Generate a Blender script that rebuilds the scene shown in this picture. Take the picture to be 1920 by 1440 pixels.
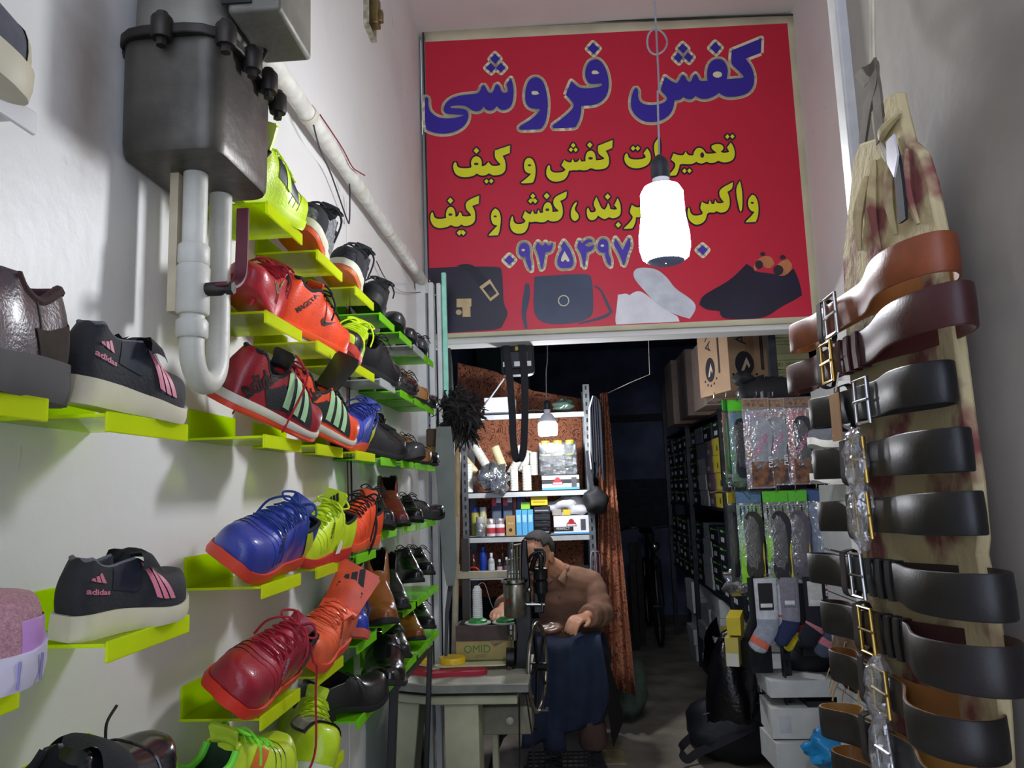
import bpy, bmesh, math, random
import numpy as np
from mathutils import Matrix, Vector, Euler
for _o in list(bpy.data.objects):
    bpy.data.objects.remove(_o)
SC = bpy.context.scene
COL = SC.collection
random.seed(7)
PI = math.pi
# ------------------------------------------------------------------ camera
FPX = 1440.0
CAM_Z = 1.40
_y = Vector(((1062 - 960) / FPX, -(915 - 720) / FPX, -1.0)).normalized()
_z = Vector((-0.033, 1.0, 0.0)); _z.z = -(_z.x * _y.x + _z.y * _y.y) / _y.z; _z.normalize()
_x = _y.cross(_z)
RW = Matrix((_x, _y, _z))                      # camera axes -> world axes
cam_data = bpy.data.cameras.new('camera')
cam = bpy.data.objects.new('camera', cam_data); COL.objects.link(cam)
cam.matrix_world = Matrix.Translation((0, 0, CAM_Z)) @ RW.to_4x4()
cam_data.sensor_fit = 'HORIZONTAL'; cam_data.sensor_width = 36.0
cam_data.lens = 36.0 * FPX / 1920.0
cam_data.clip_start = 0.02; cam_data.clip_end = 60
SC.camera = cam
# ------------------------------------------------------------------ world, exposure
SC.view_settings.view_transform = 'Standard'
SC.view_settings.look = 'None'
SC.view_settings.exposure = 0.38
SC.view_settings.gamma = 1.0
SC.view_settings.use_curve_mapping = False
world = bpy.data.worlds.new('world'); SC.world = world; world.use_nodes = True
_bg = world.node_tree.nodes['Background']
_bg.inputs[0].default_value = (0.72, 0.80, 1.0, 1); _bg.inputs[1].default_value = 2.2   # dusk in the street behind the camera
BULB_POWER = 122.0
BULB_POWER_BACK = 330.0
# ------------------------------------------------------------------ measuring helpers
def ray(px, py):
    return RW @ Vector(((px - 960) / FPX, -(py - 720) / FPX, -1.0))
def onY(px, py, Y):
    r = ray(px, py); return r * (Y / r.y) + Vector((0, 0, CAM_Z))
def onX(px, py, X):
    r = ray(px, py); return r * (X / r.x) + Vector((0, 0, CAM_Z))
def onZ(px, py, Z):
    r = ray(px, py); return r * ((Z - CAM_Z) / r.z) + Vector((0, 0, CAM_Z))
def rect(x0, y0, x1, y1, Y):
    a = onY(x0, (y0 + y1) / 2, Y); b = onY(x1, (y0 + y1) / 2, Y)
    t = onY((x0 + x1) / 2, y0, Y); d = onY((x0 + x1) / 2, y1, Y)
    return Vector(((a.x + b.x) / 2, Y, (t.z + d.z) / 2)), abs(b.x - a.x), abs(t.z - d.z)
# ------------------------------------------------------------------ materials
def lin(h):
    if not isinstance(h, str): return tuple(h)
    c = [int(h[i:i + 2], 16) / 255 for i in (0, 2, 4)]
    return tuple(x / 12.92 if x <= .04045 else ((x + .055) / 1.055) ** 2.4 for x in c)
_M = {}
def mat(name, col, rough=.5, metal=0, var=.12, scale=18., bump=0., bscale=120., coat=0, trans=0, ior=1.45, alpha=1, sheen=0, col2=None, spec=.5):
    if name in _M: return _M[name]
    m = bpy.data.materials.new(name); m.use_nodes = True; _M[name] = m
    nt = m.node_tree; N = nt.nodes; Lk = nt.links; b = N['Principled BSDF']
    c = lin(col); d = lin(col2) if col2 else tuple(x * (1 - var * 2) for x in c)
    tc = N.new('ShaderNodeTexCoord'); ns = N.new('ShaderNodeTexNoise'); ns.inputs['Scale'].default_value = scale; ns.inputs['Detail'].default_value = 4
    Lk.new(tc.outputs['Object'], ns.inputs['Vector'])
    rp = N.new('ShaderNodeValToRGB'); rp.color_ramp.elements[0].position = .35; rp.color_ramp.elements[1].position = .68
    rp.color_ramp.elements[0].color = (*d, 1); rp.color_ramp.elements[1].color = (*c, 1)
    Lk.new(ns.outputs['Fac'], rp.inputs['Fac']); Lk.new(rp.outputs['Color'], b.inputs['Base Color'])
    b.inputs['Roughness'].default_value = rough; b.inputs['Metallic'].default_value = metal
    b.inputs['Coat Weight'].default_value = coat; b.inputs['Coat Roughness'].default_value = .12
    b.inputs['Specular IOR Level'].default_value = spec
    b.inputs['Transmission Weight'].default_value = trans; b.inputs['IOR'].default_value = ior; b.inputs['Alpha'].default_value = alpha
    if sheen: b.inputs['Sheen Weight'].default_value = sheen
    if bump:
        n2 = N.new('ShaderNodeTexNoise'); n2.inputs['Scale'].default_value = bscale; n2.inputs['Detail'].default_value = 3
        Lk.new(tc.outputs['Object'], n2.inputs['Vector'])
        bp = N.new('ShaderNodeBump'); bp.inputs['Strength'].default_value = bump; bp.inputs['Distance'].default_value = .004
        Lk.new(n2.outputs['Fac'], bp.inputs['Height']); Lk.new(bp.outputs['Normal'], b.inputs['Normal'])
    return m
def film(name, tint, alpha, rough=.08):
    """thin clear plastic: mostly see-through, with a sharp sheen"""
    if name in _M: return _M[name]
    m = bpy.data.materials.new(name); m.use_nodes = True; _M[name] = m
    nt = m.node_tree; N = nt.nodes; Lk = nt.links; N.remove(N['Principled BSDF']); out = N['Material Output']
    t = N.new('ShaderNodeBsdfTransparent'); t.inputs[0].default_value = (*lin(tint), 1)
    g = N.new('ShaderNodeBsdfGlossy'); g.inputs['Roughness'].default_value = rough; g.inputs[0].default_value = (.9, .9, .9, 1)
    d = N.new('ShaderNodeBsdfDiffuse'); d.inputs[0].default_value = (*lin(tint), 1)
    a = N.new('ShaderNodeMixShader'); a.inputs[0].default_value = .72; Lk.new(d.outputs[0], a.inputs[1]); Lk.new(g.outputs[0], a.inputs[2])
    x = N.new('ShaderNodeMixShader'); x.inputs[0].default_value = alpha; Lk.new(t.outputs[0], x.inputs[1]); Lk.new(a.outputs[0], x.inputs[2])
    tc = N.new('ShaderNodeTexCoord'); ns = N.new('ShaderNodeTexNoise'); ns.inputs['Scale'].default_value = 60
    Lk.new(tc.outputs['Object'], ns.inputs['Vector']); bp = N.new('ShaderNodeBump'); bp.inputs['Strength'].default_value = .8; bp.inputs['Distance'].default_value = .01
    Lk.new(ns.outputs['Fac'], bp.inputs['Height']); Lk.new(bp.outputs['Normal'], g.inputs['Normal'])
    Lk.new(x.outputs[0], out.inputs['Surface']); return m
def acrylic(name, col, tr, fac=.42):
    if name in _M: return _M[name]
    m = bpy.data.materials.new(name); m.use_nodes = True; _M[name] = m
    nt = m.node_tree; N = nt.nodes; Lk = nt.links; N.remove(N['Principled BSDF']); out = N['Material Output']
    t = N.new('ShaderNodeBsdfTransparent'); t.inputs[0].default_value = (*lin(tr), 1)
    d = N.new('ShaderNodeBsdfDiffuse'); d.inputs[0].default_value = (*lin(col), 1)
    l = N.new('ShaderNodeBsdfTranslucent'); l.inputs[0].default_value = (*lin(col), 1)
    g = N.new('ShaderNodeBsdfGlossy'); g.inputs['Roughness'].default_value = .06; g.inputs[0].default_value = (.8, .8, .8, 1)
    a = N.new('ShaderNodeMixShader'); a.inputs[0].default_value = .62; Lk.new(d.outputs[0], a.inputs[1]); Lk.new(l.outputs[0], a.inputs[2])
    b = N.new('ShaderNodeMixShader'); b.inputs[0].default_value = fac; Lk.new(a.outputs[0], b.inputs[1]); Lk.new(t.outputs[0], b.inputs[2])
    fr = N.new('ShaderNodeFresnel'); fr.inputs[0].default_value = 1.06
    c = N.new('ShaderNodeMixShader'); Lk.new(fr.outputs[0], c.inputs[0]); Lk.new(b.outputs[0], c.inputs[1]); Lk.new(g.outputs[0], c.inputs[2])
    Lk.new(c.outputs[0], out.inputs['Surface']); return m
def emit(name, col, s):
    if name in _M: return _M[name]
    m = bpy.data.materials.new(name); m.use_nodes = True; _M[name] = m
    nt = m.node_tree; N = nt.nodes; N.remove(N['Principled BSDF'])
    e = N.new('ShaderNodeEmission'); e.inputs[0].default_value = (*col, 1); e.inputs[1].default_value = s
    nt.links.new(e.outputs[0], N['Material Output'].inputs['Surface']); return m
# ------------------------------------------------------------------ mesh builder
def pchip(xs, ys):
    xs = np.array(xs, float); ys = np.array(ys, float); h = np.diff(xs); d = np.diff(ys) / h; m = np.zeros_like(ys)
    m[0] = d[0]; m[-1] = d[-1]
    for i in range(1, len(xs) - 1):
        if d[i - 1] * d[i] > 0:
            w1 = 2 * h[i] + h[i - 1]; w2 = h[i] + 2 * h[i - 1]; m[i] = (w1 + w2) / (w1 / d[i - 1] + w2 / d[i])
    def f(x):
        x = min(max(x, xs[0]), xs[-1]); i = min(max(int(np.searchsorted(xs, x)) - 1, 0), len(xs) - 2)
        t = (x - xs[i]) / h[i]; a = 1 - t
        return float(ys[i] * (1 + 2 * t) * a * a + h[i] * m[i] * t * a * a + ys[i + 1] * t * t * (3 - 2 * t) - h[i] * m[i + 1] * t * t * a)
    return f
def crom(pts, n=6, closed=False):
    P = [Vector(p) for p in pts]; out = []; k = len(P)
    for i in range(k if closed else k - 1):
        if closed: a, b, c, d = P[(i - 1) % k], P[i], P[(i + 1) % k], P[(i + 2) % k]
        else: a, b, c, d = P[max(i - 1, 0)], P[i], P[i + 1], P[min(i + 2, k - 1)]
        for j in range(n):
            t = j / n
            out.append(.5 * ((2 * b) + (c - a) * t + (2 * a - 5 * b + 4 * c - d) * t * t + (3 * b - a - 3 * c + d) * t ** 3))
    if not closed: out.append(P[-1])
    return out
class MB:
    def __init__(s): s.v = []; s.f = []
    def add(s, V, F, M=None):
        o = len(s.v)
        for p in V:
            p = Vector(p)
            if len(p) == 2: p = Vector((p.x, p.y, 0))
            s.v.append(M @ p if M is not None else p)
        s.f += [tuple(i + o for i in f) for f in F]; return s
    def box(s, c, d, M=None):
        x, y, z = d[0] / 2, d[1] / 2, d[2] / 2
        V = [Vector(c) + Vector((a * x, b * y, e * z)) for a in (-1, 1) for b in (-1, 1) for e in (-1, 1)]
        return s.add(V, [(0, 1, 3, 2), (4, 6, 7, 5), (0, 4, 5, 1), (2, 3, 7, 6), (0, 2, 6, 4), (1, 5, 7, 3)], M)
    def loft(s, rings, closed=True, cap=True, M=None):
        n = len(rings[0]); V = [p for r in rings for p in r]; F = []
        for i in range(len(rings) - 1):
            for j in range(n if closed else n - 1):
                a = i * n + j; b = i * n + (j + 1) % n; F.append((a, b, b + n, a + n))
        if cap and closed:
            F.append(tuple(range(n))[::-1]); F.append(tuple((len(rings) - 1) * n + j for j in range(n)))
        return s.add(V, F, M)
    def lathe(s, prof, n=20, M=None, cap=True):
        return s.loft([[Vector((r * math.cos(2 * PI * j / n), r * math.sin(2 * PI * j / n), z)) for j in range(n)] for r, z in prof], True, cap, M)
    def tube(s, pts, r, n=8, M=None, flat=1., cap=True):
        P = [Vector(p) for p in pts]; R = r if isinstance(r, (list, tuple)) else [r] * len(P); rings = []
        t = (P[1] - P[0]).normalized(); nrm = t.orthogonal().normalized()
        for i, p in enumerate(P):
            t = (P[min(i + 1, len(P) - 1)] - P[max(i - 1, 0)])
            if t.length < 1e-9: t = Vector((0, 0, 1))
            t.normalize(); nrm = (nrm - t * nrm.dot(t))
            nrm = nrm.normalized() if nrm.length > 1e-6 else t.orthogonal().normalized()
            b = t.cross(nrm)
            rings.append([p + (nrm * math.cos(2 * PI * j / n) + b * math.sin(2 * PI * j / n) * flat) * R[i] for j in range(n)])
        return s.loft(rings, True, cap, M)
    def ribbon(s, pts, wdir, w, th=.002, M=None):
        """flat strap along pts; wdir = width direction (one vector or one per point)"""
        P = [Vector(p) for p in pts]; rings = []
        for i, p in enumerate(P):
            t = (P[min(i + 1, len(P) - 1)] - P[max(i - 1, 0)]).normalized()
            wd = Vector(wdir[i]) if isinstance(wdir, list) else Vector(wdir)
            wd = (wd - t * wd.dot(t)).normalized(); nn = t.cross(wd)
            ww = w[i] if isinstance(w, (list, tuple)) else w
            rings.append([p + wd * ww / 2 + nn * th / 2, p - wd * ww / 2 + nn * th / 2, p - wd * ww / 2 - nn * th / 2, p + wd * ww / 2 - nn * th / 2])
        return s.loft(rings, True, True, M)
    def ell(s, c, r, nu=14, nv=9, M=None):
        c = Vector(c); rings = []
        for i in range(nv + 1):
            a = -PI / 2 + PI * (i + .08 * (1 if i == 0 else (-1 if i == nv else 0))) / nv
            rings.append([c + Vector((r[0] * math.cos(a) * math.cos(2 * PI * j / nu), r[1] * math.cos(a) * math.sin(2 * PI * j / nu), r[2] * math.sin(a))) for j in range(nu)])
        return s.loft(rings, True, True, M)
    def prism(s, poly, z0, z1, M=None):
        n = len(poly); V = [Vector((p[0], p[1], z0)) for p in poly] + [Vector((p[0], p[1], z1)) for p in poly]
        F = [tuple(range(n))[::-1], tuple(range(n, 2 * n))] + [(i, (i + 1) % n, (i + 1) % n + n, i + n) for i in range(n)]
        return s.add(V, F, M)
    def build(s, name, m, parent=None, ang=40, bevel=0, sub=0, solid=0, tri=False):
        me = bpy.data.meshes.new(name); me.from_pydata([tuple(p) for p in s.v], [], s.f)
        bm = bmesh.new(); bm.from_mesh(me)
        bmesh.ops.recalc_face_normals(bm, faces=bm.faces[:])
        big = [f for f in bm.faces if len(f.verts) > 4]
        if big: bmesh.ops.triangulate(bm, faces=big)
        bm.to_mesh(me); bm.free()
        me.polygons.foreach_set('use_smooth', [True] * len(me.polygons)); me.set_sharp_from_angle(angle=math.radians(ang))
        me.materials.append(m); o = bpy.data.objects.new(name, me); COL.objects.link(o)
        if parent is not None: o.parent = parent
        if solid:
            q = o.modifiers.new('solid', 'SOLIDIFY'); q.thickness = solid; q.offset = 0
        if bevel:
            q = o.modifiers.new('bevel', 'BEVEL'); q.width = bevel; q.segments = 2; q.limit_method = 'ANGLE'; q.angle_limit = .7
        if sub:
            q = o.modifiers.new('subsurf', 'SUBSURF'); q.levels = sub; q.render_levels = sub
        return o
def tag(o, label, cat, group=None, kind=None):
    o['label'] = label; o['category'] = cat
    if group: o['group'] = group
    if kind: o['kind'] = kind
    return o
def thing(name, label, cat, M=None, group=None):
    o = bpy.data.objects.new(name, None); COL.objects.link(o); o.empty_display_size = .05
    if M is not None:
        o.matrix_world = M if isinstance(M, Matrix) else Matrix.Translation(Vector(M))
    return tag(o, label, cat, group)
def struct(name, mb, m, **k):
    o = mb.build(name, m, **k); o['kind'] = 'structure'; o['label'] = name.replace('_', ' '); return o
def lab(o, s): o['label'] = s; return o
def copy_tree(root, M, label=None, group=None):
    r = root.copy(); COL.objects.link(r); r.matrix_world = M
    if label: r['label'] = label
    if group: r['group'] = group
    for ch in list(root.children):
        c = ch.copy(); COL.objects.link(c); c.parent = r
        for g in list(ch.children):
            d = g.copy(); COL.objects.link(d); d.parent = c
    return r
def T(x, y=None, z=None): return Matrix.Translation(Vector(x) if y is None else Vector((x, y, z)))
def Rx(a): return Matrix.Rotation(math.radians(a), 4, 'X')
def Ry(a): return Matrix.Rotation(math.radians(a), 4, 'Y')
def Rz(a): return Matrix.Rotation(math.radians(a), 4, 'Z')
FRONT = Rx(90)                                   # a flat drawing (x right, y up) turned to face the camera side (-Y)
def basis(x, y, o):                              # matrix with given x and y axes
    x = Vector(x).normalized(); y = Vector(y); y = (y - x * y.dot(x)).normalized(); z = x.cross(y)
    m = Matrix((x, y, z)).transposed().to_4x4(); m.translation = Vector(o); return m
_dg = lambda: bpy.context.evaluated_depsgraph_get()
def curve_mesh(cu):
    o = bpy.data.objects.new('tmp', cu); COL.objects.link(o); bpy.context.view_layer.update()
    me = bpy.data.meshes.new_from_object(o.evaluated_get(_dg())); V = [v.co.copy() for v in me.vertices]; F = [tuple(p.vertices) for p in me.polygons]
    bpy.data.objects.remove(o); bpy.data.curves.remove(cu); bpy.data.meshes.remove(me); return V, F
_txt = {}
def text_geo(s, bold=0.0, spacing=1.0):
    k = (s, bold, spacing)
    if k not in _txt:
        cu = bpy.data.curves.new('t', 'FONT'); cu.body = s; cu.size = 1; cu.align_x = 'CENTER'; cu.align_y = 'CENTER'; cu.resolution_u = 3
        cu.offset = bold; cu.space_character = spacing; cu.fill_mode = 'FRONT'
        _txt[k] = curve_mesh(cu)
    return _txt[k]
def poly_geo(polys, off=0., ext=.0005):
    cu = bpy.data.curves.new('p', 'CURVE'); cu.dimensions = '2D'; cu.fill_mode = 'BOTH'; cu.extrude = ext; cu.offset = off
    for P in polys:
        sp = cu.splines.new('POLY'); sp.points.add(len(P) - 1); sp.use_cyclic_u = True
        for q, p in zip(sp.points, P): q.co = (p[0], p[1], 0, 1)
    return curve_mesh(cu)
def put_text(s, size, M, name, m, parent, bold=0., sx=1., spacing=1.0):
    """lettering as a thin mesh, centred on M, in M's xy plane"""
    V, F = text_geo(s, bold, spacing)
    return MB().add([Vector((v.x * size * sx, v.y * size, 0)) for v in V], F, M).build(name, m, parent)
def chaikin(P, n=2, sharp=62):
    P = [Vector(p) for p in P]; C = [False] * len(P)
    for i in range(len(P)):
        a = P[i] - P[i - 1]; b = P[(i + 1) % len(P)] - P[i]
        C[i] = a.length > 0 and b.length > 0 and abs(a.angle_signed(b)) > math.radians(sharp)
    for _ in range(n):
        Q = []; D = []; k = len(P)
        for i in range(k):
            if C[i]: Q.append(P[i]); D.append(True)
            else:
                Q.append(P[i].lerp(P[i - 1], .25)); D.append(False); Q.append(P[i].lerp(P[(i + 1) % k], .25)); D.append(False)
        P, C = Q, D
    return P
def circ(cx, cy, rx, ry=None, n=16):
    ry = ry or rx; return [Vector((cx + rx * math.cos(2 * PI * i / n), cy + ry * math.sin(2 * PI * i / n))) for i in range(n)]
# ------------------------------------------------------------------ the shop shell
LW = -0.58; LIP = LW + .12; RWX = 1.10; JX = 0.40; JY = 0.985; LINY = 3.29; CEIL = 3.49
def plaster(name, c, dirt, smudge=.35):
    if name in _M: return _M[name]
    m = bpy.data.materials.new(name); m.use_nodes = True; _M[name] = m
    nt = m.node_tree; N = nt.nodes; L = nt.links; b = N['Principled BSDF']; b.inputs['Roughness'].default_value = .75
    tc = N.new('ShaderNodeTexCoord')
    def nz(s, d, lo, hi, sy=1.):
        mp = N.new('ShaderNodeMapping'); mp.inputs['Scale'].default_value = (1, 1, sy); L.new(tc.outputs['Object'], mp.inputs[0])
        n = N.new('ShaderNodeTexNoise'); n.inputs['Scale'].default_value = s; n.inputs['Detail'].default_value = d; L.new(mp.outputs[0], n.inputs['Vector'])
        r = N.new('ShaderNodeMapRange'); r.inputs[1].default_value = lo; r.inputs[2].default_value = hi; L.new(n.outputs['Fac'], r.inputs[0]); return r.outputs[0]
    mx = N.new('ShaderNodeMix'); mx.data_type = 'RGBA'; mx.inputs[6].default_value = (*lin(c), 1); mx.inputs[7].default_value = (*lin(dirt), 1)
    k = N.new('ShaderNodeMath'); k.operation = 'MULTIPLY'; k.inputs[1].default_value = smudge; L.new(nz(2.2, 6, .45, .8), k.inputs[0]); L.new(k.outputs[0], mx.inputs[0])
    m2 = N.new('ShaderNodeMix'); m2.data_type = 'RGBA'; m2.inputs[7].default_value = (.12, .11, .1, 1); L.new(mx.outputs[2], m2.inputs[6])
    k2 = N.new('ShaderNodeMath'); k2.operation = 'MULTIPLY'; k2.inputs[1].default_value = .5; L.new(nz(38, 2, .74, .78, .3), k2.inputs[0]); L.new(k2.outputs[0], m2.inputs[0])
    L.new(m2.outputs[2], b.inputs['Base Color'])
    n3 = N.new('ShaderNodeTexNoise'); n3.inputs['Scale'].default_value = 30; n3.inputs['Detail'].default_value = 5; L.new(tc.outputs['Object'], n3.inputs['Vector'])
    bp = N.new('ShaderNodeBump'); bp.inputs['Strength'].default_value = .25; bp.inputs['Distance'].default_value = .004; L.new(n3.outputs['Fac'], bp.inputs['Height']); L.new(bp.outputs[0], b.inputs['Normal'])
    return m
M_WALL = plaster('white_plaster', 'dcdad8', 'a8a298')
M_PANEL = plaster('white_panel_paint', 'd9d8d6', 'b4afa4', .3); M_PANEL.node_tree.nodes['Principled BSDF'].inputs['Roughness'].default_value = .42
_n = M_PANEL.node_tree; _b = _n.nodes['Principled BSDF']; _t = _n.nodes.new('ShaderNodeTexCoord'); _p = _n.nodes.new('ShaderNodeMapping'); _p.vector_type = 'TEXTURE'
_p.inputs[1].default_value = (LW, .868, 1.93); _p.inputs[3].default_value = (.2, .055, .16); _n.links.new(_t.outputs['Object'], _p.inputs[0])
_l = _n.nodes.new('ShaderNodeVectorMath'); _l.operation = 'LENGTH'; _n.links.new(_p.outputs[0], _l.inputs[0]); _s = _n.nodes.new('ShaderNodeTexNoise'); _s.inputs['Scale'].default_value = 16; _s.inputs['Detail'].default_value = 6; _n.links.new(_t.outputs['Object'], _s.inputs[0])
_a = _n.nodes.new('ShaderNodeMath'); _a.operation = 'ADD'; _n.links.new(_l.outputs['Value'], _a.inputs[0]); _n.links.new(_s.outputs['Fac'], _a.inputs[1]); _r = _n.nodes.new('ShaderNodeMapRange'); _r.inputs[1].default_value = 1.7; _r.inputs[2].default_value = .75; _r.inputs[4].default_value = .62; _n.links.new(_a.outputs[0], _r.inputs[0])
_m = _n.nodes.new('ShaderNodeMix'); _m.data_type = 'RGBA'; _m.inputs[7].default_value = (*lin('6a5540'), 1); _n.links.new(_b.inputs['Base Color'].links[0].from_socket, _m.inputs[6]); _n.links.new(_r.outputs[0], _m.inputs[0]); _n.links.new(_m.outputs[2], _b.inputs['Base Color'])   # old grime beside the meter, its shadow painted into the same brown patch
M_JAMB = plaster('grimy_plaster', '9a9288', '5c564e', .75)
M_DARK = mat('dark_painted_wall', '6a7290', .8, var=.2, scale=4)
M_CEIL = plaster('ceiling_plaster', 'd8d0cc', 'b5a8a0', .3)
def floor_mat():
    m = mat('concrete_floor', 'aba292', .8, var=.25, scale=3.5, bump=.3, bscale=40); return m
s = MB(); s.box((.4, 3.8, -.05), (3.1, 10.4, .1)); struct('floor', s, floor_mat())
s = MB(); s.box((LW - .06, 1.37, 1.75), (.1, 3.84, 3.5)); struct('wall_left', s, M_WALL)
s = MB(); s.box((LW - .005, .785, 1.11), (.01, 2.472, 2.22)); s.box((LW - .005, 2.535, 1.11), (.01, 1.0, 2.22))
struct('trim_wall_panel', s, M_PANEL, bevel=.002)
s = MB(); s.box((RWX + .05, 2.2, 1.75), (.1, 2.5, 3.5)); struct('wall_right', s, M_WALL)
s = MB(); s.box(((JX + RWX + .1) / 2, JY / 2 - .225, 1.75), (RWX + .1 - JX, JY + .45, 3.5)); struct('wall_front_right', s, M_JAMB, bevel=.006)
s = MB(); s.box(((LW + RWX) / 2, 1.95, CEIL + .05), (RWX - LW + .3, 4.8, .1)); struct('ceiling', s, M_CEIL)
s = MB(); s.box(((LW + RWX) / 2, LINY + .06, (2.04 + CEIL) / 2), (RWX - LW + .02, .12, CEIL - 2.04)); struct('wall_lintel', s, M_WALL, bevel=.004)
s = MB(); s.box((-.9, 6.05, 1.5), (.1, 5.4, 3.0)); s.box((-.76, 3.37, 1.6), (.26, .16, 3.2)); struct('wall_back_left', s, M_DARK)
s = MB(); s.box((.45, 8.75, 1.5), (2.8, .1, 3.0)); struct('wall_back', s, M_DARK)
s = MB(); s.box((1.8, 6.05, 1.5), (.1, 5.4, 3.0)); s.box((1.45, 3.40, 1.5), (.7, .1, 3.0)); struct('wall_back_right', s, M_DARK)
s = MB(); s.box((.45, 6.05, 3.0), (2.8, 5.4, .1)); struct('ceiling_back', s, M_DARK)
s = MB(); s.box((.75, 8.66, 1.42), (.9, .06, .1)); s.box((.75, 8.68, 1.15), (.86, .03, .42)); s.box((.75, 8.66, 2.15), (.9, .06, .08)); struct('trim_back_rail', s, mat('worn_grey_board', '3c3d45', .8, var=.2))
# grey beaded edge of the jamb and the pole of the roller door
s = MB(); s.box((JX - .004, JY + .008, 1.75), (.02, .03, 3.5)); s.box((JX + .02, JY + .03, 1.75), (.03, .02, 3.5)); struct('trim_jamb_edge', s, mat('pale_edge_bead', 'c4c2bf', .5), bevel=.003)
# the frame at the far end of the left wall
s = MB()
for x, w in ((-.57, .05), (-.53, .028), (-.50, .022)): s.box((x + .005, 3.06 + (x + .57) * .5, 1.13), (w * .8, .05, 2.26))
struct('trim_door_frame', s, mat('white_frame_paint', 'cfd2d2', .4, var=.06), bevel=.004)
s = MB(); s.box((-.475, 3.1, 2.0), (.02, .02, .62)); o = struct('trim_mint_strip', s, mat('mint_plastic', '9fe6d0', .35), bevel=.004)
# ------------------------------------------------------------------ hanging lamps
M_HOT = emit('lit_diffuser', (.92, .95, 1.0), BULB_POWER)
M_HOT2 = emit('lit_diffuser_of_back_lamp', (.95, .96, 1.0), BULB_POWER_BACK)
M_LAMPW = mat('white_lamp_plastic', 'e8e8ec', .35, var=.03)
def lamp(px, py, Y, R, label, hot, wire, loop, sz, big):
    p = onY(px, py, Y); t = thing('hanging_lamp', label, 'lamp', p)
    s = MB(); s.lathe([(R * .72, -R * 1.55), (R * .9, -R * 1.4), (R * 1.0, -R * 1.0), (R * .98, -R * .5), (R * .86, R * .3), (R * .84, R * 1.2), (R * .7, R * 1.45)] if big else
        [(R * .72, -R * 1.0), (R * .93, -R * .9), (R, -R * .5), (R, R * .25), (R * .92, R * .4)], 20, cap=False)
    s.build('diffuser', hot, t); e0 = 1.55 if big else 1.0; e1 = 1.45 if big else .4
    s = MB(); s.lathe([(R * .73, -R * e0 - .0006), (R * .6, -R * e0 - .004), (0.001, -R * e0 - .005)], 20, cap=False); s.build('end_cap', mat('grey_lamp_plastic', '8089b0', .4), t)
    s = MB(); s.lathe([(R * .70, R * 1.45), (R * .34, R * 1.55), (R * .34, R * 1.85)] if big else [(R * .92, R * .4), (R * .9, R * .7), (R * .6, R * 1.2), (R * .34, R * 1.45), (R * .34, R * 1.85)], 24)
    s.build('housing', M_LAMPW, t)
    s = MB(); s.lathe([(R * .34, R * 1.8), (R * .38, R * 1.9), (R * .38, R * 2.4), (R * .3, R * 2.6), (.006, R * 2.8)], 18); s.build('socket', mat('black_socket_plastic', '23262e', .45), t)
    s = MB(); top = wire[-1]
    s.tube(crom([Vector((0, 0, R * 2.7))] + [Vector(w) - p for w in wire], 6), sz, 6)
    if loop:
        c = Vector(loop) - p; s.tube([c + Vector((.022 * math.cos(a), .004 * math.sin(2 * a), .03 * math.sin(a))) for a in np.linspace(0, 2 * PI * .97, 20)], sz, 6)
    s.build('cord', mat('grey_flex', '8d8d94', .5), t)
    return t
_b = onY(1244, 440, 1.92)
lamp(1244, 418, 1.62, .055, 'large glowing bulb hanging in front of the red banner', M_HOT, [onY(1233, 180, 1.62), onY(1231, 70, 1.62), (onY(1229, 0, 1.62).x, 1.62, CEIL)], onY(1232, 78, 1.62), .0023, True)
lamp(1027, 800, 4.02, .050, 'smaller lit bulb hanging in front of the cluttered metal shelves', M_HOT2, [onY(1024, 700, 4.02), onY(1026, 640, 4.02), (onY(1026, 640, 4.02).x, 4.02, 2.95)], None, .0028, False)
# ------------------------------------------------------------------ the printed banner above the passage
def _plane(a, b, c):
    n = (b - a).cross(c - a).normalized()
    return a, (n if n.y < 0 else -n)
_TL = onY(797, 57, 3.235); _TR = onY(1501, 30, 3.265); _BL = onY(808, 627, 3.235)
B_O, B_N = _plane(_TL, _TR, _BL)
def bp(px, py, lift=0.):
    r = ray(px, py); c = Vector((0, 0, CAM_Z)); k = (B_O - c).dot(B_N) / r.dot(B_N); return c + r * k + B_N * lift
banner = thing('shop_banner', 'large red printed vinyl banner with blue and yellow Persian lettering above the passage', 'banner', B_O)
BI = Matrix.Translation(-B_O)
def sheet(name, corners, lift, m, wav=.0, n=24):
    s = MB(); V = []; F = []
    for i in range(n + 1):
        for j in range(n + 1):
            u, v = i / n, j / n
            q = [(1 - u) * (1 - v), u * (1 - v), u * v, (1 - u) * v]
            x = sum(k * c[0] for k, c in zip(q, corners)); y = sum(k * c[1] for k, c in zip(q, corners))
            V.append(bp(x, y, lift + wav * (math.sin(9 * u + 3 * v) * .5 + math.sin(17 * v - 4 * u) * .5)))
    for i in range(n):
        for j in range(n):
            a = i * (n + 1) + j; F.append((a, a + 1, a + n + 2, a + n + 1))
    return s.add(V, F, BI).build(name, m, banner)
_bm = mat('cream_vinyl', 'd9d3b4', .5, var=.1, scale=6)
o = sheet('vinyl_sheet', [(797, 56), (1501, 30), (1546, 603), (809, 634)], 0., _bm)
q = o.modifiers.new('solid', 'SOLIDIFY'); q.thickness = .002; q.offset = -1
sheet('red_print', [(797, 79), (1476, 44), (1523, 593), (807, 627)], .0016, mat('red_print', 'c41f3a', .42, var=.03, scale=3, bump=.15, bscale=7))
s = MB()
for (a, b) in (((797, 50), (1503, 26)), ((793, 57), (806, 628)), ((1505, 30), (1549, 600))):
    s.tube([bp(*a, -.004), bp(*b, -.004)], .004, 6, BI)
s.build('edge_cord', mat('black_edge_line', '3c3428', .8), banner)
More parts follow.
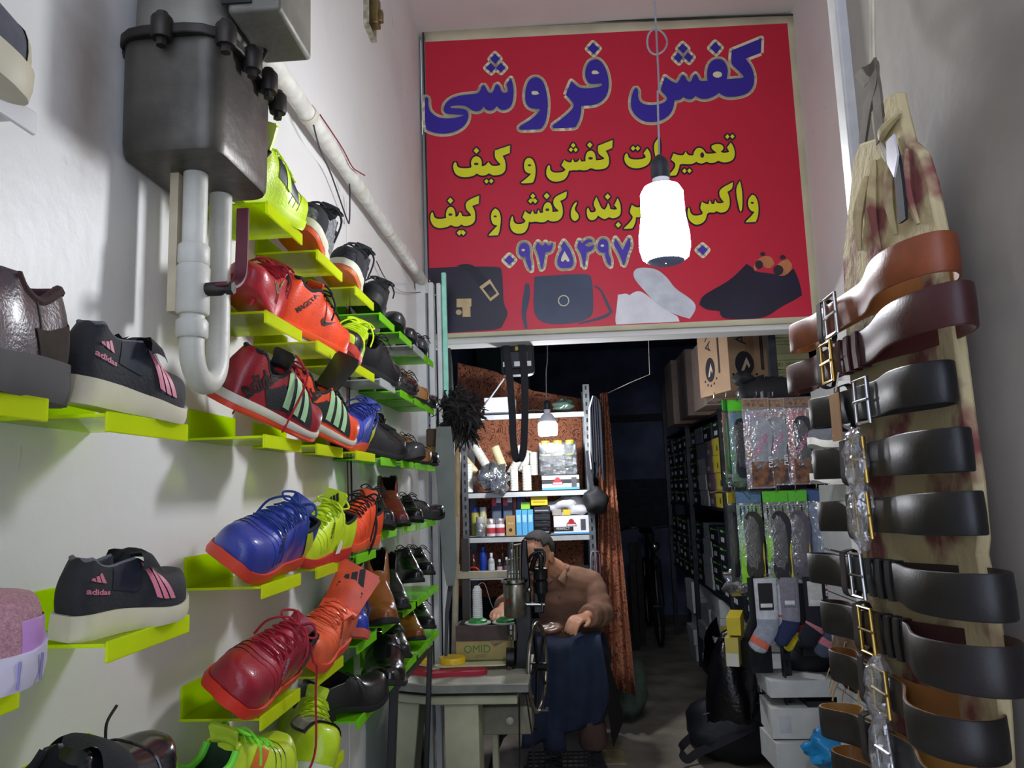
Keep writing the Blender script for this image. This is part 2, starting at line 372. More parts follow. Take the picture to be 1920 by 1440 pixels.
Z1 = (790, 60, 7.2); Z2 = (960, 60, 7.2); Z3 = (1160, 50, 6.4); Z4 = (840, 250, 6.4); Z5 = (1140, 240, 6.4); Z6 = (790, 340, 6.4); Z7 = (1040, 340, 6.4)
ZA = (790, 480, 5.0526); ZB = (1140, 460, 4.5714)
def px_poly(z, pts, smooth=True):
    P = [Vector((z[0] + x / z[2], z[1] + y / z[2])) for x, y in pts]
    return chaikin(P, 2) if smooth else P
def layer(name, polys, lift, m, outline=0.):
    """print polygons (pixel outlines on the banner plane) as one thin layer; outline>0 draws the rim of that width instead"""
    s = MB()
    if outline:
        for P in polys:
            k = len(P)
            for i in range(k):
                a, b = P[i], P[(i + 1) % k]; d = b - a
                if d.length > .01:
                    nn = Vector((-d.y, d.x)).normalized() * outline
                    s.add([bp(*(a + nn), lift), bp(*(b + nn), lift), bp(*(b - nn), lift), bp(*(a - nn), lift)], [(0, 1, 2, 3)], BI)
                if i % 2 == 0 or k < 20:
                    s.add([bp(*q, lift) for q in circ(a.x, a.y, outline, n=10)], [tuple(range(10))], BI)
        lift -= .0003
    # winding-aware fill through a 2D curve so that holes stay open
    xs = Vector((1150, 330)); V, F = poly_geo([[(p - xs) * .01 for p in P] for P in polys], 0., 0.)
    s.add([bp(*(Vector((v.x, v.y)) * 100 + xs), lift) for v in V], F, BI)
    return s.build(name, m, banner)
D = lambda cx, cy, r: [(cx, cy - r), (cx + r * .92, cy), (cx, cy + r), (cx - r * .92, cy)]
H = lambda z, cx, cy, rx, ry: [Vector((z[0] + (cx + rx * math.cos(a)) / z[2], z[1] + (cy + ry * math.sin(a)) / z[2])) for a in np.linspace(0, 2 * PI, 14, endpoint=False)]
title = [(Z1, [(1210,630),(1145,712),(1165,760),(1168,815),(1130,830),(1085,815),(1060,740),(1030,712),(1000,725),(985,775),(960,825),(925,830),(895,805),(865,740),(840,720),(812,740),(800,790),(760,840),(640,848),(520,862),(420,895),(340,950),(303,1020),(305,1080),(345,1112),(450,1122),(575,1125),(560,1138),(450,1165),(330,1175),(230,1160),(150,1110),(108,1050),(95,980),(98,920),(85,890),(60,885),(50,895),(50,1310),(120,1350),(230,1378),(330,1380),(440,1360),(540,1310),(610,1240),(640,1160),(635,1090),(600,1050),(540,1038),(470,1035),(395,1028),(400,1010),(460,998),(560,998),(620,1015),(690,1072),(760,1080),(810,1060),(840,1015),(880,1060),(930,1072),(980,1055),(1020,1008),(1060,1050),(1110,1062),(1170,1050),(1220,1000),(1245,900),(1248,790),(1235,700)]),
 (Z1, [(995,297),(1062,368),(1000,438),(930,370)]), (Z1, [(938,422),(1003,490),(945,556),(872,490)]), (Z1, [(1072,420),(1138,488),(1078,552),(1007,492)]),
 (Z2, [(300,618),(350,620),(400,650),(445,730),(475,860),(485,980),(478,1100),(455,1220),(410,1300),(380,1320),(120,1330),(95,1310),(100,1280),(180,1235),(290,1160),(350,1100),(380,1050),(330,1045),(265,1040),(215,1010),(182,950),(175,860),(185,770),(215,680),(255,635)]),
 (Z2, [(1110,372),(1170,380),(1225,430),(1270,510),(1300,620),(1308,720),(1295,820),(1255,900),(1190,960),(1100,995),(935,1005),(935,1080),(915,1180),(870,1275),(845,1297),(570,1308),(548,1290),(550,1260),(640,1200),(740,1120),(820,1040),(838,990),(800,930),(725,855),(760,760),(800,670),(850,715),(900,755),(960,768),(1060,765),(1190,742),(1215,722),(1210,700),(1150,705),(1080,712),(1030,695),(995,640),(985,560),(1000,480),(1040,405)]),
 (Z2, [(1090,150),(1175,228),(1103,310),(1020,230)]),
 (Z3, [(1710,145),(1705,320),(1520,390),(1560,440),(1600,510),(1625,600),(1620,700),(1585,770),(1520,820),(1420,845),(1320,852),(1260,840),(1200,802),(1150,840),(1080,868),(1010,875),(960,862),(920,835),(890,870),(850,880),(810,870),(775,848),(745,880),(700,888),(668,890),(660,960),(630,1040),(570,1100),(490,1140),(390,1155),(290,1140),(205,1080),(155,1010),(143,930),(150,850),(180,760),(205,738),(228,755),(235,800),(232,860),(260,915),(330,945),(430,948),(530,925),(575,890),(580,855),(540,810),(500,770),(520,700),(555,605),(600,640),(660,675),(700,682),(730,640),(745,605),(770,580),(795,600),(815,650),(850,672),(875,650),(890,600),(920,572),(945,600),(960,640),(985,660),(1065,655),(1058,600),(1060,520),(1085,450),(1130,405),(1190,390),(1250,405),(1290,460),(1310,530),(1300,600),(1295,635),(1380,630),(1480,622),(1500,608),(1480,580),(1420,520),(1340,450),(1355,290)]),
 (Z3, [(765,207),(828,267),(772,330),(710,268)]), (Z3, [(710,315),(768,375),(722,440),(658,380)]), (Z3, [(828,312),(892,372),(845,432),(780,375)]), (Z3, [(1155,190),(1228,258),(1168,330),(1092,260)])]
tholes = [[Vector((Z2[0] + x / 7.2, Z2[1] + y / 7.2)) for x, y in P] for P in ([(262,815),(290,800),(340,805),(368,840),(320,855),(270,850)], [(1072,550),(1095,525),(1140,525),(1180,560),(1150,575),(1085,575)])] + [H(Z3, 1183, 580, 56, 38)]
digits = [(Z6, [(1055,888),(1118,945),(1058,1010),(995,950)]),
 (Z6, [(1222,740),(1270,745),(1295,780),(1305,850),(1300,920),(1322,970),(1320,1070),(1290,1050),(1255,960),(1250,910),(1200,910),(1168,870),(1170,800),(1190,755)]),
 (Z6, [(1400,730),(1430,770),(1460,775),(1490,735),(1510,770),(1545,775),(1575,735),(1580,780),(1565,830),(1530,855),(1495,850),(1480,900),(1470,990),(1450,1060),(1435,1050),(1420,950),(1400,870),(1362,795)]),
 (Z6, [(1710,722),(1740,760),(1790,830),(1820,920),(1830,980),(1810,1030),(1770,1045),(1735,1040),(1720,1045),(1670,1045),(1635,1010),(1632,950),(1655,880),(1690,810),(1672,790)]),
 (Z7, [(295,712),(330,748),(370,705),(420,692),(452,712),(452,735),(410,735),(362,765),(390,790),(440,780),(470,765),(468,800),(440,840),(385,855),(375,920),(360,1030),(345,1030),(330,930),(305,850),(262,790)]),
 (Z7, [(580,692),(625,705),(645,750),(645,830),(650,890),(675,940),(670,1020),(640,1000),(608,920),(600,860),(550,860),(515,825),(515,760),(540,705)]),
 (Z7, [(728,685),(770,750),(815,830),(850,750),(895,680),(918,770),(870,880),(840,1000),(822,1010),(800,940),(760,850),(705,765)]),
 (Z7, [(1772,768),(1835,825),(1778,890),(1710,828)])]
dholes = [H(Z6, 1223, 828, 22, 15), H(Z7, 572, 775, 22, 15), [Vector((790 + x / 6.4, 340 + y / 6.4)) for x, y in [(1718,838),(1770,930),(1780,960),(1755,970),(1728,940),(1700,968),(1675,960),(1680,920)]]]
yel = [(Z4, [(745,150),(742,240),(655,275),(685,330),(695,400),(685,460),(640,500),(560,510),(530,505),(492,483),(460,505),(420,512),(385,508),(345,485),(310,515),(240,530),(170,530),(110,510),(75,465),(62,410),(70,365),(90,348),(105,365),(110,400),(140,420),(200,425),(275,420),(285,400),(275,360),(290,310),(325,280),(360,280),(395,310),(408,350),(405,400),(440,395),(465,375),(485,348),(505,370),(520,392),(570,398),(625,388),(630,375),(560,300),(565,210)]),
 (Z4, D(342,213,36)), (Z4, D(463,580,28)), (Z4, D(520,577,28)),
 (Z4, [(965,298),(1005,305),(1035,350),(1052,420),(1050,500),(1030,580),(1012,600),(885,606),(878,595),(950,540),(1000,490),(950,480),(920,450),(912,400),(918,345),(940,310)]),
 (Z4, [(1975,85),(1970,180),(1890,215),(1920,260),(1935,330),(1925,395),(1880,430),(1800,440),(1760,438),(1715,418),(1670,445),(1620,450),(1580,440),(1545,450),(1505,445),(1450,455),(1440,500),(1400,560),(1330,583),(1270,585),(1215,560),(1180,510),(1178,450),(1195,400),(1212,385),(1225,400),(1225,440),(1250,470),(1310,480),(1380,468),(1410,445),(1400,425),(1360,390),(1395,325),(1430,350),(1475,355),(1497,310),(1515,350),(1555,350),(1580,310),(1600,345),(1650,340),(1648,290),(1665,235),(1700,212),(1735,215),(1765,250),(1775,330),(1830,325),(1870,315),(1875,300),(1795,245),(1800,155)]),
 (Z4, D(1502,150,30)), (Z4, D(1475,201,28)), (Z4, D(1532,202,28)), (Z4, D(1701,145,35)),
 (Z5, [(468,250),(500,290),(515,350),(505,410),(465,455),(390,485),(320,490),(250,470),(205,420),(192,370),(205,320),(225,308),(240,330),(245,360),(280,380),(350,385),(420,375),(450,360),(450,340),(425,310)]),
 (Z5, D(300,249,30)), (Z5, D(356,249,30)), (Z5, [(608,118),(622,180),(625,300),(600,350),(575,390),(540,205)]),
 (Z5, [(1470,180),(1500,220),(1520,290),(1515,360),(1480,400),(1420,418),(1360,415),(1320,395),(1280,420),(1220,428),(1180,405),(1130,435),(1080,425),(1058,408),(1020,435),(960,440),(900,435),(860,440),(850,490),(825,560),(810,575),(735,578),(730,565),(790,500),(810,450),(800,420),(755,385),(785,310),(820,325),(880,335),(910,325),(930,285),(950,320),(975,335),(1020,335),(1030,290),(1060,250),(1100,240),(1140,260),(1170,310),(1200,315),(1270,310),(1300,300),(1240,255),(1240,220),(1280,200),(1330,195),(1370,210),(1385,240),(1380,265),(1350,285),(1370,305),(1430,300),(1455,290),(1425,240)]),
 (Z5, D(1430,109,29)), (Z5, D(1490,107,29)), (Z5, D(915,519,29)), (Z5, D(975,518,29)),
 (Z6, [(695,175),(690,270),(610,300),(640,350),(650,420),(645,480),(605,525),(520,545),(482,520),(450,545),(400,548),(355,525),(310,555),(220,568),(160,550),(120,500),(108,440),(120,385),(135,372),(148,400),(155,435),(190,455),(250,455),(300,445),(295,390),(315,330),(350,308),(385,320),(408,370),(410,430),(440,425),(460,375),(480,380),(490,420),(540,428),(595,418),(598,400),(530,330),(540,240)]),
 (Z6, D(350,236,37)), (Z6, D(457,621,33)), (Z6, D(504,621,33)),
 (Z6, [(885,330),(920,345),(950,400),(955,480),(940,600),(920,650),(810,655),(815,640),(870,580),(915,535),(870,525),(845,490),(835,430),(845,370)]),
 (Z6, [(1745,125),(1740,205),(1665,240),(1690,290),(1700,370),(1690,430),(1640,480),(1560,488),(1520,465),(1480,495),(1420,495),(1370,485),(1330,495),(1290,490),(1280,560),(1240,620),(1180,635),(1120,625),(1075,580),(1062,520),(1075,450),(1092,420),(1105,440),(1105,480),(1130,515),(1190,520),(1240,500),(1250,475),(1215,435),(1245,360),(1280,390),(1310,400),(1335,350),(1355,395),(1390,395),(1405,345),(1425,385),(1460,380),(1460,330),(1480,275),(1520,250),(1555,270),(1575,340),(1570,370),(1620,370),(1650,360),(1580,290),(1590,195)]),
 (Z6, D(1338,182,32)), (Z6, D(1311,240,30)), (Z6, D(1366,240,30)), (Z6, D(1505,180,38)),
 (Z6, [(1865,252),(1865,275),(1840,320),(1845,360),(1880,390),(1892,440),(1860,478),(1825,478),(1795,440),(1792,370),(1815,300),(1850,255)]),
 (Z7, [(500,192),(530,260),(560,330),(600,345),(625,310),(640,262),(662,300),(665,335),(710,345),(745,340),(745,325),(715,290),(755,205),(785,270),(795,350),(785,410),(740,440),(690,450),(650,430),(610,458),(570,450),(520,415),(490,460),(440,475),(400,450),(385,400),(385,340),(400,318),(412,340),(425,375),(460,380),(490,365),(495,340),(460,275)]),
 (Z7, D(635,188,36)), (Z7, D(762,526,35)),
 (Z7, [(925,285),(960,310),(1000,320),(1045,300),(1080,250),(1130,230),(1180,260),(1200,330),(1180,400),(1100,430),(975,435),(970,490),(940,560),(920,572),(830,575),(835,560),(900,500),(940,440),(930,415),(895,375)]),
 (Z5, [(1730,805),(1765,820),(1795,890),(1805,980),(1795,1070),(1770,1130),(1650,1135),(1655,1120),(1720,1060),(1755,1010),(1715,1000),(1685,960),(1675,900),(1690,840)]),
 (Z5, [(1580,640),(1605,740),(1612,900),(1605,985),(1590,1010),(1575,990),(1525,735)]),
 (Z5, [(1495,655),(1490,735),(1430,770),(1455,840),(1460,920),(1440,980),(1400,1015),(1340,1022),(1300,1000),(1270,1022),(1220,1015),(1185,1030),(1175,1090),(1140,1140),(1080,1165),(1030,1160),(960,1100),(950,1000),(965,955),(978,970),(985,1020),(1020,1055),(1080,1055),(1130,1040),(1135,1010),(1100,970),(1125,890),(1160,910),(1200,920),(1220,870),(1240,915),(1270,915),(1285,870),(1305,905),(1350,910),(1390,895),(1330,820),(1340,735)])]
yholes = [H(Z4,340,372,28,16), H(Z4,978,388,22,12), H(Z4,1710,305,28,17), H(Z5,1128,330,24,34), H(Z6,350,403,25,16), H(Z6,887,425,20,12), H(Z6,1512,345,25,17), H(Z5,1728,902,20,13)]
PT = [px_poly(*q) for q in title]; PD = [px_poly(*q) for q in digits]; PY = [px_poly(*q) for q in yel]
M_CREAM = mat('cream_print', 'e3dcb8', .45, var=.03); M_BLUE = mat('violet_blue_print', '35249a', .45, var=.03)
layer('title_outline', PT, .0030, M_CREAM, 5.2); lab(layer('title_lettering', PT + tholes, .0042, M_BLUE), 'dark violet lettering of the title')
layer('number_outline', PD, .0030, M_CREAM, 5.4); layer('number_digits', PD + dholes, .0042, mat('violet_digits_print', '4a36a8', .45, var=.03))
layer('yellow_outline', PY, .0030, mat('plum_print', '3a1a3e', .45, var=.03), 3.2); layer('yellow_lettering', PY + yholes, .0042, mat('yellow_print', 'dcdc1e', .45, var=.03))
# the printed pictures along the bottom
M_PD = mat('black_bag_print', '241f33', .3, var=.25, scale=5); M_PG = mat('grey_bag_print', '3c4560', .4, var=.15, scale=5)
layer('briefcase_picture', [px_poly(ZA, [(60,118),(300,104),(740,100),(765,130),(775,300),(780,460),(830,540),(780,640),(750,700),(400,718),(85,745)])], .0030, M_PD)
layer('briefcase_strap_picture', [px_poly(ZA, [(330,98),(400,75),(470,80),(530,115),(690,300),(610,350),(480,200),(410,110)])], .0038, mat('strap_print', '191626', .4))
layer('buckle_picture', [px_poly(ZA, P, False) for P in ([(650,222),(740,365),(655,432),(550,295)], [(650,262),(715,355),(655,400),(585,310)])] + [px_poly(ZA, [(335,408),(475,405),(475,480),(465,480),(468,578),(392,578),(390,488),(335,488)], False), H(ZA, 355, 535, 28, 26)], .0044, mat('gold_print', 'c9b083', .4))
layer('satchel_picture', [px_poly(ZA, [(1070,200),(1180,188),(1580,165),(1620,215),(1635,540),(1590,590),(1480,635),(1300,650),(1170,640),(1090,590),(1060,500)])], .0034, M_PG)
layer('satchel_strap_picture', [px_poly(ZA, P) for P in ([(985,260),(1020,265),(1035,370),(1010,470),(990,560),(1010,690),(980,690),(945,550),(960,400)], [(1640,280),(1700,300),(1760,420),(1815,530),(1760,590),(1500,650),(1480,635),(1720,570),(1780,530),(1730,420),(1690,320),(1640,300)])], .0030, M_PG)
layer('ring_picture', [H(ZA, 1348, 425, 54, 54), H(ZA, 1348, 425, 44, 44)], .0042, mat('silver_print', 'd8cfc0', .4))
layer('white_sneaker_picture', [px_poly(ZB, [(85,425),(160,412),(180,430),(240,392),(300,400),(420,500),(540,580),(600,610),(612,655),(70,680),(60,640),(75,530)])], .0030, mat('white_print', 'dcdce4', .5, var=.08, scale=14))
layer('white_sole_picture', [px_poly(ZB, [(240,200),(310,190),(420,205),(510,280),(570,370),(680,440),(750,500),(750,560),(700,630),(620,610),(500,560),(400,490),(310,390),(230,300),(212,240)])], .0036, mat('grey_white_print', 'c8ccd6', .5, var=.1, scale=20))
layer('black_shoe_picture', [px_poly(ZB, [(1185,160),(1240,190),(1260,230),(1400,240),(1500,270),(1590,200),(1640,310),(1662,430),(1580,480),(1480,530),(1370,610),(1250,635),(1000,635),(960,600),(955,565),(840,555),(780,510),(800,440),(900,380),(1010,320),(1100,250)])], .0030, mat('black_shoe_print', '221e38', .3, var=.2, scale=6))
layer('shoe_tree_picture', [px_poly(ZB, P) for P in ([(1240,190),(1280,120),(1340,90),(1400,100),(1425,160),(1390,200),(1340,195),(1310,140),(1262,225)], [(1420,215),(1470,140),(1540,120),(1582,170),(1560,230),(1500,270),(1430,250)])], .0036, mat('tan_print', 'c07a4e', .45))
layer('shoe_tree_knob_picture', [H(ZB, 1325, 76, 24, 18), H(ZB, 1495, 105, 26, 20), H(ZB, 1292, 168, 34, 38), H(ZB, 1458, 215, 44, 44)], .0042, mat('dark_knob_print', '2b2430', .4))
# ------------------------------------------------------------------ shoes
TS = [0, .008, .022, .045, .08, .12, .17, .22, .27, .31, .345, .375, .405, .43, .455, .48, .51, .55, .60, .65, .70, .75, .80, .845, .885, .92, .95, .973, .99, 1.0]
NV = 20
class Last:
    """shape of one shoe: x from heel to toe, y to its left, z up"""
    def __init__(s, L=.27, W=.098, hc=.072, dip=.058, hi=.086, ht=.05, t1=.40, point=0., soleh=.024, solet=.016, heel=0., spring=.010, shaft=0., taper=.22, puff=1.0):
        s.L, s.W, s.t1, s.heel, s.shaft, s.hc = L, W, t1, heel, shaft, hc
        a = 1 - .35 * point
        s.hw = pchip([0, .012, .04, .10, .22, .42, .62, .74, .84, .92, .965, .99, 1.0], [W * .5 * k for k in (.30, .46, .58, .68, .70, .76, .97, 1.0, .93 * (a * .3 + .7), .74 * a, .52 * a, .30 * a, .10 * a)])
        s.bend = pchip([0, .3, .6, .85, 1], [0, .002, -.004, -.002, .006])
        if shaft: s.hz = pchip([0, .05, .2, t1 - .03, t1 + .02, t1 + .08, .62, .75, .88, .95, 1], [shaft * .99, shaft, shaft, shaft * .97, shaft * .72, hi, hi * .80, ht * 1.08, ht * .98, ht * .82, ht * .4])
        else: s.hz = pchip([0, .04, .12, .24, t1 - .07, t1, t1 + .06, .62, .75, .88, .95, 1], [hc, hc * 1.0, hc * .9, dip, dip * 1.12, hi, hi * .96, hi * .75, ht * 1.1, ht * puff, ht * .84 * puff, ht * .42])
        s.op = lambda t: 0. if t < .02 else min(1, max(0, (t - .02) / .02)) if t < .1 else (1. if t < t1 - .04 else max(0., 1 - (t - (t1 - .04)) / .07))
        s.zb = pchip([0, .25, .30, .55, .75, .9, 1], [0, 0, 0 if not heel else heel * .9, 0, 0, spring * .4, spring * 1.5])
        s.zt = pchip([0, .25, .5, .75, .92, 1], [heel + soleh, heel + soleh * .98, heel * .5 + (soleh + solet) / 2, solet, solet + spring * .5, solet + spring * 1.5])
        s.bot = pchip([0, .27, .31, .5, .72, .9, 1], [heel, heel, heel * .9, heel * .35, 0, spring * .4, spring * 1.5]) if heel else s.zb
        s.taper = taper
        s.rings = [s.ring(t) for t in TS]
    def ring(s, t):
        w = s.hw(t); h = s.hz(t); o = s.op(t); o = o * o * (3 - 2 * o); z0 = s.zt(t); c = s.bend(t); P = []
        tp = s.taper if not s.shaft else .12
        for j in range(NV + 1):
            th = PI * j / NV; cs = math.cos(th); sn = math.sin(th)
            yc = w * math.copysign(abs(cs) ** .62, cs); zc = h * sn ** .78
            jj = min(j, NV - j); sg = 1 if j < NV / 2 else -1
            if jj <= 7: f = jj / 7; yo = w * (1 + .05 * math.sin(PI * f) - tp * f ** 1.6); zo = h * f
            elif jj == 8: yo = w * (1 - tp) - .0055; zo = h - .001
            elif jj == 9: yo = w * (1 - tp) * .72; zo = h * .30
            else: yo = 0; zo = h * .16 + .002
            y = yc + (sg * yo - yc) * o if jj < 10 else yc * (1 - o); z = zc + (zo - zc) * o
            x = t * s.L; zz = z / max(h, .001); k = max(0, 1 - t / .16)
            x += k * (.012 * zz * zz - .006 * math.sin(PI * min(zz, 1)) + (.006 if s.shaft else 0))
            P.append(Vector((x, y + c, z0 + z)))
        return P
    def S(s, t, v, lift=0.):
        t = min(max(t, 0), 1); v = min(max(v, 0), 1)
        def at(t, v):
            R = s.ring(t); j = min(int(v * NV), NV - 1); return R[j].lerp(R[j + 1], v * NV - j)
        p = at(t, v)
        if lift:
            e = .012; a = at(min(t + e, 1), v) - at(max(t - e, 0), v); b = at(t, min(v + .03, 1)) - at(t, max(v - .03, 0))
            n = b.cross(a)
            if n.length > 1e-9:
                n.normalize()
                if n.dot(p - Vector((p.x, 0, s.zt(t) + .01))) < 0: n = -n
                p = p + n * lift
        return p
    def arc(s, t):
        R = s.ring(t); return sum((R[j + 1] - R[j]).length for j in range(NV))
def upper_parts(l, m_up, m_lin, root, name='upper'):
    n = NV + 1; V = [p for r in l.rings for p in r]; FU = []; FL = []
    for i in range(len(TS) - 1):
        o = min(l.op(TS[i]), l.op(TS[i + 1]))
        for j in range(NV):
            a = i * n + j; q = (a, a + 1, a + n + 1, a + n)
            (FL if (8 <= j < 12 and max(l.op(TS[i]), l.op(TS[i + 1])) > .5) else FU).append(q)
    FU.append(tuple(range(n))); k = (len(TS) - 1) * n; FU.append(tuple(k + j for j in range(n)))
    u = MB().add(V, FU).build(name, m_up, root, ang=60); q = MB().add(V, FL).build('lining', m_lin, root, ang=60)
    return u
def sole_part(l, m, root, name='sole', zlo=0., zhi=1., grow=.0035, t0=0., t1=1.):
    """zlo..zhi: fraction of the sole's thickness this layer takes"""
    rings = []
    for t in [t0 + (t1 - t0) * q for q in TS]:
        w = l.hw(t) * 1.02 + grow; c = l.bend(t); b = l.bot(t); d = l.zt(t) + .004 - b
        if t > .8: w = max(l.hw(t) + grow * .7, l.hw(.8) * math.sqrt(max(0, 1 - ((t - .8) / .2025) ** 2)) * .97 + grow)
        x = t * l.L + (-grow if t == 0 else (grow if t == 1 else 0)); z0 = b + d * zlo; z1 = b + d * zhi
        rings.append([Vector((x, c + w * .97, z0)), Vector((x, c + w * 1.02, z0 + (z1 - z0) * .35)), Vector((x, c + w * .985, z1)), Vector((x, c - w * .985, z1)), Vector((x, c - w * 1.02, z0 + (z1 - z0) * .35)), Vector((x, c - w * .97, z0))])
    return MB().loft(rings).build(name, m, root, ang=50)
def decal_map(l, tc, vc, side, rot=0.):
    A = l.arc(tc); cr, sr = math.cos(math.radians(rot)), math.sin(math.radians(rot)); sg = -1 if side > 0 else 1
    def f(x, y, lift=.0014):
        X = x * cr - y * sr; Y = x * sr + y * cr
        if side == 0: return l.S(tc + Y / l.L, .5 - X / A, lift)          # on top, read from the toe end upside: up = toward heel
        v = vc + Y / A
        return l.S(tc + sg * X / l.L, v if side > 0 else 1 - v, lift)
    return f
def dec_text(l, txt, size, tc, vc, side, m, root, rot=0., name='lettering', bold=.02, sx=1.0):
    f = decal_map(l, tc, vc, side, rot); V, F = text_geo(txt, bold)
    return MB().add([f(v.x * size * sx, v.y * size) for v in V], F).build(name, m, root)
def subdiv(P, n=5):
    out = []
    for i in range(len(P)):
        a, b = Vector(P[i]), Vector(P[(i + 1) % len(P)]); out += [a.lerp(b, k / n) for k in range(n)]
    return out
def dec_poly(l, polys, tc, vc, side, m, root, rot=0., name='emblem', lift=.0014):
    f = decal_map(l, tc, vc, side, rot); s = MB()
    for P in polys:
        V, F = poly_geo([P], 0., 0.)
        s.add([f(v.x, v.y, lift) for v in V], F)
    return s.build(name, m, root)
def quad_patch(l, side, c, m, root, name='stripe', lift=.0016, n=6):
    """c: four (t, v) corners on the side wall"""
    s = MB(); V = []; F = []
    for i in range(n + 1):
        for j in range(n + 1):
            u, w = i / n, j / n; q = [(1 - u) * (1 - w), u * (1 - w), u * w, (1 - u) * w]
            t = sum(a * b[0] for a, b in zip(q, c)); v = sum(a * b[1] for a, b in zip(q, c)); V.append(l.S(t, v if side > 0 else 1 - v, lift))
    for i in range(n):
        for j in range(n): a = i * (n + 1) + j; F.append((a, a + 1, a + n + 2, a + n + 1))
    return s.add(V, F).build(name, m, root)
BARS = [[(-.5, 0), (-.22, 0), (-.34, .25), (-.5, .14)], [(-.16, 0), (.14, 0), (-.06, .50), (-.28, .34)], [(.2, 0), (.5, 0), (.18, .78), (-.02, .58)]]
SWOOSH = [(-.5, .02), (-.40, -.12), (-.26, -.15), (-.1, -.10), (.5, .18), (-.12, .0), (-.26, -.01), (-.33, .05), (-.30, .16), (-.40, .12)]
def bars(l, size, tc, vc, side, m, root, rot=0.): return dec_poly(l, [[(x * size, y * size) for x, y in P] for P in BARS], tc, vc, side, m, root, rot)
def swoosh(l, size, tc, vc, side, m, root, rot=0., flip=1): return dec_poly(l, [[(x * size * flip, y * size) for x, y in SWOOSH][::flip]], tc, vc, side, m, root, rot)
def stripes3(l, m, root, t=.50, dt=.055, w=.036, lean=.10, v0=.06, v1=.34, sides=(1, -1)):
    for sd in sides:
        for k in range(3):
            a = t + k * dt; quad_patch(l, sd, [(a, v0), (a + w, v0), (a + w - lean, v1), (a - lean, v1)], m, root)
def laces(l, m, root, a=.44, b=.66, n=5, sp=.15, r=.0022, loops=None, cross=True):
    s = MB(); rows = [a + (b - a) * i / (n - 1) for i in range(n)]
    for i, t in enumerate(rows):
        t2 = rows[min(i + 1, n - 1)] if cross else t
        for sg in (1, -1):
            s.tube([l.S(t + (t2 - t) * k / 6, .5 + sg * sp * (1 - k / 3), .0035 + .003 * math.sin(PI * k / 6)) for k in range(7)], r, 6, flat=.6)
            if not cross: break
    for P in (loops or []): s.tube(crom(P, 5), r, 6)
    return s.build('laces', m, root)
def bow(l, t=.42, z=.0, k=1., drop=.05):
    c = l.S(t, .5, .008); out = []
    for sg in (1, -1):
        out.append([c, c + Vector((-.01, sg * .018, .014)), c + Vector((.0, sg * .038, .004)), c + Vector((.012, sg * .024, -.002)), c + Vector((.002, 0, .003))])
        out.append([c, c + Vector((.014, sg * .02, .006)), c + Vector((.02, sg * .045, -.018 * k)), c + Vector((.022, sg * .05, -drop * k))])
    return out
def tongue(l, m, root, w=.045, up=.03, lean=-.012, t0=.56, th=.005, name='tongue', flare=1.0, curl=0.):
    base = [l.S(t, .5, .002) for t in (t0, t0 - .05, t0 - .10, l.t1 + .015)]
    e = base[-1]; P = base + [e + Vector((lean * .4, 0, up * .4)), e + Vector((lean * .8 + curl * .3, 0, up * .75)), e + Vector((lean + curl, 0, up))]
    P = crom(P, 4); n = len(P); s = MB(); rings = []
    for i, p in enumerate(P):
        d = (P[min(i + 1, n - 1)] - P[max(i - 1, 0)]).normalized(); nn = d.cross(Vector((0, 1, 0))).normalized(); f = i / (n - 1)
        ww = w * (.75 + (.25 + (flare - 1)) * f) * (1 if f < .93 else .86); bow_ = -.010 * (1 - f * .7)
        L_ = [p + Vector((0, ww * q, 0)) + (nn * bow_ * 4 * q * q * (-1 if nn.z < 0 else 1)) for q in (-.5, -.35, -.18, 0, .18, .35, .5)]
        rings.append([q + nn * th / 2 for q in L_] + [q - nn * th / 2 for q in L_[::-1]])
    s.loft(rings); o = s.build(name, m, root, ang=50)
    return o, P[-1], (P[-1] - P[-3]).normalized()
def collar(l, m, root, r=.0042, tb=None):
    P = []; te = tb or (l.t1 - .03); ts = [t for t in np.linspace(.03, te, 16)]
    for t in ts[::-1]: R = l.ring(t); P.append(R[7].lerp(R[8], .5))
    for t in ts: R = l.ring(t); P.append(R[NV - 7].lerp(R[NV - 8], .5))
    return MB().tube(crom(P, 2), r, 8).build('collar', m, root)
def toe_cap(l, m, root, t=.82, name='toe_cap', vlo=.0, vhi=1., tend=.985, lift=.0012):
    s = MB(); n = 12; ts = np.linspace(t, tend, 7); V = []; F = []
    for a in ts:
        for j in range(n + 1): V.append(l.S(a, vlo + (vhi - vlo) * j / n, lift))
    for i in range(6):
        for j in range(n): k = i * (n + 1) + j; F.append((k, k + 1, k + n + 2, k + n + 1))
    return s.add(V, F).build(name, m, root)
def seam(l, tfun, m, root, r=.0011, v0=0.02, v1=.98, name='seam'):
    return MB().tube([l.S(tfun(v), v, .0004) for v in np.linspace(v0, v1, 26)], r, 5).build(name, m, root)
def band(l, m, root, t=.47, w=.05, v0=.08, v1=.92, lift=.003, name='strap', fn=None):
    s = MB(); n = 18; V = []; F = []
    for a in (-.5, -.25, 0, .25, .5):
        for j in range(n + 1):
            v = v0 + (v1 - v0) * j / n; tt = t + a * w + (fn(v) if fn else 0); V.append(l.S(tt, v, lift - (.002 if abs(a) == .5 else 0)))
    for i in range(4):
        for j in range(n): k = i * (n + 1) + j; F.append((k, k + 1, k + n + 2, k + n + 1))
    return s.add(V, F).build(name, m, root)
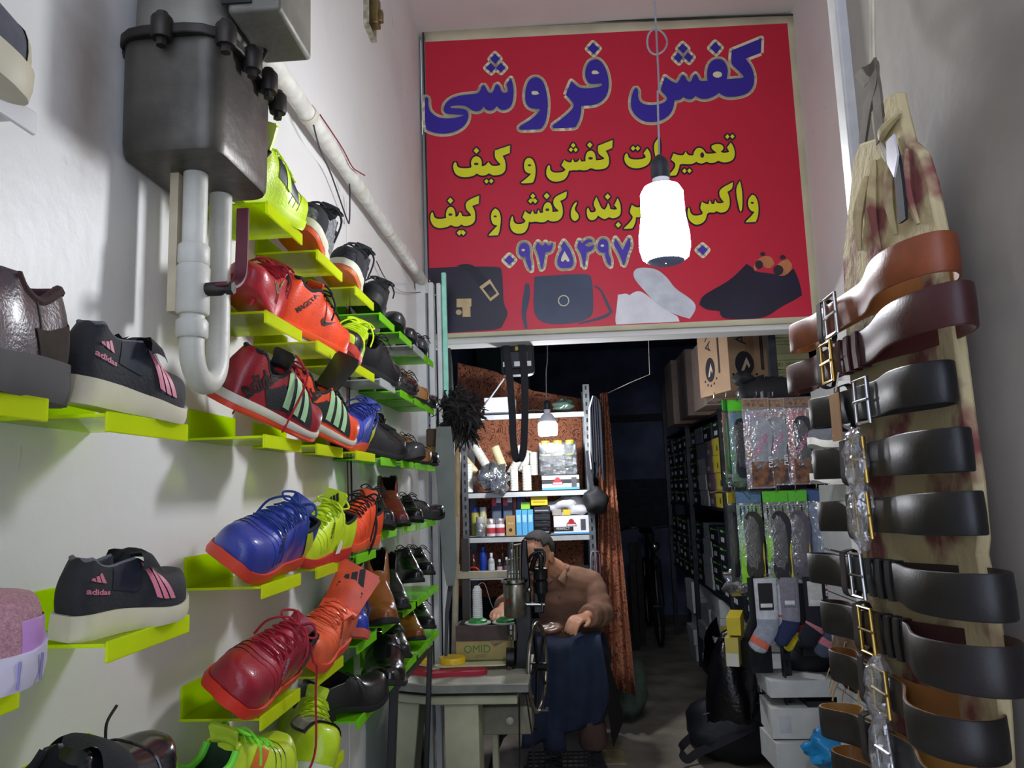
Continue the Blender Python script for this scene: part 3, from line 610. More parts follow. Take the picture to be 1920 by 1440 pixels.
# --- leathers and fabrics
def leather(n, c, r=.38): return mat(n, c, r, var=.12, scale=25, bump=.15, bscale=260, coat=.25)
def cloth(n, c, r=.85): return mat(n, c, r, var=.12, scale=60, bump=.35, bscale=420)
K_BLK = leather('black_leather', '17171a', .33); K_LIN = cloth('black_lining', '141314'); K_SOLE = mat('black_rubber', '1b1a1b', .6, var=.15); K_KNIT = cloth('black_knit', '1c1d20')
K_PAT = mat('polished_black_leather', '101012', .2, var=.1, scale=30, coat=.6)
RED_R = mat('orange_red_rubber', 'd93a26', .42, var=.06); CREAM_R = mat('cream_rubber', 'cfc8ad', .55, var=.08); WHITE_R = mat('white_rubber', 'dcdad2', .5, var=.06)
def place(pos, fwd, roll=0., yaw=0., pitch=0.):
    """fwd=+1: toe away from the street, heel toward it; yaw turns the toe out of the wall; roll lowers the outer side; pitch lifts the toe"""
    return T(pos) @ Rz(90 - yaw if fwd > 0 else -90 + yaw) @ Rx(roll * (1 if fwd > 0 else -1)) @ Ry(-pitch)
GR = {0: 'shoes on the top row of the left wall', 1: 'shoes on the second row of the left wall', 2: 'shoes on the third row of the left wall', 3: 'shoes on the fourth row of the left wall', 4: 'shoes on the fifth row of the left wall', 5: 'shoes on the bottom row of the left wall', 6: 'shoes on the near shelves by the gas pipe'}
def shoe_root(name, label, cat, l, row, y, z, fwd, x=-.512, roll=24., yaw=8., pitch=0., mid=.5, sc=None):
    sc = sc or (1. if row == 6 else .9)
    """y = middle of the shoe along the wall, z = top of its shelf"""
    M0 = place((0, 0, 0), fwd, roll, yaw, pitch) @ Matrix.Scale(sc, 4)
    pts = [M0 @ Vector((t * l.L, q * l.hw(t), l.bot(t))) for t in (0.02, .1, .25, .6, .75, .9) for q in (-1, 1)]
    c = M0 @ Vector((l.L * mid, 0, 0)); lo = min(p.z for p in pts)
    return thing(name, label, cat, T(x - c.x, y - c.y, z - lo) @ M0, GR[row])
YC = [1.225, 1.475, 1.745, 1.975, 2.215, 2.42, 2.605]
ZR = [1.868, 1.690, 1.495, 1.270, 1.083, .93]
ZN = [1.86, 1.690, 1.490, 1.307, 1.083, .935]      # the same rows on the far panel
# ------------------------------------------------------------------ acrylic shelves
A_LIME = acrylic('lime_acrylic', 'e8fb10', 'ecff50', .52); A_GREEN = acrylic('green_acrylic', 'a8f22c', 'c4ff70', .5); A_CLEAR = acrylic('clear_acrylic', 'e2e6e6', 'eef2f2', .6)
A_LIPS = {id(A_LIME): acrylic('lime_acrylic_edge', 'f4ff38', 'f4ff70', .3), id(A_GREEN): acrylic('green_acrylic_edge', 'b4ff44', 'c4ff70', .3), id(A_CLEAR): acrylic('clear_acrylic_edge', 'eef2f2', 'ffffff', .4)}
_sh = {}
def shelf(y1, z, m, label, row, ln=.165, dep=.12):
    """y1 = far end, z = top face"""
    k = (id(m), ln, dep); M = T(LW, y1 - ln / 2, z)
    if k in _sh: return copy_tree(_sh[k], M, label, 'acrylic shoe shelves on the left wall')
    t = thing('shoe_shelf', label, 'shelf', M, 'acrylic shoe shelves on the left wall'); _sh[k] = t
    MB().box((dep / 2 + .0, 0, -.002), (dep, ln, .004)).build('plate', m, t, bevel=.0008)
    MB().box((.003, 0, .0225), (.004, ln, .045)).build('back_plate', m, t, bevel=.0008)
    M_l = A_LIPS[id(m)]
    MB().box((dep + .0018, 0, -.0085), (.0042, ln, .021)).build('lip', M_l, t, bevel=.0012)
    MB().box((dep / 2, -ln / 2 - .0004, -.002), (dep, .001, .0036)).build('edge', M_l, t)
    return t
# shelves: (column, row) on the near panel are lime, on the far panel green
_o = ['first', 'second', 'third', 'fourth', 'fifth', 'sixth', 'last']
_rw = ['top', 'second', 'third', 'fourth', 'fifth', 'bottom']
for r in range(6):
    for c in range(7):
        if r == 5 and c < 2: z = (.945, .905)[c]
        else: z = (ZR if c < 3 else ZN)[r]
        m = A_LIME if c < 3 else A_GREEN; cn = 'lime' if c < 3 else 'green'
        if (c, r) in ((3, 1), (5, 0)): m = A_CLEAR; cn = 'clear'
        if r >= 3 and c >= 2: m = A_GREEN; cn = 'green'
        shelf(YC[c] + .085, z, m, '%s acrylic shelf, %s along the %s row of the left wall' % (cn, _o[c], _rw[r]), r)
A_WHITE = acrylic('white_acrylic', 'e6e6e6', 'ffffff', .15); A_LIPS[id(A_WHITE)] = mat('white_acrylic_lip', 'e4e4e6', .3, var=.03)
shelf(.615, 1.744, A_WHITE, 'white acrylic shelf high on the wall left of the gas meter', 6)
shelf(.650, 1.492, A_LIME, 'lime acrylic shelf under the dark brown shoe heel', 6); shelf(.905, 1.490, A_LIME, 'lime acrylic shelf under the higher pink-striped kids shoe', 6)
shelf(.920, 1.263, A_LIME, 'lime acrylic shelf under the lower pink-striped kids shoe', 6); shelf(.632, 1.254, A_LIME, 'lime acrylic shelf under the pink glitter shoe', 6)
shelf(.925, 1.085, A_LIME, 'lime acrylic shelf under the black shoe with cream toe rim', 6)

def indoor(label, row, y, z, fwd, up, sole='d8432c', lace='20242c', lin=None, mid=None, tng=None, tw=.05, tu=.03, tl=-.012, curl=0., flare=1., L=.272, roll=24, yaw=14, pitch=0, x=-.512, bows=True, drop=.05, heel=None, mark=None, mcol=None, seams=True, name='football_shoe', **k):
    l = Last(L=L, **k); t = shoe_root(name, label, 'shoe', l, row, y, z, fwd, x, roll, yaw, pitch); rs = -1 if fwd > 0 else 1
    mu = leather('synthetic_' + up, up, .36); ml = cloth('lining_' + (lin or '18181a'), lin or '18181a')
    upper_parts(l, mu, ml, t); ms = mat('rubber_' + sole, sole, .42, var=.07)
    if mid: sole_part(l, ms, t, 'outsole', 0, .42); sole_part(l, mat('rubber_' + mid, mid, .5, var=.06), t, 'midsole', .42, 1, .0045)
    else: sole_part(l, ms, t)
    la = cloth('lace_' + lace, lace); mt = leather('synthetic_' + (tng or up), tng or up, .45)
    laces(l, la, t, loops=bow(l, .43, drop=drop) if bows else None); to, te, td = tongue(l, mt, t, tw, tu, tl, curl=curl, flare=flare); collar(l, ml, t)
    if heel: quad_patch(l, rs, [(.02, .03), (.16, .03), (.30, .33), (.2, .34)], leather('synthetic_' + heel, heel), t, 'heel_panel')
    if seams:
        md = mat('stitch_' + up, up, .6, var=.5)
        for d in (.0, .05, .10): seam(l, lambda v, d=d: .80 - d - .10 * abs(v - .5) * 2, md, t, .0009, .05, .95)
    return l, t, rs, (te, td)
M_INK = mat('black_print', '151515', .5); M_PINK = mat('pink_print', 'd0788c', .5); M_MINT = mat('pale_green_print', '9fc795', .5); M_SIL = mat('silver_foil', 'b9b9c4', .25, metal=.6)
# ---- top row
l, t, rs, e = indoor('neon yellow boot with dark mesh window, partly hidden by the gas meter', 0, 1.215, 1.868, 1, 'c9e81c', 'c4e020', 'cfee20', '1c1d1c', bows=False, tu=.05, hc=.085, hi=.095)
quad_patch(l, rs, [(.48, .16), (.72, .12), (.66, .36), (.46, .38)], mat('dark_mesh', '2b3340', .4, var=.4, scale=150), t, 'mesh_window'); quad_patch(l, rs, [(.56, .14), (.60, .13), (.56, .37), (.52, .37)], mat('neon_bar', 'c9f01c', .5), t, 'mesh_bar', .0024)
R_ = l.ring(.03); p = R_[10]
MB().tube([p + Vector((-.008 + .004 * math.sin(a), .010 * math.sin(a), .018 - .018 * math.cos(a))) for a in np.linspace(.2, 2 * PI - .2, 14)], .0028, 6).build('pull_loop', mat('neon_bar', 'c9f01c', .5), t)
toe_cap(l, film('clear_plastic', 'd8e8a0', .35), t, .55, 'plastic_wrap', 0, .48, .97, .004)
def runner(label, row, y, z, fwd, up, lace, mids, outs, line, **k):
    l = Last(L=.275, W=.1, hc=.078, dip=.062, hi=.088, ht=.056, soleh=.034, solet=.024); kw = dict(x=-.512, roll=24, yaw=14); kw.update(k)
    t = shoe_root('knit_sneaker', label, 'shoe', l, row, y, z, fwd, **kw); rs = -1 if fwd > 0 else 1
    upper_parts(l, mat('knit_' + up, up, .85, col2=line, var=.2, scale=160, bump=.5, bscale=200), K_LIN, t)
    sole_part(l, mat('rubber_' + outs, outs, .45, var=.08), t, 'outsole', 0, .42); sole_part(l, mat('rubber_' + mids, mids, .5, var=.06), t, 'midsole', .42, 1, .005)
    laces(l, cloth('lace_' + lace, lace), t, loops=bow(l, .43, drop=.07), r=.0026); tongue(l, K_KNIT, t, .05, .035); collar(l, K_KNIT, t, .005); toe_cap(l, K_KNIT, t, .86)
    return l, t, rs
runner('grey patterned sneaker with cream midsole and orange outsole', 0, 1.475, 1.868, -1, '8b8d90', '1b1c20', 'd8d3bb', 'd8562a', '4a4c50')
runner('charcoal knit sneaker with cream sole beside the patterned grey one', 0, 1.745, 1.868, -1, '3a3d42', '1b1c20', 'd2d2bc', 'c86a3a', '1a1c20')
def black_shoe(name, label, row, y, z, fwd, up=K_BLK, sole=K_SOLE, kind='lace', yaw=20, roll=16, x=-.512, pitch=0, L=.285, tan=None, **k):
    a = dict(W=.098, hc=.066, dip=.052, hi=.078, ht=.046, point=.55, soleh=.008, solet=.009, heel=.02)
    if kind == 'boot': a.update(shaft=.155, hi=.098, t1=.37, hc=.15)
    if kind == 'loafer': a.update(t1=.46, hi=.066)
    sc = .9
    if y > 2.1: sc = .80; yaw += 6; x = -.505
    if y > 2.35: sc = .77
    if kind == 'trainer': a.update(heel=0., soleh=.028, solet=.02, point=.1, hc=.075, hi=.085)
    a.update(k); l = Last(L=L, **a); t = shoe_root(name, label, 'shoe', l, row, y, z, fwd, x, roll, yaw, pitch, sc=sc); rs = -1 if fwd > 0 else 1
    upper_parts(l, up, tan or K_LIN, t); sole_part(l, sole, t)
    if l.heel: sole_part(l, sole, t, 'heel', -(l.heel - .0004) / (l.zt(.1) + .004 - l.heel), 0.0, .002, 0., .27)
    if kind == 'lace': laces(l, cloth('lace_17171a', '17171a'), t, .44, .58, 4, .09, .0018, bow(l, .43, drop=.02)); tongue(l, up, t, .04, .012); toe_cap(l, up, t, .80, lift=.0016); seam(l, lambda v: .80, K_LIN, t)
    if kind == 'loafer': band(l, up, t, .56, .075); collar(l, up, t, .003)
    if kind == 'trainer': laces(l, cloth('lace_17171a', '17171a'), t, .44, .62, 5, .13, .0024, bow(l, .43, drop=.04)); tongue(l, K_KNIT, t, .05, .03); collar(l, K_KNIT, t, .005)
    if kind == 'boot':
        collar(l, up, t, .003, .32)
        R = l.ring(.03); p = R[10]; MB().box((p.x - .004, 0, p.z + .012), (.004, .022, .04)).build('pull_tab', leather('tan_tab', '9a6238'), t, bevel=.001)
    return l, t, rs
black_shoe('sneaker', 'black sneaker with long dangling laces on the top row', 0, 1.985, 1.86, -1, K_KNIT, kind='trainer', yaw=14, roll=22)
black_shoe('leather_shoe', 'dark grey leather shoe after the sneaker with dangling laces, top row', 0, 2.215, 1.86, -1, leather('dark_grey_leather', '303236', .4), kind='loafer', yaw=12, roll=20, heel=.012)
black_shoe('leather_shoe', 'plain black shoe on the clear acrylic shelf of the top row', 0, 2.42, 1.86, -1, K_BLK, kind='loafer', yaw=10, roll=18, heel=.01)
black_shoe('leather_shoe', 'grey sheen black shoe at the far end of the top row', 0, 2.605, 1.86, -1, leather('slate_leather', '3c3f46', .4), kind='lace', yaw=10, roll=18, heel=.01)
# ---- second row
l, t, rs, e = indoor('red studded football boot with iridescent silver swoosh', 1, 1.215, 1.690, -1, 'b3202e', 'b51f2c', 'a81c2c', '7c1420', L=.275, hi=.082, soleh=.012, solet=.010, roll=24, tng='a01c2a', spring=.012)
swoosh(l, .105, .60, .23, rs, mat('lime_trim', 'a8c838', .4), t); swoosh(l, .092, .60, .235, rs, mat('iridescent_foil', '5a7a98', .2, metal=.5, var=.3, scale=8), t).location.y += .0008
s = MB()
for a, b in ((.08, .6), (.08, -.6), (.2, .6), (.2, -.6), (.62, .75), (.62, -.75), (.76, .72), (.76, -.72), (.88, .5), (.88, -.5)): s.lathe([(.004, -.010), (.0075, .006)], 8, T(a * l.L, b * l.hw(a), l.bot(a)))
s.build('studs', mat('rubber_b51f2c', 'b51f2c', .42), t)
l, t, rs, e = indoor('bright orange boot with black collar and black swoosh, heel to the street', 1, 1.48, 1.690, 1, 'e8481c', 'e0501f', '1b1a1c', '151416', hc=.098, dip=.085, hi=.092, pitch=-7, yaw=18, tw=.045, soleh=.012, solet=.010, seams=False)
dec_text(l, 'MAGISTA', .020, .22, .22, rs, M_INK, t, 55); swoosh(l, .05, .52, .14, rs, M_INK, t, 20)
MB().tube(crom([l.ring(.03)[10] + Vector(q) for q in ((0, .012, 0), (-.008, .008, .028), (-.008, -.008, .028), (0, -.012, 0))], 6), .0035, 6).build('pull_loop', M_INK, t)
l, t, rs, e = indoor('yellow-green football shoe with thin black swoosh outline and black toe', 1, 1.745, 1.690, -1, 'c3dc22', 'b83a30', 'cdea20', '20221c', hi=.09)
P = [Vector((x * .085, y * .085)) for x, y in SWOOSH]; f = decal_map(l, .50, .2, rs); q = subdiv(P, 4); s = MB(); s.tube([f(a.x, a.y, .0016) for a in q + q[:1]], .0011, 5); s.build('swoosh_outline', M_INK, t)
toe_cap(l, K_BLK, t, .84)
black_shoe('derby_shoe', 'heavy black lace-up on the clear shelf of the second row', 1, 1.985, 1.69, 1, K_BLK, kind='lace', yaw=18, roll=22, hi=.09, soleh=.014)
black_shoe('slip_on_shoe', 'black slip-on with polished toe next to the clear shelf', 1, 2.215, 1.69, 1, K_PAT, kind='loafer', yaw=20, roll=16)
black_shoe('leather_shoe', 'two-tone brown and cream leather shoe on the second row', 1, 2.42, 1.69, 1, leather('tan_gold_leather', '9a6a3c', .3), kind='lace', yaw=20, roll=16, tan=cloth('brown_lining', '4a2c18'))
black_shoe('slip_on_shoe', 'shiny black slip-on at the far end of the second row', 1, 2.605, 1.69, 1, K_PAT, kind='loafer', yaw=18, roll=16)
# ---- third row
l, t, rs, e = indoor('dark red and black shoe with pale green stripes and dangling red lace', 2, 1.235, 1.495, 1, '8f1622', 'd8442c', 'a8182a', '17171a', 'cfcabb', tng='1a1a1c', L=.262, x=-.495, yaw=20, pitch=-12, roll=26, hc=.088, hi=.092, W=.102, soleh=.022, seams=False, drop=.12)
MB().tube(crom([l.S(.42, .42, .006), l.S(.43, .30, .012), l.S(.44, .2, .016), l.S(.44, .1, .02), l.S(.45, .02, .02), l.S(.44, .0, .03) + Vector((0, -.012, -.035))], 5), .0028, 6, flat=.5).build('lace_end', cloth('lace_a8182a', 'a8182a'), t)
for a in (1, -1): quad_patch(l, a, [(.30, .03), (.74, .03), (.62, .36), (.20, .2)], K_KNIT, t, 'side_panel', .0010)
stripes3(l, M_MINT, t, .42, .085, .055, .05, .045, .33); dec_text(l, 'adidas', .045, .155, .20, rs, M_INK, t, 60, bold=.03)
l, t, rs, e = indoor('orange and black shoe with tall black tongue and pale green stripes', 2, 1.465, 1.495, 1, 'e0481e', 'd84a28', '1a1a1c', '17171a', 'c8c4b4', tng='1c1c1e', tw=.062, tu=.085, tl=.02, flare=1.15, yaw=22, pitch=-12, x=-.495, roll=26, hc=.085, W=.102, seams=False, bows=False)
for a in (1, -1): quad_patch(l, a, [(.30, .03), (.74, .03), (.62, .36), (.20, .2)], K_KNIT, t, 'side_panel', .0010)
stripes3(l, M_MINT, t, .42, .085, .055, .05, .045, .33); dec_text(l, 'adidas', .045, .155, .20, rs, M_INK, t, 60, bold=.03)
l, t, rs, e = indoor('blue football shoe with yellow heel panel under the tall black tongue', 2, 1.745, 1.495, -1, '3b4aa8', 'd6452e', '24357e', '20264a', heel='c4d420', hi=.092, roll=32, yaw=2)
bars(l, .03, .48, .46, rs, M_INK, t)
black_shoe('oxford_shoe', 'black lace-up on the third row left of the tall laced boot', 2, 1.985, 1.49, 1, K_BLK, kind='lace', yaw=30, roll=14, hi=.086)
l, t, rs = black_shoe('laced_boot', 'tall black laced boot with chunky sole on the third row', 2, 2.195, 1.49, -1, leather('nubuck_black', '1c1c1f', .7), kind='boot', yaw=68, roll=2, x=-.50, L=.27, point=.1, soleh=.02, solet=.018, shaft=.145)
s = MB()
for k in range(6):
    a = .36 + k * .035; s.tube([l.S(a, v, .004) for v in np.linspace(.36, .64, 7)], .003, 6)
s.build('laces', cloth('lace_17171a', '17171a'), t)
black_shoe('dress_shoe', 'tan brown polished dress shoe between black boot and black slip-on', 2, 2.42, 1.49, 1, leather('glossy_tan', '8a5a30', .22), kind='lace', yaw=25, roll=14, tan=cloth('cream_lining', 'b8ab8c'))
black_shoe('slip_on_shoe', 'shiny black slip-on at the far end of the third row', 2, 2.605, 1.49, 1, K_PAT, kind='loafer', yaw=18, roll=16, tan=cloth('grey_lining', '8a8a8a'))
# ---- fourth row
l, t, rs, e = indoor('blue football shoe with orange-red sole and blue laces', 3, 1.225, 1.270, -1, '33409c', 'd8432c', '1f3f86', '14151c', heel='c0d020', W=.106, hi=.094, ht=.054, L=.275, roll=36, yaw=-3, x=-.502)
dec_text(l, 'adidas', .016, .66, .27, rs, M_INK, t, 60)
def logo_on_tongue(l, t, e, w, h, m=M_INK, text=True, back=True):
    te, td = e; n = Vector((0, 1, 0)).cross(td).normalized(); n = n if n.x > 0 else -n
    M = basis(Vector((0, 1, 0)), td, te - td * h + n * .0034)
    s = MB()
    for P in BARS:
        V, F = poly_geo([[(x * w, y * w + (.004 if text else 0)) for x, y in P]], 0., 0.); s.add(V, F, M)
    s.build('emblem', m, t)
    if text: put_text('adidas', w * .5, M @ T(0, -w * .22, .0), 'lettering', m, t, .03)
l, t, rs, e = indoor('yellow-green football shoe with red sole and black tongue mark', 3, 1.475, 1.268, -1, 'c2dc20', 'c0302c', 'c6e22a', '1b1c1a', tng='c2dc20', tw=.055, tu=.045, tl=.0, roll=20, yaw=-9, x=-.495, hi=.092)
logo_on_tongue(l, t, e, .024, .022, text=False); dec_text(l, 'adidas', .014, .55, .22, rs, M_INK, t, 60); quad_patch(l, rs, [(.36, -.02), (.44, -.02), (.40, .1), (.36, .1)], WHITE_R, t, 'sole_flash', .006)
l, t, rs, e = indoor('orange football shoe with black laces and a long trailing lace', 3, 1.745, 1.276, -1, 'e6502a', 'e05a34', '141416', '141416', tng='e6502a', tw=.05, tu=.035, roll=16, yaw=-6, x=-.495, hi=.095, drop=.10)
_i = (t.matrix_world).inverted()
MB().tube(crom([_i @ onX(*q) for q in ((702, 955, -.445), (706, 985, -.44), (700, 1015, -.445), (688, 1042, -.46), (668, 1070, -.48), (650, 1092, -.49))], 5), .0032, 6).build('lace_end', cloth('lace_141416', '141416'), t)
black_shoe('derby_shoe', 'black cap-toe shoe behind the orange shoe with black laces', 3, 1.985, 1.307, -1, K_BLK, kind='lace', yaw=30, roll=10, hi=.082)
black_shoe('chelsea_boot', 'burgundy leather ankle boot on the fourth row', 3, 2.215, 1.307, -1, leather('burgundy_leather', '5e2420', .25), kind='boot', yaw=20, roll=0, x=-.5, L=.27)
black_shoe('dress_shoe', 'shiny black laced shoe beyond the burgundy boot', 3, 2.42, 1.307, -1, K_PAT, kind='lace', yaw=20, roll=6)
black_shoe('slip_on_shoe', 'shiny black slip-on at the far end of the fourth row', 3, 2.605, 1.307, 1, K_PAT, kind='loafer', yaw=35, roll=10)
# ---- fifth row
l, t, rs, e = indoor('crimson football shoe with bright red sole and long hanging red lace', 4, 1.21, 1.083, -1, '9c1c2e', 'd8301f', 'a01b2e', '101012', tng='a01b2e', W=.106, hi=.094, ht=.056, L=.28, roll=38, yaw=-1, x=-.50, heel='2a3030')
dec_text(l, 'adidas', .015, .62, .26, rs, mat('grey_print', '7d7d90', .4), t, 60)
MB().tube(crom([l.S(.36, .36, .006), l.S(.33, .28, .02), l.S(.30, .24, .03), l.S(.29, .2, .034) + Vector((0, .02, -.03)), l.S(.29, .2, .034) + Vector((0, .075, -.10)), l.S(.31, .2, .034) + Vector((0, .09, -.14)), l.S(.34, .2, .034) + Vector((0, .09, -.175))], 6), .0032, 6, flat=.5).build('lace_end', cloth('lace_a01b2e', 'a01b2e'), t)
l, t, rs, e = indoor('salmon orange football shoe with tall upright lettered tongue', 4, 1.485, 1.083, -1, 'e2603a', 'e0502c', 'ec6a44', '1d1d1d', tng='e2542c', tw=.082, tu=.088, tl=-.02, flare=1.25, roll=28, yaw=0, x=-.49, W=.104, hi=.092, bows=False)
logo_on_tongue(l, t, e, .050, .040); dec_text(l, 'adidas', .015, .60, .27, rs, M_INK, t, 60)
l, t, rs, e = indoor('bright blue shoe with pink sole and hanging blue lace', 4, 1.755, 1.087, -1, '2338a0', 'c8564c', '1d2f80', '14182c', heel='c4d420', tng='22369c', tw=.055, tu=.045, roll=8, yaw=24)
MB().tube(crom([l.S(.40, .3, .006), l.S(.36, .22, .02), l.S(.35, .12, .024), l.S(.35, .05, .026) + Vector((0, .0, -.06))], 5), .0026, 6).build('lace_end', cloth('lace_1d2f80', '1d2f80'), t)
black_shoe('chelsea_boot', 'tan brown ankle boot with polished toe on the fifth row', 4, 1.99, 1.083, -1, leather('cognac_leather', '7e4a22', .22), kind='boot', yaw=20, roll=0, x=-.49, L=.285, shaft=.165)
black_shoe('chelsea_boot', 'black ankle boot right behind the tan brown boot', 4, 2.205, 1.083, -1, K_BLK, kind='boot', yaw=20, roll=0, x=-.50, L=.27)
black_shoe('oxford_shoe', 'polished black lace-up beyond the black ankle boot', 4, 2.42, 1.13, -1, K_PAT, kind='lace', yaw=20, roll=0, hi=.10, hc=.09)
black_shoe('oxford_shoe', 'polished black lace-up at the far end of the fifth row', 4, 2.605, 1.13, -1, K_PAT, kind='lace', yaw=20, roll=4)
# ---- bottom row
l, t, rs, e = indoor('neon green running shoe with green laces at the bottom edge', 5, 1.17, .945, 1, 'c2dc2c', 'b4d424', '86e838', '1e3a22', tng='bcd83c', tw=.055, tu=.03, L=.29, W=.108, hc=.08, hi=.098, roll=10, yaw=14, heel='e07838', seams=True, pitch=4)
collar(l, mat('bright_green_binding', '6fe03c', .5), t, .006)
quad_patch(l, rs, [(.42, .1), (.5, .08), (.60, .3), (.53, .34)], mat('orange_trim', 'e0702c', .5), t, 'trim_stripe')
l, t, rs, e = indoor('yellow-green shoe with silver patch and black swoosh beside the black loafer', 5, 1.455, .905, -1, 'b7d41c', 'd0d4c0', 'b7d41c', '2c2a33', L=.285, W=.104, hi=.098, ht=.07, puff=1.15, roll=22, yaw=30, bows=False, seams=False)
toe_cap(l, mat('dark_rim', '37353f', .35), t, .585, 'patch_rim', .26, .80, .90, .0016); toe_cap(l, mat('silver_patch', 'a9a59c', .18, metal=.35, var=.2, scale=40), t, .61, 'silver_patch', .29, .77, .88, .003)
f = decal_map(l, .42, .22, rs); q = subdiv([Vector((x * .1, y * .1)) for x, y in SWOOSH], 4); s = MB(); s.tube([f(a.x, a.y, .0016) for a in q + q[:1]], .0013, 5); s.build('swoosh_outline', M_INK, t)
black_shoe('loafer', 'matte black loafer with block heel, toe turned away from the wall', 5, 1.735, .93, 1, K_BLK, kind='loafer', yaw=30, roll=12, pitch=8, heel=.03, point=.1, x=-.505, L=.265, hi=.075, hc=.075)
l, t, rs = black_shoe('loafer', 'large black loafer with strap and small metal emblem', 5, 1.975, .945, -1, K_PAT, kind='loafer', yaw=16, roll=6, point=.3, x=-.475, L=.34, W=.115, hi=.095)
dec_poly(l, [circ(0, 0, .008)], .56, .36, rs, M_SIL, t, lift=.005)
black_shoe('slip_on_shoe', 'black slip-on between the strapped loafer and tan shoe, bottom row', 5, 2.20, .955, -1, K_BLK, kind='loafer', yaw=20, roll=4, x=-.50, hi=.09, hc=.08)
black_shoe('dress_shoe', 'tan brown lace-up on the bottom row', 5, 2.42, .96, -1, leather('cognac_leather', '7e4a22', .22), kind='lace', yaw=20, roll=2, x=-.50, hi=.09, hc=.08)
black_shoe('slip_on_shoe', 'black lace-up at the far end of the bottom row', 5, 2.605, .96, -1, K_BLK, kind='lace', yaw=20, roll=4)
# ---- the near shelves
def kids(label, y, z, roll, yaw, x, pitch, sc):
    l = Last(L=.185, W=.074, hc=.068, dip=.055, hi=.066, ht=.044, soleh=.026, solet=.016, t1=.46)
    t = shoe_root('kids_sneaker', label, 'shoe', l, 6, y, z, 1, x, roll, yaw, pitch, sc=sc)
    upper_parts(l, mat('navy_black_felt', '26262b', .75, var=.15, scale=60, bump=.2, bscale=300), cloth('grey_lining_felt', '55565a'), t); sole_part(l, CREAM_R, t, grow=.005)
    band(l, K_KNIT, t, .50, .13, .30, .74, .012, 'strap'); stripes3(l, M_PINK, t, .56, .058, .044, .10, .07, .33)
    bars(l, .022, .13, .23, -1, M_PINK, t); dec_text(l, 'adidas', .0125, .135, .165, -1, M_PINK, t, 0, bold=.03); collar(l, cloth('grey_binding', '6a6b70'), t, .0028)
    quad_patch(l, -1, [(.24, .18), (.46, .12), (.46, .34), (.26, .36)], mat('navy_mesh', '141c2c', .7, var=.2, scale=200), t, 'mesh_panel', .0008)
    return t
kids('black kids shoe with pink stripes on the higher near shelf', .825, 1.490, 8, 8, -.495, -4, .94); kids('black kids shoe with pink stripes on the lower near shelf', .842, 1.263, 6, 14, -.492, 2, .86)
l = Last(L=.29, W=.11, hc=.085, dip=.062, hi=.09, soleh=.040, solet=.028); t = shoe_root('casual_shoe', 'dark brown leather shoe seen from its heel at the left edge', 'shoe', l, 6, .578, 1.492, -1, x=-.495, roll=2, yaw=6, sc=.9)
upper_parts(l, leather('dark_brown_leather', '4a4045', .3), cloth('maroon_fleece', '3a1f20'), t); sole_part(l, mat('worn_black_rubber', '2c2a2c', .65, var=.2), t, grow=.006); collar(l, cloth('maroon_fleece', '3a1f20'), t, .006)
for sd in (1, -1): quad_patch(l, sd, [(.015, .02), (.26, .02), (.30, .17), (.012, .2)], mat('brown_suede', '3a3027', .95, var=.2, scale=80), t, 'heel_counter')
seam(l, lambda v: .26, mat('stitch_dark', '201a1c', .7), t, .0013, .02, .36)
laces(l, K_LIN, t)
l = Last(L=.24, W=.092, hi=.07, soleh=.03, solet=.026, ht=.05); t = shoe_root('glitter_sneaker', 'pink glitter shoe with white sole at the left edge', 'shoe', l, 6, .555, 1.256, 1, x=-.492, roll=4, yaw=8, sc=.92)
def glitter():
    m = mat('pink_glitter', 'c48a98', .45, var=.2, scale=300, bump=.8, bscale=700, spec=.8); return m
upper_parts(l, glitter(), cloth('pink_lining', 'c9a0b4'), t); sole_part(l, mat('pale_lilac_rubber', 'd4cfe2', .5), t, grow=.006); collar(l, cloth('pink_lining', 'c9a0b4'), t)
band(l, mat('lilac_foil', 'c08ccc', .4), t, .86, .2, .0, .16, .002, 'side_foil'); band(l, mat('lilac_foil', 'c08ccc', .4), t, .86, .2, .84, 1., .002, 'side_foil'); laces(l, mat('pink_laces', 'cfa3b6', .6), t)
s = MB()
for a in np.linspace(.12, .96, 8):
    for sd in (1, -1): s.tube([Vector((a * l.L, l.bend(a) + sd * (l.hw(a) * 1.04 + .0062), z)) for z in (l.bot(a) + .003, l.zt(a))], .0012, 5)
s.build('sole_grooves', mat('lilac_groove', '7d78a8', .6), t)
l = Last(L=.26, W=.098, hc=.062, dip=.05, hi=.078, ht=.05, soleh=.018, solet=.016); t = shoe_root('patent_sneaker', 'glossy black shoe with cream toe rim at the bottom left', 'shoe', l, 6, .755, 1.080, 1, x=-.485, roll=12, yaw=10, sc=.92)
upper_parts(l, mat('glossy_navy_black', '16161c', .18, var=.1, coat=.5), K_LIN, t); sole_part(l, CREAM_R, t, grow=.006); collar(l, K_KNIT, t, .005); band(l, K_KNIT, t, .50, .16, .28, .74, .010, 'strap')
quad_patch(l, -1, [(.0, .02), (.2, .02), (.24, .2), (.02, .3)], CREAM_R, t, 'heel_panel'); MB().tube(crom([l.S(.62, .46, .004), l.S(.66, .42, .022), l.S(.74, .4, .036)], 5), .0018, 6).build('lace_end', K_LIN, t)
seam(l, lambda v: .74, mat('glossy_navy_black', '16161c', .2), t, .0016)
l = Last(L=.27, W=.1, soleh=.03, solet=.024, ht=.05, hi=.08); t = shoe_root('sneaker', 'grey sneaker with cream sole on the white shelf at the top left', 'shoe', l, 6, .475, 1.735, 1, x=-.485, roll=4, yaw=4, pitch=-5, sc=.95)
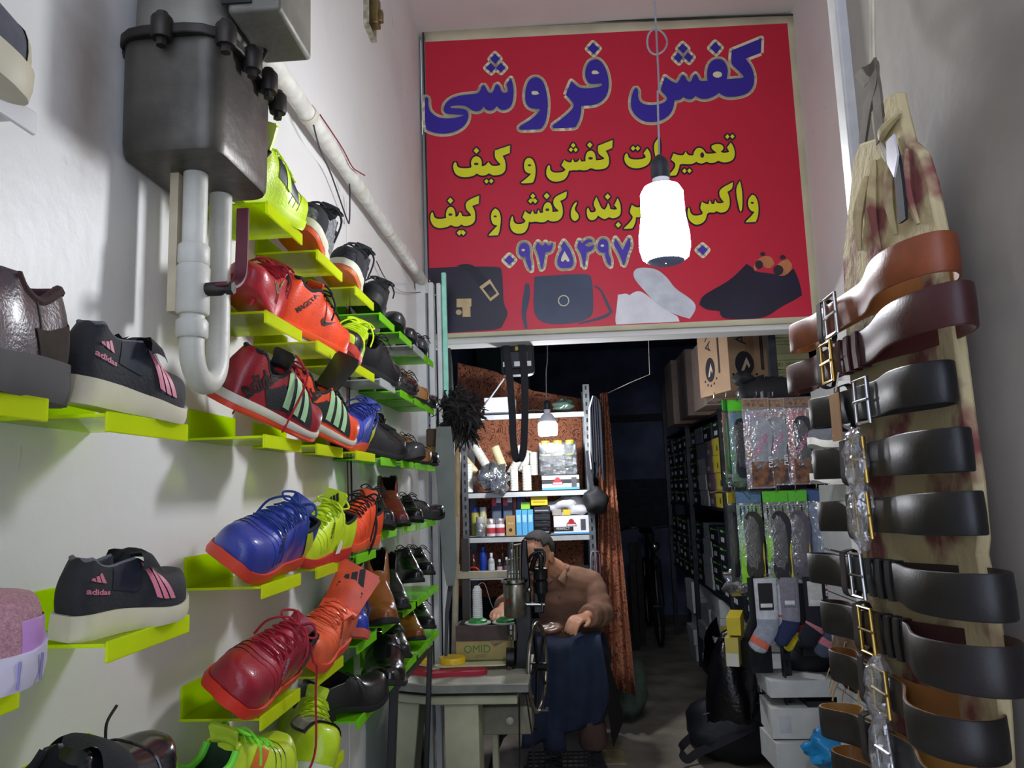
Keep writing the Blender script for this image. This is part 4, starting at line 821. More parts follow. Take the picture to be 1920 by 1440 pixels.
upper_parts(l, cloth('steel_grey_knit', '5a5c66'), K_LIN, t); sole_part(l, CREAM_R, t, grow=.006); collar(l, K_KNIT, t, .005); laces(l, cloth('lace_17171a', '17171a'), t, r=.003, loops=bow(l, .43)); tongue(l, K_KNIT, t)
toe_cap(l, CREAM_R, t, .86)
# ------------------------------------------------------------------ gas meter, pipes and cables on the left wall
def rrect(x0, x1, y0, y1, r, n=4):
    P = []
    for cx, cy, a0 in ((x1 - r, y1 - r, 0), (x0 + r, y1 - r, 90), (x0 + r, y0 + r, 180), (x1 - r, y0 + r, 270)):
        for k in range(n + 1):
            a = math.radians(a0 + 90 * k / n); P.append((cx + r * math.cos(a), cy + r * math.sin(a)))
    return P
M_CAST = mat('dull_grey_cast_metal', '5e5b54', .42, metal=.45, var=.3, scale=9, bump=.2, bscale=60)
M_CASTL = mat('beige_cast_metal', '8f8d82', .55, metal=.35, var=.25, scale=7, bump=.2, bscale=60)
M_BOLT = mat('dark_bolt_metal', '3c3936', .5, metal=.7, var=.2)
YM = .92; xl = onY(212, 200, YM).x; xr = onY(408, 200, YM).x; zb_ = onY(400, 272, YM).z; zf = onY(330, 62, YM).z; yf = YM + .195; zt_ = zf + .16
g = thing('gas_meter', 'dark grey cast gas meter hanging on the left wall above the white pipes', 'gas meter', (xl, YM, zb_))
I = T(-xl, -YM, -zb_)
s = MB(); c = ((xl + xr) / 2, (YM + yf) / 2); rings = []
for z, k in ((zb_, .95), (zb_ + .004, .975), (zb_ + .02, .99), (zf - .03, 1.0), (zf - .004, 1.0)):
    rings.append([Vector((c[0] + (p[0] - c[0]) * k, c[1] + (p[1] - c[1]) * k, z)) for p in rrect(xl, xr, YM, yf, .030)])
s.loft(rings, M=I).build('lower_case', M_CAST, g, ang=35)
s = MB(); s.loft([[Vector((c[0] + (p[0] - c[0]) * k, c[1] + (p[1] - c[1]) * k, z)) for p in rrect(xl - .012, xr + .012, YM - .012, yf + .012, .055)] for z, k in ((zf - .006, 1), (zf + .008, 1))], M=I)
s.build('flange', M_BOLT, g, bevel=.002)
for x, y in ((xl - .010, YM + .03), ((xl + xr) / 2, YM - .014), (xr + .004, YM + .012), (xr + .014, YM + .075), (xr + .014, YM + .135), (xr + .004, yf + .004)):
    s = MB(); s.lathe([(.0125, -.016), (.014, -.010), (.014, .012), (.010, .017)], 12); s.lathe([(.007, -.026), (.007, -.016)], 6)
    s.lathe([(.008, .017), (.0075, .021), (.002, .0235)], 10); s.build('bolt_lug', M_BOLT, g).location = I @ Vector((x, y, zf))
s = MB(); s.loft([[Vector((c[0] + (p[0] - c[0]) * k, c[1] + (p[1] - c[1]) * k, z)) for p in rrect(xl + .004, xr - .004, YM + .004, yf - .004, .045)] for z, k in ((zf + .008, 1), (zt_ - .03, .97), (zt_, .82))], M=I)
s.build('upper_case', M_CASTL, g, ang=35)
p = onY(443, 60, YM + .03)
s = MB(); s.box((p.x + .028, YM + .085, zf + .10), (.075, .13, .125), I); s.build('counter_box', M_CASTL, g, bevel=.006)
s = MB(); s.box((p.x + .005, YM + .018, zf + .094), (.042, .004, .09), I); s.build('counter_window', mat('dark_glass', '17181c', .2), g, bevel=.001)
s = MB(); s.tube([I @ Vector(q) for q in ((xr + .016, YM + .1, zf + .012), (xr + .022, YM + .105, zf + .03), (xr + .012, YM + .12, zf + .05))], .003, 6); s.build('seal_wire', M_BOLT, g)
# supply pipes with the U bend
M_PIPE = mat('chipped_white_pipe_paint', 'cdccc2', .45, var=.12, scale=12, bump=.25, bscale=70)
xp = -.505; y1 = 1.005; y2 = 1.085; zu = onY(360, 700, 1.045).z; zv = onY(345, 545, y1).z
t = thing('gas_pipe', 'white painted gas pipe with a U bend below the meter', 'pipe', (xp, y1, zu))
I = T(-xp, -y1, -zu)
P = [Vector((xp, y1, zb_ + .0)), Vector((xp, y1, zu + .03))] + [Vector((xp, (y1 + y2) / 2 - (y2 - y1) / 2 * math.cos(a), zu + .03 - .045 * math.sin(a))) for a in np.linspace(0, PI, 13)] + [Vector((xp, y2, zu + .03)), Vector((xp, y2, zb_ + .06)), Vector((xp, y2, zb_ + .35))]
MB().tube(P, .0165, 16, I).build('pipe_run', M_PIPE, t, ang=50)
s = MB()
for z, r, h in ((zv + .05, .0215, .03), (zv, .0225, .07), (zv - .055, .0215, .026)): s.lathe([(r * .9, -h / 2), (r, -h / 2 + .003), (r, h / 2 - .003), (r * .9, h / 2)], 10, I @ T(xp, y1, z))
s.build('pipe_fittings', M_PIPE, t)
MB().box(I @ Vector((xp - .026, y1 + .005, (zb_ + zv) / 2)), (.012, .03, .23)).build('wall_batten', mat('raw_pale_wood', 'c2b59a', .8), t)
s = MB(); s.lathe([(.010, 0), (.010, .022), (.007, .026), (.007, .036)], 10, I @ T(xp + .018, y1, zv) @ Ry(90)); s.lathe([(.009, .030), (.009, .040)], 6, I @ T(xp + .018, y1, zv) @ Ry(90)); s.build('valve_stem', M_BOLT, t)
hx = xp + .045; hp = [(hx, y1 - .012, zv + .004), (hx, y1 + .02, zv + .008), (hx + .002, y1 + .045, zv + .03), (hx + .002, y1 + .05, zv + .07), (hx + .002, y1 + .052, zv + .135)]
MB().ribbon([I @ Vector(q) for q in crom(hp, 5)], (1, 0, 0), .018, .006).build('valve_handle', mat('maroon_handle_paint', '5a2230', .35, var=.15), t, bevel=.0015)
# the long pipe along the top of the panel
zp = 2.264; t = thing('conduit_pipe', 'long white taped pipe running along the top of the left wall panel', 'pipe', (-.553, 2.1, zp))
P = [Vector((0, y - 2.1, 0)) for y in np.linspace(1.0, 3.03, 24)] + [Vector((0, 3.055 - 2.1, -.012)), Vector((0, 3.06 - 2.1, -.05))]
MB().tube(P, [.0205 + .0012 * math.sin(i * 1.7) for i in range(len(P))], 14).build('pipe_run', mat('grubby_white_tape', 'd6d3ca', .6, var=.12, scale=30, bump=.4, bscale=40), t, ang=60)
s = MB()
for y in (1.62, 2.05, 2.42, 2.62): s.lathe([(.0222, -.011), (.0228, 0), (.0222, .011)], 14, T(0, y - 2.1, 0) @ Rx(90))
s.build('tape_bands', mat('cream_tape', 'ccc6b4', .6), t)
def cable(name, label, P, r, c, cat='cable', n=6, fl=1.):
    o = MB().tube(crom(P, n), r, 6, flat=fl).build(name, mat('cable_' + c, c, .5, var=.05)); return tag(o, label, cat)
cable('electric_cable', 'thin black cable hanging in a loop from the taped pipe', [onX(588, 235, -.535), onX(600, 280, -.55), onX(622, 330, -.56), onX(650, 410, -.565), onX(655, 414, -.565), onX(656, 370, -.56), onX(655, 345, -.55)], .0022, '2e2c34')
cable('electric_cable', 'dark red wire lying on the taped pipe', [onX(600, 215, -.54), onX(640, 275, -.528), onX(660, 312, -.526), onX(672, 322, -.52), onX(684, 329, -.51)], .0018, '7a2b30')
cable('electric_cable', 'black cable running to the door frame under the taped pipe', [onX(706, 490, -.565), onX(725, 525, -.56), onX(755, 548, -.56), onX(788, 548, -.555)], .002, '2e2c34')
cable('electric_cable', 'black cable down the joint of the wall panels', [onX(655, 560, -.572), onX(656, 640, -.572), onX(655, 760, -.572), onX(659, 900, -.572), onX(660, 1050, -.572)], .0028, '24222a')
cable('electric_cable', 'red cable beside the black one down the panel joint', [onX(650, 580, -.573), onX(651, 700, -.573), onX(651, 850, -.573), onX(654, 960, -.573), onX(655, 1040, -.573)], .002, '7a2b30')
cable('electric_cable', 'pale twisted wire tied at the far end of the wall beside the banner', [onY(805, 525, 3.085), onY(812, 545, 3.085), onY(815, 575, 3.085), onY(812, 585, 3.085), onY(810, 560, 3.085), onY(818, 552, 3.085)], .002, 'd0c8b4')
p = onX(672, 1055, -.578); t = thing('wall_socket', 'worn beige socket plate low on the wall under the orange shoe', 'socket', p)
MB().box((.003, 0, 0), (.008, .065, .075)).build('plate', mat('aged_beige_plastic', 'b5ab86', .5, var=.2, scale=40), t, bevel=.003)
MB().box((.009, -.005, .008), (.006, .012, .02)).build('switch', mat('dark_bakelite', '3c3528', .4), t, bevel=.001)
p = onX(690, 20, -.588); t = thing('bolt_lock_box', 'open recessed box with a brass lock high on the left wall', 'box', p)
s = MB()
for y, z, a, b in ((-.05, 0, .008, .16), (.05, 0, .008, .16), (0, .08, .10, .008), (0, -.08, .10, .008)): s.box((.005, y, z), (.022, a, b))
s.build('box_frame', mat('flaking_cream_paint', 'b8b09a', .7, var=.3, scale=50), t, bevel=.001)
MB().box((-.002, 0, 0), (.004, .1, .16)).build('box_back', mat('dark_rust', '4c3a2a', .8, var=.3), t)
s = MB(); s.box((.02, .012, .0), (.03, .045, .10)); s.box((.036, .02, -.012), (.02, .02, .04)); s.build('lock_case', mat('aged_brass', '9c8a5c', .35, metal=.8, var=.25), t, bevel=.003)
# mirror leaning at the far end
t = thing('mirror', 'tall narrow mirror standing against the wall below the bottom shoes', 'mirror', T(-.545, 2.42, 0) @ Ry(3))
_mm = mat('mirror_glass', 'c9d0cf', .04, metal=1.0, var=.03)
MB().box((.01, .0, .44), (.006, .52, .86)).build('glass', _mm, t)
s = MB()
for y in (-.27, .27): s.box((.01, y, .44), (.022, .024, .9))
s.box((.01, 0, .88), (.02, .54, .02)); s.box((.01, 0, .01), (.02, .54, .02)); s.build('frame', mat('black_mirror_frame', '1a1a1d', .4), t, bevel=.003)
# things hanging at the far end of the wall
o = MB().ribbon([onY(832, 800, 2.92), onY(834, 860, 2.92), onY(838, 960, 2.92), onY(843, 1050, 2.92), onY(845, 1098, 2.92)], (1, .2, 0), [.055, .075, .062, .055, .03], .006).build('rubber_strip', mat('grey_sole_rubber', '6b716e', .7, var=.12, scale=12)); tag(o, 'long grey rubber strip hanging beside the last shoe shelves', 'rubber strip')
o = MB().ribbon([onY(846, 1090, 2.96), onY(838, 1150, 2.96), onY(836, 1230, 2.96)], (1, .2, 0), [.02, .016, .012], .004).build('strap', mat('dark_grey_strap', '3b3e42', .7)); tag(o, 'narrow dark strap hanging below the grey rubber strip', 'strap')
o = MB().tube([onY(829, 632, 3.24), onY(828, 690, 3.24), onY(826, 742, 3.24)], .009, 8).build('green_rod', mat('bright_green_plastic', '6fdc1e', .4)); tag(o, 'bright green plastic rod beside the banner corner', 'rod')
# feather duster
p = onY(858, 775, 3.12); t = thing('feather_duster', 'large black ostrich feather duster hanging at the passage corner', 'feather duster', p)
s = MB(); rr = random.Random(3); s.ell((0, 0, 0), (.068, .055, .075), 16, 10)
for k in range(800):
    th = rr.uniform(0, 2 * PI); ph = math.acos(rr.uniform(-1, 1)); d = Vector((math.sin(ph) * math.cos(th) * 1.0, math.sin(ph) * math.sin(th) * .8, math.cos(ph) * 1.1))
    ln = rr.uniform(.06, .128); a = d * .02; b = d * ln * .65 + Vector((rr.uniform(-.02, .02), rr.uniform(-.02, .02), rr.uniform(-.02, .02))); e = d * ln + Vector((rr.uniform(-.025, .025), rr.uniform(-.02, .02), rr.uniform(-.045, .005)))
    s.ribbon(crom([a, b, e], 3), d.orthogonal() + Vector((rr.random(), rr.random(), rr.random())), [.006, .010, .013, .013, .011, .008, .002], .0008)
lab(s.build('feathers', mat('black_feather', '2a2727', .75, var=.35, scale=40, col2='0c0b0c'), t), 'fluffy black plumes')['kind'] = 'stuff'
s = MB()
for k in range(40):
    th = rr.uniform(0, 2 * PI); ph = math.acos(rr.uniform(-1, 1)); d = Vector((math.sin(ph) * math.cos(th), math.sin(ph) * math.sin(th) * .8, math.cos(ph) * 1.1)); s.tube([d * .03, d * .075, d * .1 + Vector((0, 0, -.014))], .0012, 4)
s.build('quills', mat('grey_quill', '5d5850', .6), t)['kind'] = 'stuff'
MB().tube([(0, 0, -.03), (-.005, 0, -.2), (-.008, 0, -.42)], .009, 8).build('handle', mat('pale_wood_handle', 'b59c74', .6), t)
p = onY(812, 845, 2.95); t = thing('hand_brush', 'old hand brush with golden bristles hanging behind the last shelves', 'brush', p)
MB().box((0, 0, .05), (.05, .02, .07)).build('brush_block', mat('dark_brush_wood', '4a3a24', .6), t, bevel=.006)
s = MB()
for k in range(120): a = Vector((rr.uniform(-.022, .022), rr.uniform(-.008, .008), .02)); s.tube([a, a + Vector((a.x * .5, a.y * .5, -.085 - rr.random() * .02))], .0011, 4)
s.build('bristles', mat('golden_bristle', 'b08a3a', .6, var=.3), t)['kind'] = 'stuff'
# ------------------------------------------------------------------ belts hanging on the canvas board by the doorway
BX = .368
P_ = [(1690, 172), (1697, 205), (1712, 265), (1735, 285), (1752, 340), (1768, 420), (1786, 520), (1803, 640), (1822, 790), (1838, 900), (1848, 1010), (1845, 1040), (1862, 1120), (1880, 1240), (1888, 1330), (1896, 1470), (1660, 1470), (1640, 1330), (1628, 1150), (1618, 950), (1606, 760), (1592, 600), (1588, 480), (1600, 380), (1608, 300), (1622, 268), (1652, 258), (1668, 215), (1664, 185)]
def on_board(px, py, x=BX): q = onX(px, py, x); return q
_b0 = on_board(1720, 800); t = thing('canvas_belt_hanger', 'stained canvas strip tied at the doorway corner that carries all the belts', 'hanger', _b0)
V = [on_board(*q) - _b0 for q in P_]
s = MB(); s.prism([(v.y, v.z) for v in V], -.006, .006, Matrix(((0, 0, 1, 0), (1, 0, 0, 0), (0, 1, 0, 0), (0, 0, 0, 1))))
def canvas():
    m = mat('stained_canvas', 'b5a67e', .9, var=.25, scale=11, col2='7a4440', bump=.5, bscale=90); r = [n for n in m.node_tree.nodes if n.type == 'VALTORGB'][0]
    r.color_ramp.elements[0].position = .40; r.color_ramp.elements[1].position = .50; return m
s.build('canvas', canvas(), t, bevel=.003)
s = MB()
for (a, b) in (((1640, 300), (1650, 470)), ((1672, 290), (1680, 440)), ((1700, 280), (1722, 420)), ((1625, 330), (1612, 470)), ((1652, 262), (1690, 210)), ((1680, 260), (1700, 300))):
    A, B = on_board(*a, BX - .008) - _b0, on_board(*b, BX - .008) - _b0; s.tube(crom([A, A.lerp(B, .5) + Vector((-.004, .004, 0)), B], 4), [.002, .004, .005, .006, .006, .005, .004, .003, .002], 6)
s.build('folds', canvas(), t)
s = MB()
for dx in (0, 5): s.tube(crom([onX(1632 + dx, 0, .385), onX(1634 + dx, 120, .38), onX(1640 + dx, 240, .365), onX(1662 + dx, 300, .356), onX(1655 + dx, 285, .356)], 5), .002, 6, T(-_b0))
s.build('string', mat('pale_string', 'c4bda8', .8), t)
MB().ribbon(crom([onX(1612, 152, .372) - _b0, onX(1636, 128, .368) - _b0, onX(1640, 150, .366) - _b0, onX(1628, 200, .366) - _b0, onX(1617, 272, .368) - _b0], 5), (0, 1, .3), .018, .003).build('cloth_strap', mat('grey_brown_rag', '6f6558', .9, var=.25, scale=30), t)
MB().ribbon(crom([onX(1635, 118, .366) - _b0, onX(1645, 180, .366) - _b0, onX(1652, 262, .36) - _b0], 5), (0, 1, .1), .02, .003).build('cloth_strap', mat('grey_brown_rag', '6f6558', .9), t)
MB().ribbon(crom([onX(1668, 265, .352) - _b0, onX(1680, 300, .35) - _b0, onX(1688, 350, .35) - _b0, onX(1694, 415, .35) - _b0], 5), (0, 1, .1), .016, .003).build('dark_webbing', mat('black_webbing', '1b1a22', .8), t)
MB().prism([(0, -.024), (.013, -.006), (.009, .018), (-.009, .018), (-.012, -.004)], 0, .002, T(onX(1675, 290, .345) - _b0) @ Rz(-90) @ FRONT).build('white_tag', mat('white_foil_tag', 'dddde6', .25, metal=.3), t)
M_GOLD = mat('gold_buckle', 'b8964c', .25, metal=.9, var=.1); M_STEEL = mat('steel_buckle', 'b4b4b2', .2, metal=.95, var=.08); M_WRAP = film('crinkled_plastic_wrap', 'e6e6ea', .30)
def belt(label, L, R, col, inner, w=.036, buckle=None, wrap=False, bpos=.42, X=.338, gl=.013, gr=.020, gloss=.46, holder=True, keepers=0):
    """L and R: where the far and the near end of the folded belt sit"""
    a = onX(*L, X); b = onX(*R, X); o = (a + b) / 2; d = (b - a); ln = d.length; d.normalize(); n = Vector((-1, 0, 0)); up = n.cross(d); up = up if up.z > 0 else -up
    t = thing('leather_belt', label, 'belt', o, 'leather belts on the canvas hanger')
    def gap(s):
        if s > .55:
            u = (s - .55) / .45; return .0035 * (1 - u) + gr * (math.sqrt(max(0, 1 - ((u - .68) / .32) ** 2)) if u > .68 else (lambda q: q * q * (3 - 2 * q))(u / .68))
        if s < .22:
            u = (.22 - s) / .22; return .0035 * (1 - u) + gl * (math.sqrt(max(0, 1 - ((u - .7) / .3) ** 2)) if u > .7 else (lambda q: q * q * (3 - 2 * q))(u / .7))
        return .0035
    ss = [.5 - .5 * math.cos(PI * k / 36) for k in range(37)]
    P = [(q, gap(q)) for q in ss[:-1]] + [(q, -gap(q)) for q in ss[:0:-1]]
    W = lambda s_, g: d * (ln * (s_ - .5)) + n * g
    def ring(off, z0, z1):
        return [W(s_, g + off * (1 if g >= 0 else -1)) for s_, g in P]
    C = ring(0, 0, 0); m = len(C); s = MB(); s2 = MB(); V = []
    rows = [(-w / 2, .0008), (-w * .47, .0018), (0, .0022), (w * .47, .0018), (w / 2, .0008)]
    nn = []
    for i in range(m):
        tg = (C[(i + 1) % m] - C[i - 1]).normalized(); q = up.cross(tg); nn.append(q)
    k = max(range(m), key=lambda i: C[i].dot(d))
    if nn[k].dot(d) < 0: nn = [-q for q in nn]
    V = [C[i] + up * h + nn[i] * e for h, e in rows for i in range(m)]; F = [(r * m + i, r * m + (i + 1) % m, (r + 1) * m + (i + 1) % m, (r + 1) * m + i) for r in range(4) for i in range(m)]
    s.add(V, F)
    V2 = [C[i] + up * h - nn[i] * .0009 for h in (-w / 2, w / 2) for i in range(m)]; s2.add(V2, [(i, (i + 1) % m, m + (i + 1) % m, m + i) for i in range(m)])
    V3 = [C[i] + up * w / 2 + nn[i] * e for e in (.0008, -.0009) for i in range(m)] + [C[i] - up * w / 2 + nn[i] * e for e in (.0008, -.0009) for i in range(m)]
    s2.add(V3, [(k * m + i, k * m + (i + 1) % m, (k + 1) * m + (i + 1) % m, (k + 1) * m + i) for k in (0, 2) for i in range(m)])
    s.build('strap', mat('belt_' + col, col, gloss, var=.15, scale=30, bump=.06, bscale=240), t, ang=60); lab(s2.build('belt_lining', leather('belt_inner_' + inner, inner, .55), t, ang=60), 'inner side of the strap')
    F_ = Matrix((d, up, n)).transposed().to_4x4()
    if holder:
        h = MB(); hs = .30; hp = [W(hs, .0085) + up * .024, W(hs, .009) , W(hs, .0085) - up * .024, W(hs, -.006) - up * .026, W(hs, -.008), W(hs, -.006) + up * .026]
        h.ribbon(crom(hp + hp[:1], 4), d, .016, .0016); h.build('holding_loop', mat('dark_brown_tape', '2c2320', .8, var=.15), t)
    for k in range(keepers):
        h = MB(); q = bpos + .07 + k * .055; hp = [W(q, .0075) + up * (w / 2 + .001), W(q, .0085), W(q, .0075) - up * (w / 2 + .001), W(q, -.006) - up * (w / 2 + .001), W(q, -.006) + up * (w / 2 + .001)]
        h.ribbon(hp + hp[:1], d, .012, .002); h.build('keeper', mat('belt_' + col, col, gloss, var=.15, scale=30, bump=.06, bscale=240), t)
    if buckle:
        M = F_.copy(); M.translation = W(bpos, .009); s = MB(); bw, bh, r = .021, w / 2 + .005, .0024
        s.tube([M @ Vector((x, y, z)) for x, y, z in ((-bw, -bh, 0), (bw, -bh, .002), (bw, bh, .002), (-bw, bh, 0), (-bw, -bh, 0))], r, 8); s.tube([M @ Vector((-bw, 0, .002)), M @ Vector((bw + .002, 0, .004))], .0018, 6)
        s.build('buckle', buckle, t)
        if buckle == 'plate': pass
    if wrap:
        M = F_.copy(); M.translation = W(bpos, .012); rr = random.Random(int(L[1])); s = MB(); rings = []
        for i in range(9):
            q = -1 + i / 4; k = math.sqrt(max(.12, 1 - q * q * .9)); rings.append([M @ Vector((q * .005 + k * .024 * math.cos(a) * rr.uniform(.72, 1.15), q * .036 * rr.uniform(.9, 1.1), k * .014 * math.sin(a) * rr.uniform(.6, 1.2))) for a in np.linspace(0, 2 * PI, 14, endpoint=False)])
        s.loft(rings); s.build('plastic_wrap', M_WRAP, t, ang=20)
    return t, W, up, n, d
belt('tan brown belt with a dark square buckle, topmost on the hanger', (1493, 640), (1772, 470), '7e3f22', 'b0713c', w=.037, buckle=M_STEEL, bpos=.40, gr=.028)
belt('maroon brown belt just below the tan one', (1488, 716), (1808, 566), '3f1a1c', '5a2a26', w=.038, buckle=M_GOLD, bpos=.36, gr=.026, keepers=3)
t, W, up, n, d = belt('black belt with a paper tag hanging from its buckle', (1532, 778), (1775, 714), '17171a', '2c2a2c', w=.038, buckle=M_STEEL, bpos=.52)
MB().box(W(.33, .016) - up * .012, (.002, .030, .056)).build('paper_tag', mat('kraft_card', 'a3784c', .8), t, bevel=.0005); MB().tube([W(.36, .012) + up * .04, W(.34, .015) + up * .018], .001, 5).build('tag_string', mat('pale_string', 'c4bda8', .8), t)
belt('black belt with its buckle in crinkled plastic, under the tagged belt', (1538, 872), (1806, 842), '141416', '2c2a2c', w=.038, buckle=M_GOLD, wrap=True, bpos=.44)
belt('black belt with a wrapped gilt buckle, fifth from the top', (1548, 968), (1830, 962), '151517', '5a3a28', w=.037, buckle=M_GOLD, wrap=True, bpos=.42)
belt('wide glossy black belt with steel prong buckle, sixth from the top', (1528, 1062), (1875, 1122), '161415', '2b1e1c', w=.038, buckle=M_STEEL, bpos=.40, gr=.030, keepers=3)
belt('black belt with dark red inside and pale square buckle', (1553, 1152), (1888, 1262), '1a1516', '3a1c1c', w=.039, buckle=M_GOLD, bpos=.38, gr=.034, keepers=3)
belt('black belt with tan inside and a plastic-wrapped buckle near the bottom', (1570, 1240), (1850, 1395), '1b1817', '8a5a2c', w=.036, buckle=M_GOLD, wrap=True, bpos=.46, gr=.034)
belt('black belt with yellow tan inside of its far loop', (1566, 1345), (1900, 1530), '1e1b1a', 'a87a3a', w=.036, buckle=M_STEEL, wrap=True, bpos=.45, gl=.024, gr=.03)
belt('lowest black belt with tan inside, cut by the frame edge', (1590, 1425), (1930, 1720), '1e1b1a', '9a6a34', w=.036, buckle=M_STEEL, bpos=.45, gl=.024)
# ------------------------------------------------------------------ workshop behind the passage: shelf unit, curtain, small goods
def swirl(name, c, d, sc=14.):
    if name in _M: return _M[name]
    m = mat(name, c, .85, var=.15, scale=6); nt = m.node_tree; N = nt.nodes; L = nt.links; b = N['Principled BSDF']
    tc = N.new('ShaderNodeTexCoord'); nz = N.new('ShaderNodeTexNoise'); nz.inputs['Scale'].default_value = sc; nz.inputs['Detail'].default_value = 1; nz.inputs['Distortion'].default_value = 2.5; L.new(tc.outputs['Object'], nz.inputs[0])
    mr = N.new('ShaderNodeMath'); mr.operation = 'PINGPONG'; mr.inputs[1].default_value = .09; L.new(nz.outputs['Fac'], mr.inputs[0])
    gt = N.new('ShaderNodeMapRange'); gt.inputs[1].default_value = .020; gt.inputs[2].default_value = .030; L.new(mr.outputs[0], gt.inputs[0])
    mx = N.new('ShaderNodeMix'); mx.data_type = 'RGBA'; mx.inputs[6].default_value = (*lin(d), 1); L.new(gt.outputs[0], mx.inputs[0]); L.new(b.inputs['Base Color'].links[0].from_socket, mx.inputs[7]); L.new(mx.outputs[2], b.inputs['Base Color'])
    return m
M_CURT = swirl('brown_scroll_fabric', 'a8694a', '5a2e1e', 11.)
def curtain(name, label, top, bot, Y, folds, amp, m):
    """top/bot: pixel polylines of the upper and lower edge"""
    n = 60; s = MB(); rows = []
    def at(P, u):
        k = u * (len(P) - 1); i = min(int(k), len(P) - 2); f = k - i; return (P[i][0] + (P[i + 1][0] - P[i][0]) * f, P[i][1] + (P[i + 1][1] - P[i][1]) * f)
    for v in np.linspace(0, 1, 14):
        r = []
        for i in range(n + 1):
            u = i / n; a, b = at(top, u), at(bot, u); q = onY(a[0] + (b[0] - a[0]) * v, a[1] + (b[1] - a[1]) * v, Y); q.y += amp * (.5 + .5 * v) * math.sin(2 * PI * folds * u + v * 1.2) + amp * .4 * math.sin(5.3 * folds * u); r.append(q)
        rows.append(r)
    c = rows[0][n // 2].copy(); s.loft([[p - c for p in r] for r in rows], closed=False); o = s.build(name, m, None, ang=80, solid=.004); o.location = c; return tag(o, label, 'curtain')
curtain('curtain', 'brown scroll-patterned curtain hanging behind the metal shelves', [(858, 680), (930, 697), (1000, 733), (1092, 748)], [(858, 1120), (1095, 1120)], 4.98, 4, .012, M_CURT)
curtain('curtain', 'tall brown scroll-patterned curtain bunched to the right of the cobbler', [(1126, 738), (1138, 736)], [(1118, 1255), (1150, 1290), (1192, 1304)], 4.55, 3.4, .028, M_CURT)
M_RACK = mat('grey_white_rack_paint', 'b9bdbd', .45, metal=.2, var=.1, scale=12); M_RUST = mat('worn_grey_steel', '6f7375', .45, metal=.6, var=.2)
Y0 = 4.50; DEP = .36
t = thing('shelf_unit', 'pale grey slotted metal shelf unit crammed with cobbler goods behind the man', 'shelf unit', (onY(985, 920, Y0).x, Y0, 0))
o_ = t.location.copy(); xl = onY(872, 900, Y0).x; xr = onY(1106, 900, Y0).x; SZ = []
for yp in (774, 920, 1004, 1074, 1180):
    z = onY(985, yp, Y0).z; SZ.append(z)
    s = MB(); s.box(((xl + xr) / 2 - o_.x, DEP / 2, z - .003), (xr - xl, DEP, .006)); s.box(((xl + xr) / 2 - o_.x, .002, z - .017), (xr - xl, .004, .034)); s.build('shelf_board', M_RACK, t)
for x in (xl, xr):
    for y in (0, DEP):
        s = MB(); sx = 1 if x == xl else -1; s.box((x - o_.x, y - .004, 1.0), (.036, .003, 2.0)); s.box((x - o_.x - sx * .018, y + .014, 1.0), (.003, .036, 2.0))
        p = s.build('upright', M_RUST, t)
        if y == 0:
            s = MB()
            for k in range(36): s.box((x - o_.x, y - .0062, .3 + k * .048), (.010, .0015, .024))
            s.build('slots', mat('dark_slot', '15161a', .8), p)
def S_(i, px, y=.12):                 # a spot on shelf i under picture column px
    q = onY(px, 900, Y0 + y); return Vector((q.x, Y0 + y, SZ[i]))
def pxw(n, Y): return n * Y / FPX
# ribbed rolls
M_ROLL = mat('off_white_roll', 'cfcfc6', .6, var=.1); M_ROLLC = mat('cream_roll', 'd2c69c', .6, var=.1)
def roll_proto(n=9, r=.031, h=.17, m=M_ROLL):
    t = thing('tape_roll_stack', 'x', 'tape rolls'); pr = []
    for k in range(n): z = h * k / n; d = h / n; pr += [(r * .94, z), (r, z + d * .2), (r, z + d * .75), (r * .94, z + d * .98)]
    MB().lathe(pr, 18).build('ribbed_side', m, t, ang=25); MB().lathe([(r * .5, h + .0005), (r * .5, h + .003), (r * .3, h + .003)], 14).build('core', mat('card_core', '8b8272', .8), t); return t
rolls = [('tall stack of white tape rolls at the left end of the second shelf', 877, 0, 0, .10, 1, 0), ('tilted stack of cream tape rolls near the left end', 892, .10, -38, .15, .75, 1), ('tilted stack of white tape rolls left of the dark plastic bag', 914, .14, -30, .16, .9, 0), ('tilted stack of cream tape rolls behind the dark plastic bag', 944, .13, -20, .15, .7, 1),
 ('short upright stack of white tape rolls right of the plastic bag', 964, 0, 0, .07, .62, 0), ('fatter upright stack of white tape rolls in the middle of the shelf', 988, 0, 0, .09, .72, 0), ('upright stack of white tape rolls beside the clear packs', 1002, .09, 0, .16, .66, 0), ('slanted stack of white tape rolls on top beside the bulb cord', 998, .16, -42, .27, .62, 0), ('slanted stack of white tape rolls above the short stack', 957, .09, 32, .16, .66, 0), ('slanted stack of white tape rolls above the fatter stack', 978, .10, 26, .2, .66, 0), ('stack of white tape rolls lying behind the strap', 968, .13, 70, .30, .5, 0)]
pw, pc = roll_proto(), roll_proto(9, .031, .16, M_ROLLC); used = [0, 0]
for lb, px, dz, an, y, sc, k in rolls:
    M = T(S_(1, px, y) + Vector((0, 0, dz + (.012 if an else .0005)))) @ Ry(an) @ Matrix.Scale(sc if sc > .8 else sc + .15, 4)
    if not used[k]: o = (pw, pc)[k]; o.matrix_world = M; o['label'] = lb; o['group'] = 'tape rolls on the second shelf'; used[k] = 1
    else: copy_tree((pw, pc)[k], M, lb, 'tape rolls on the second shelf')
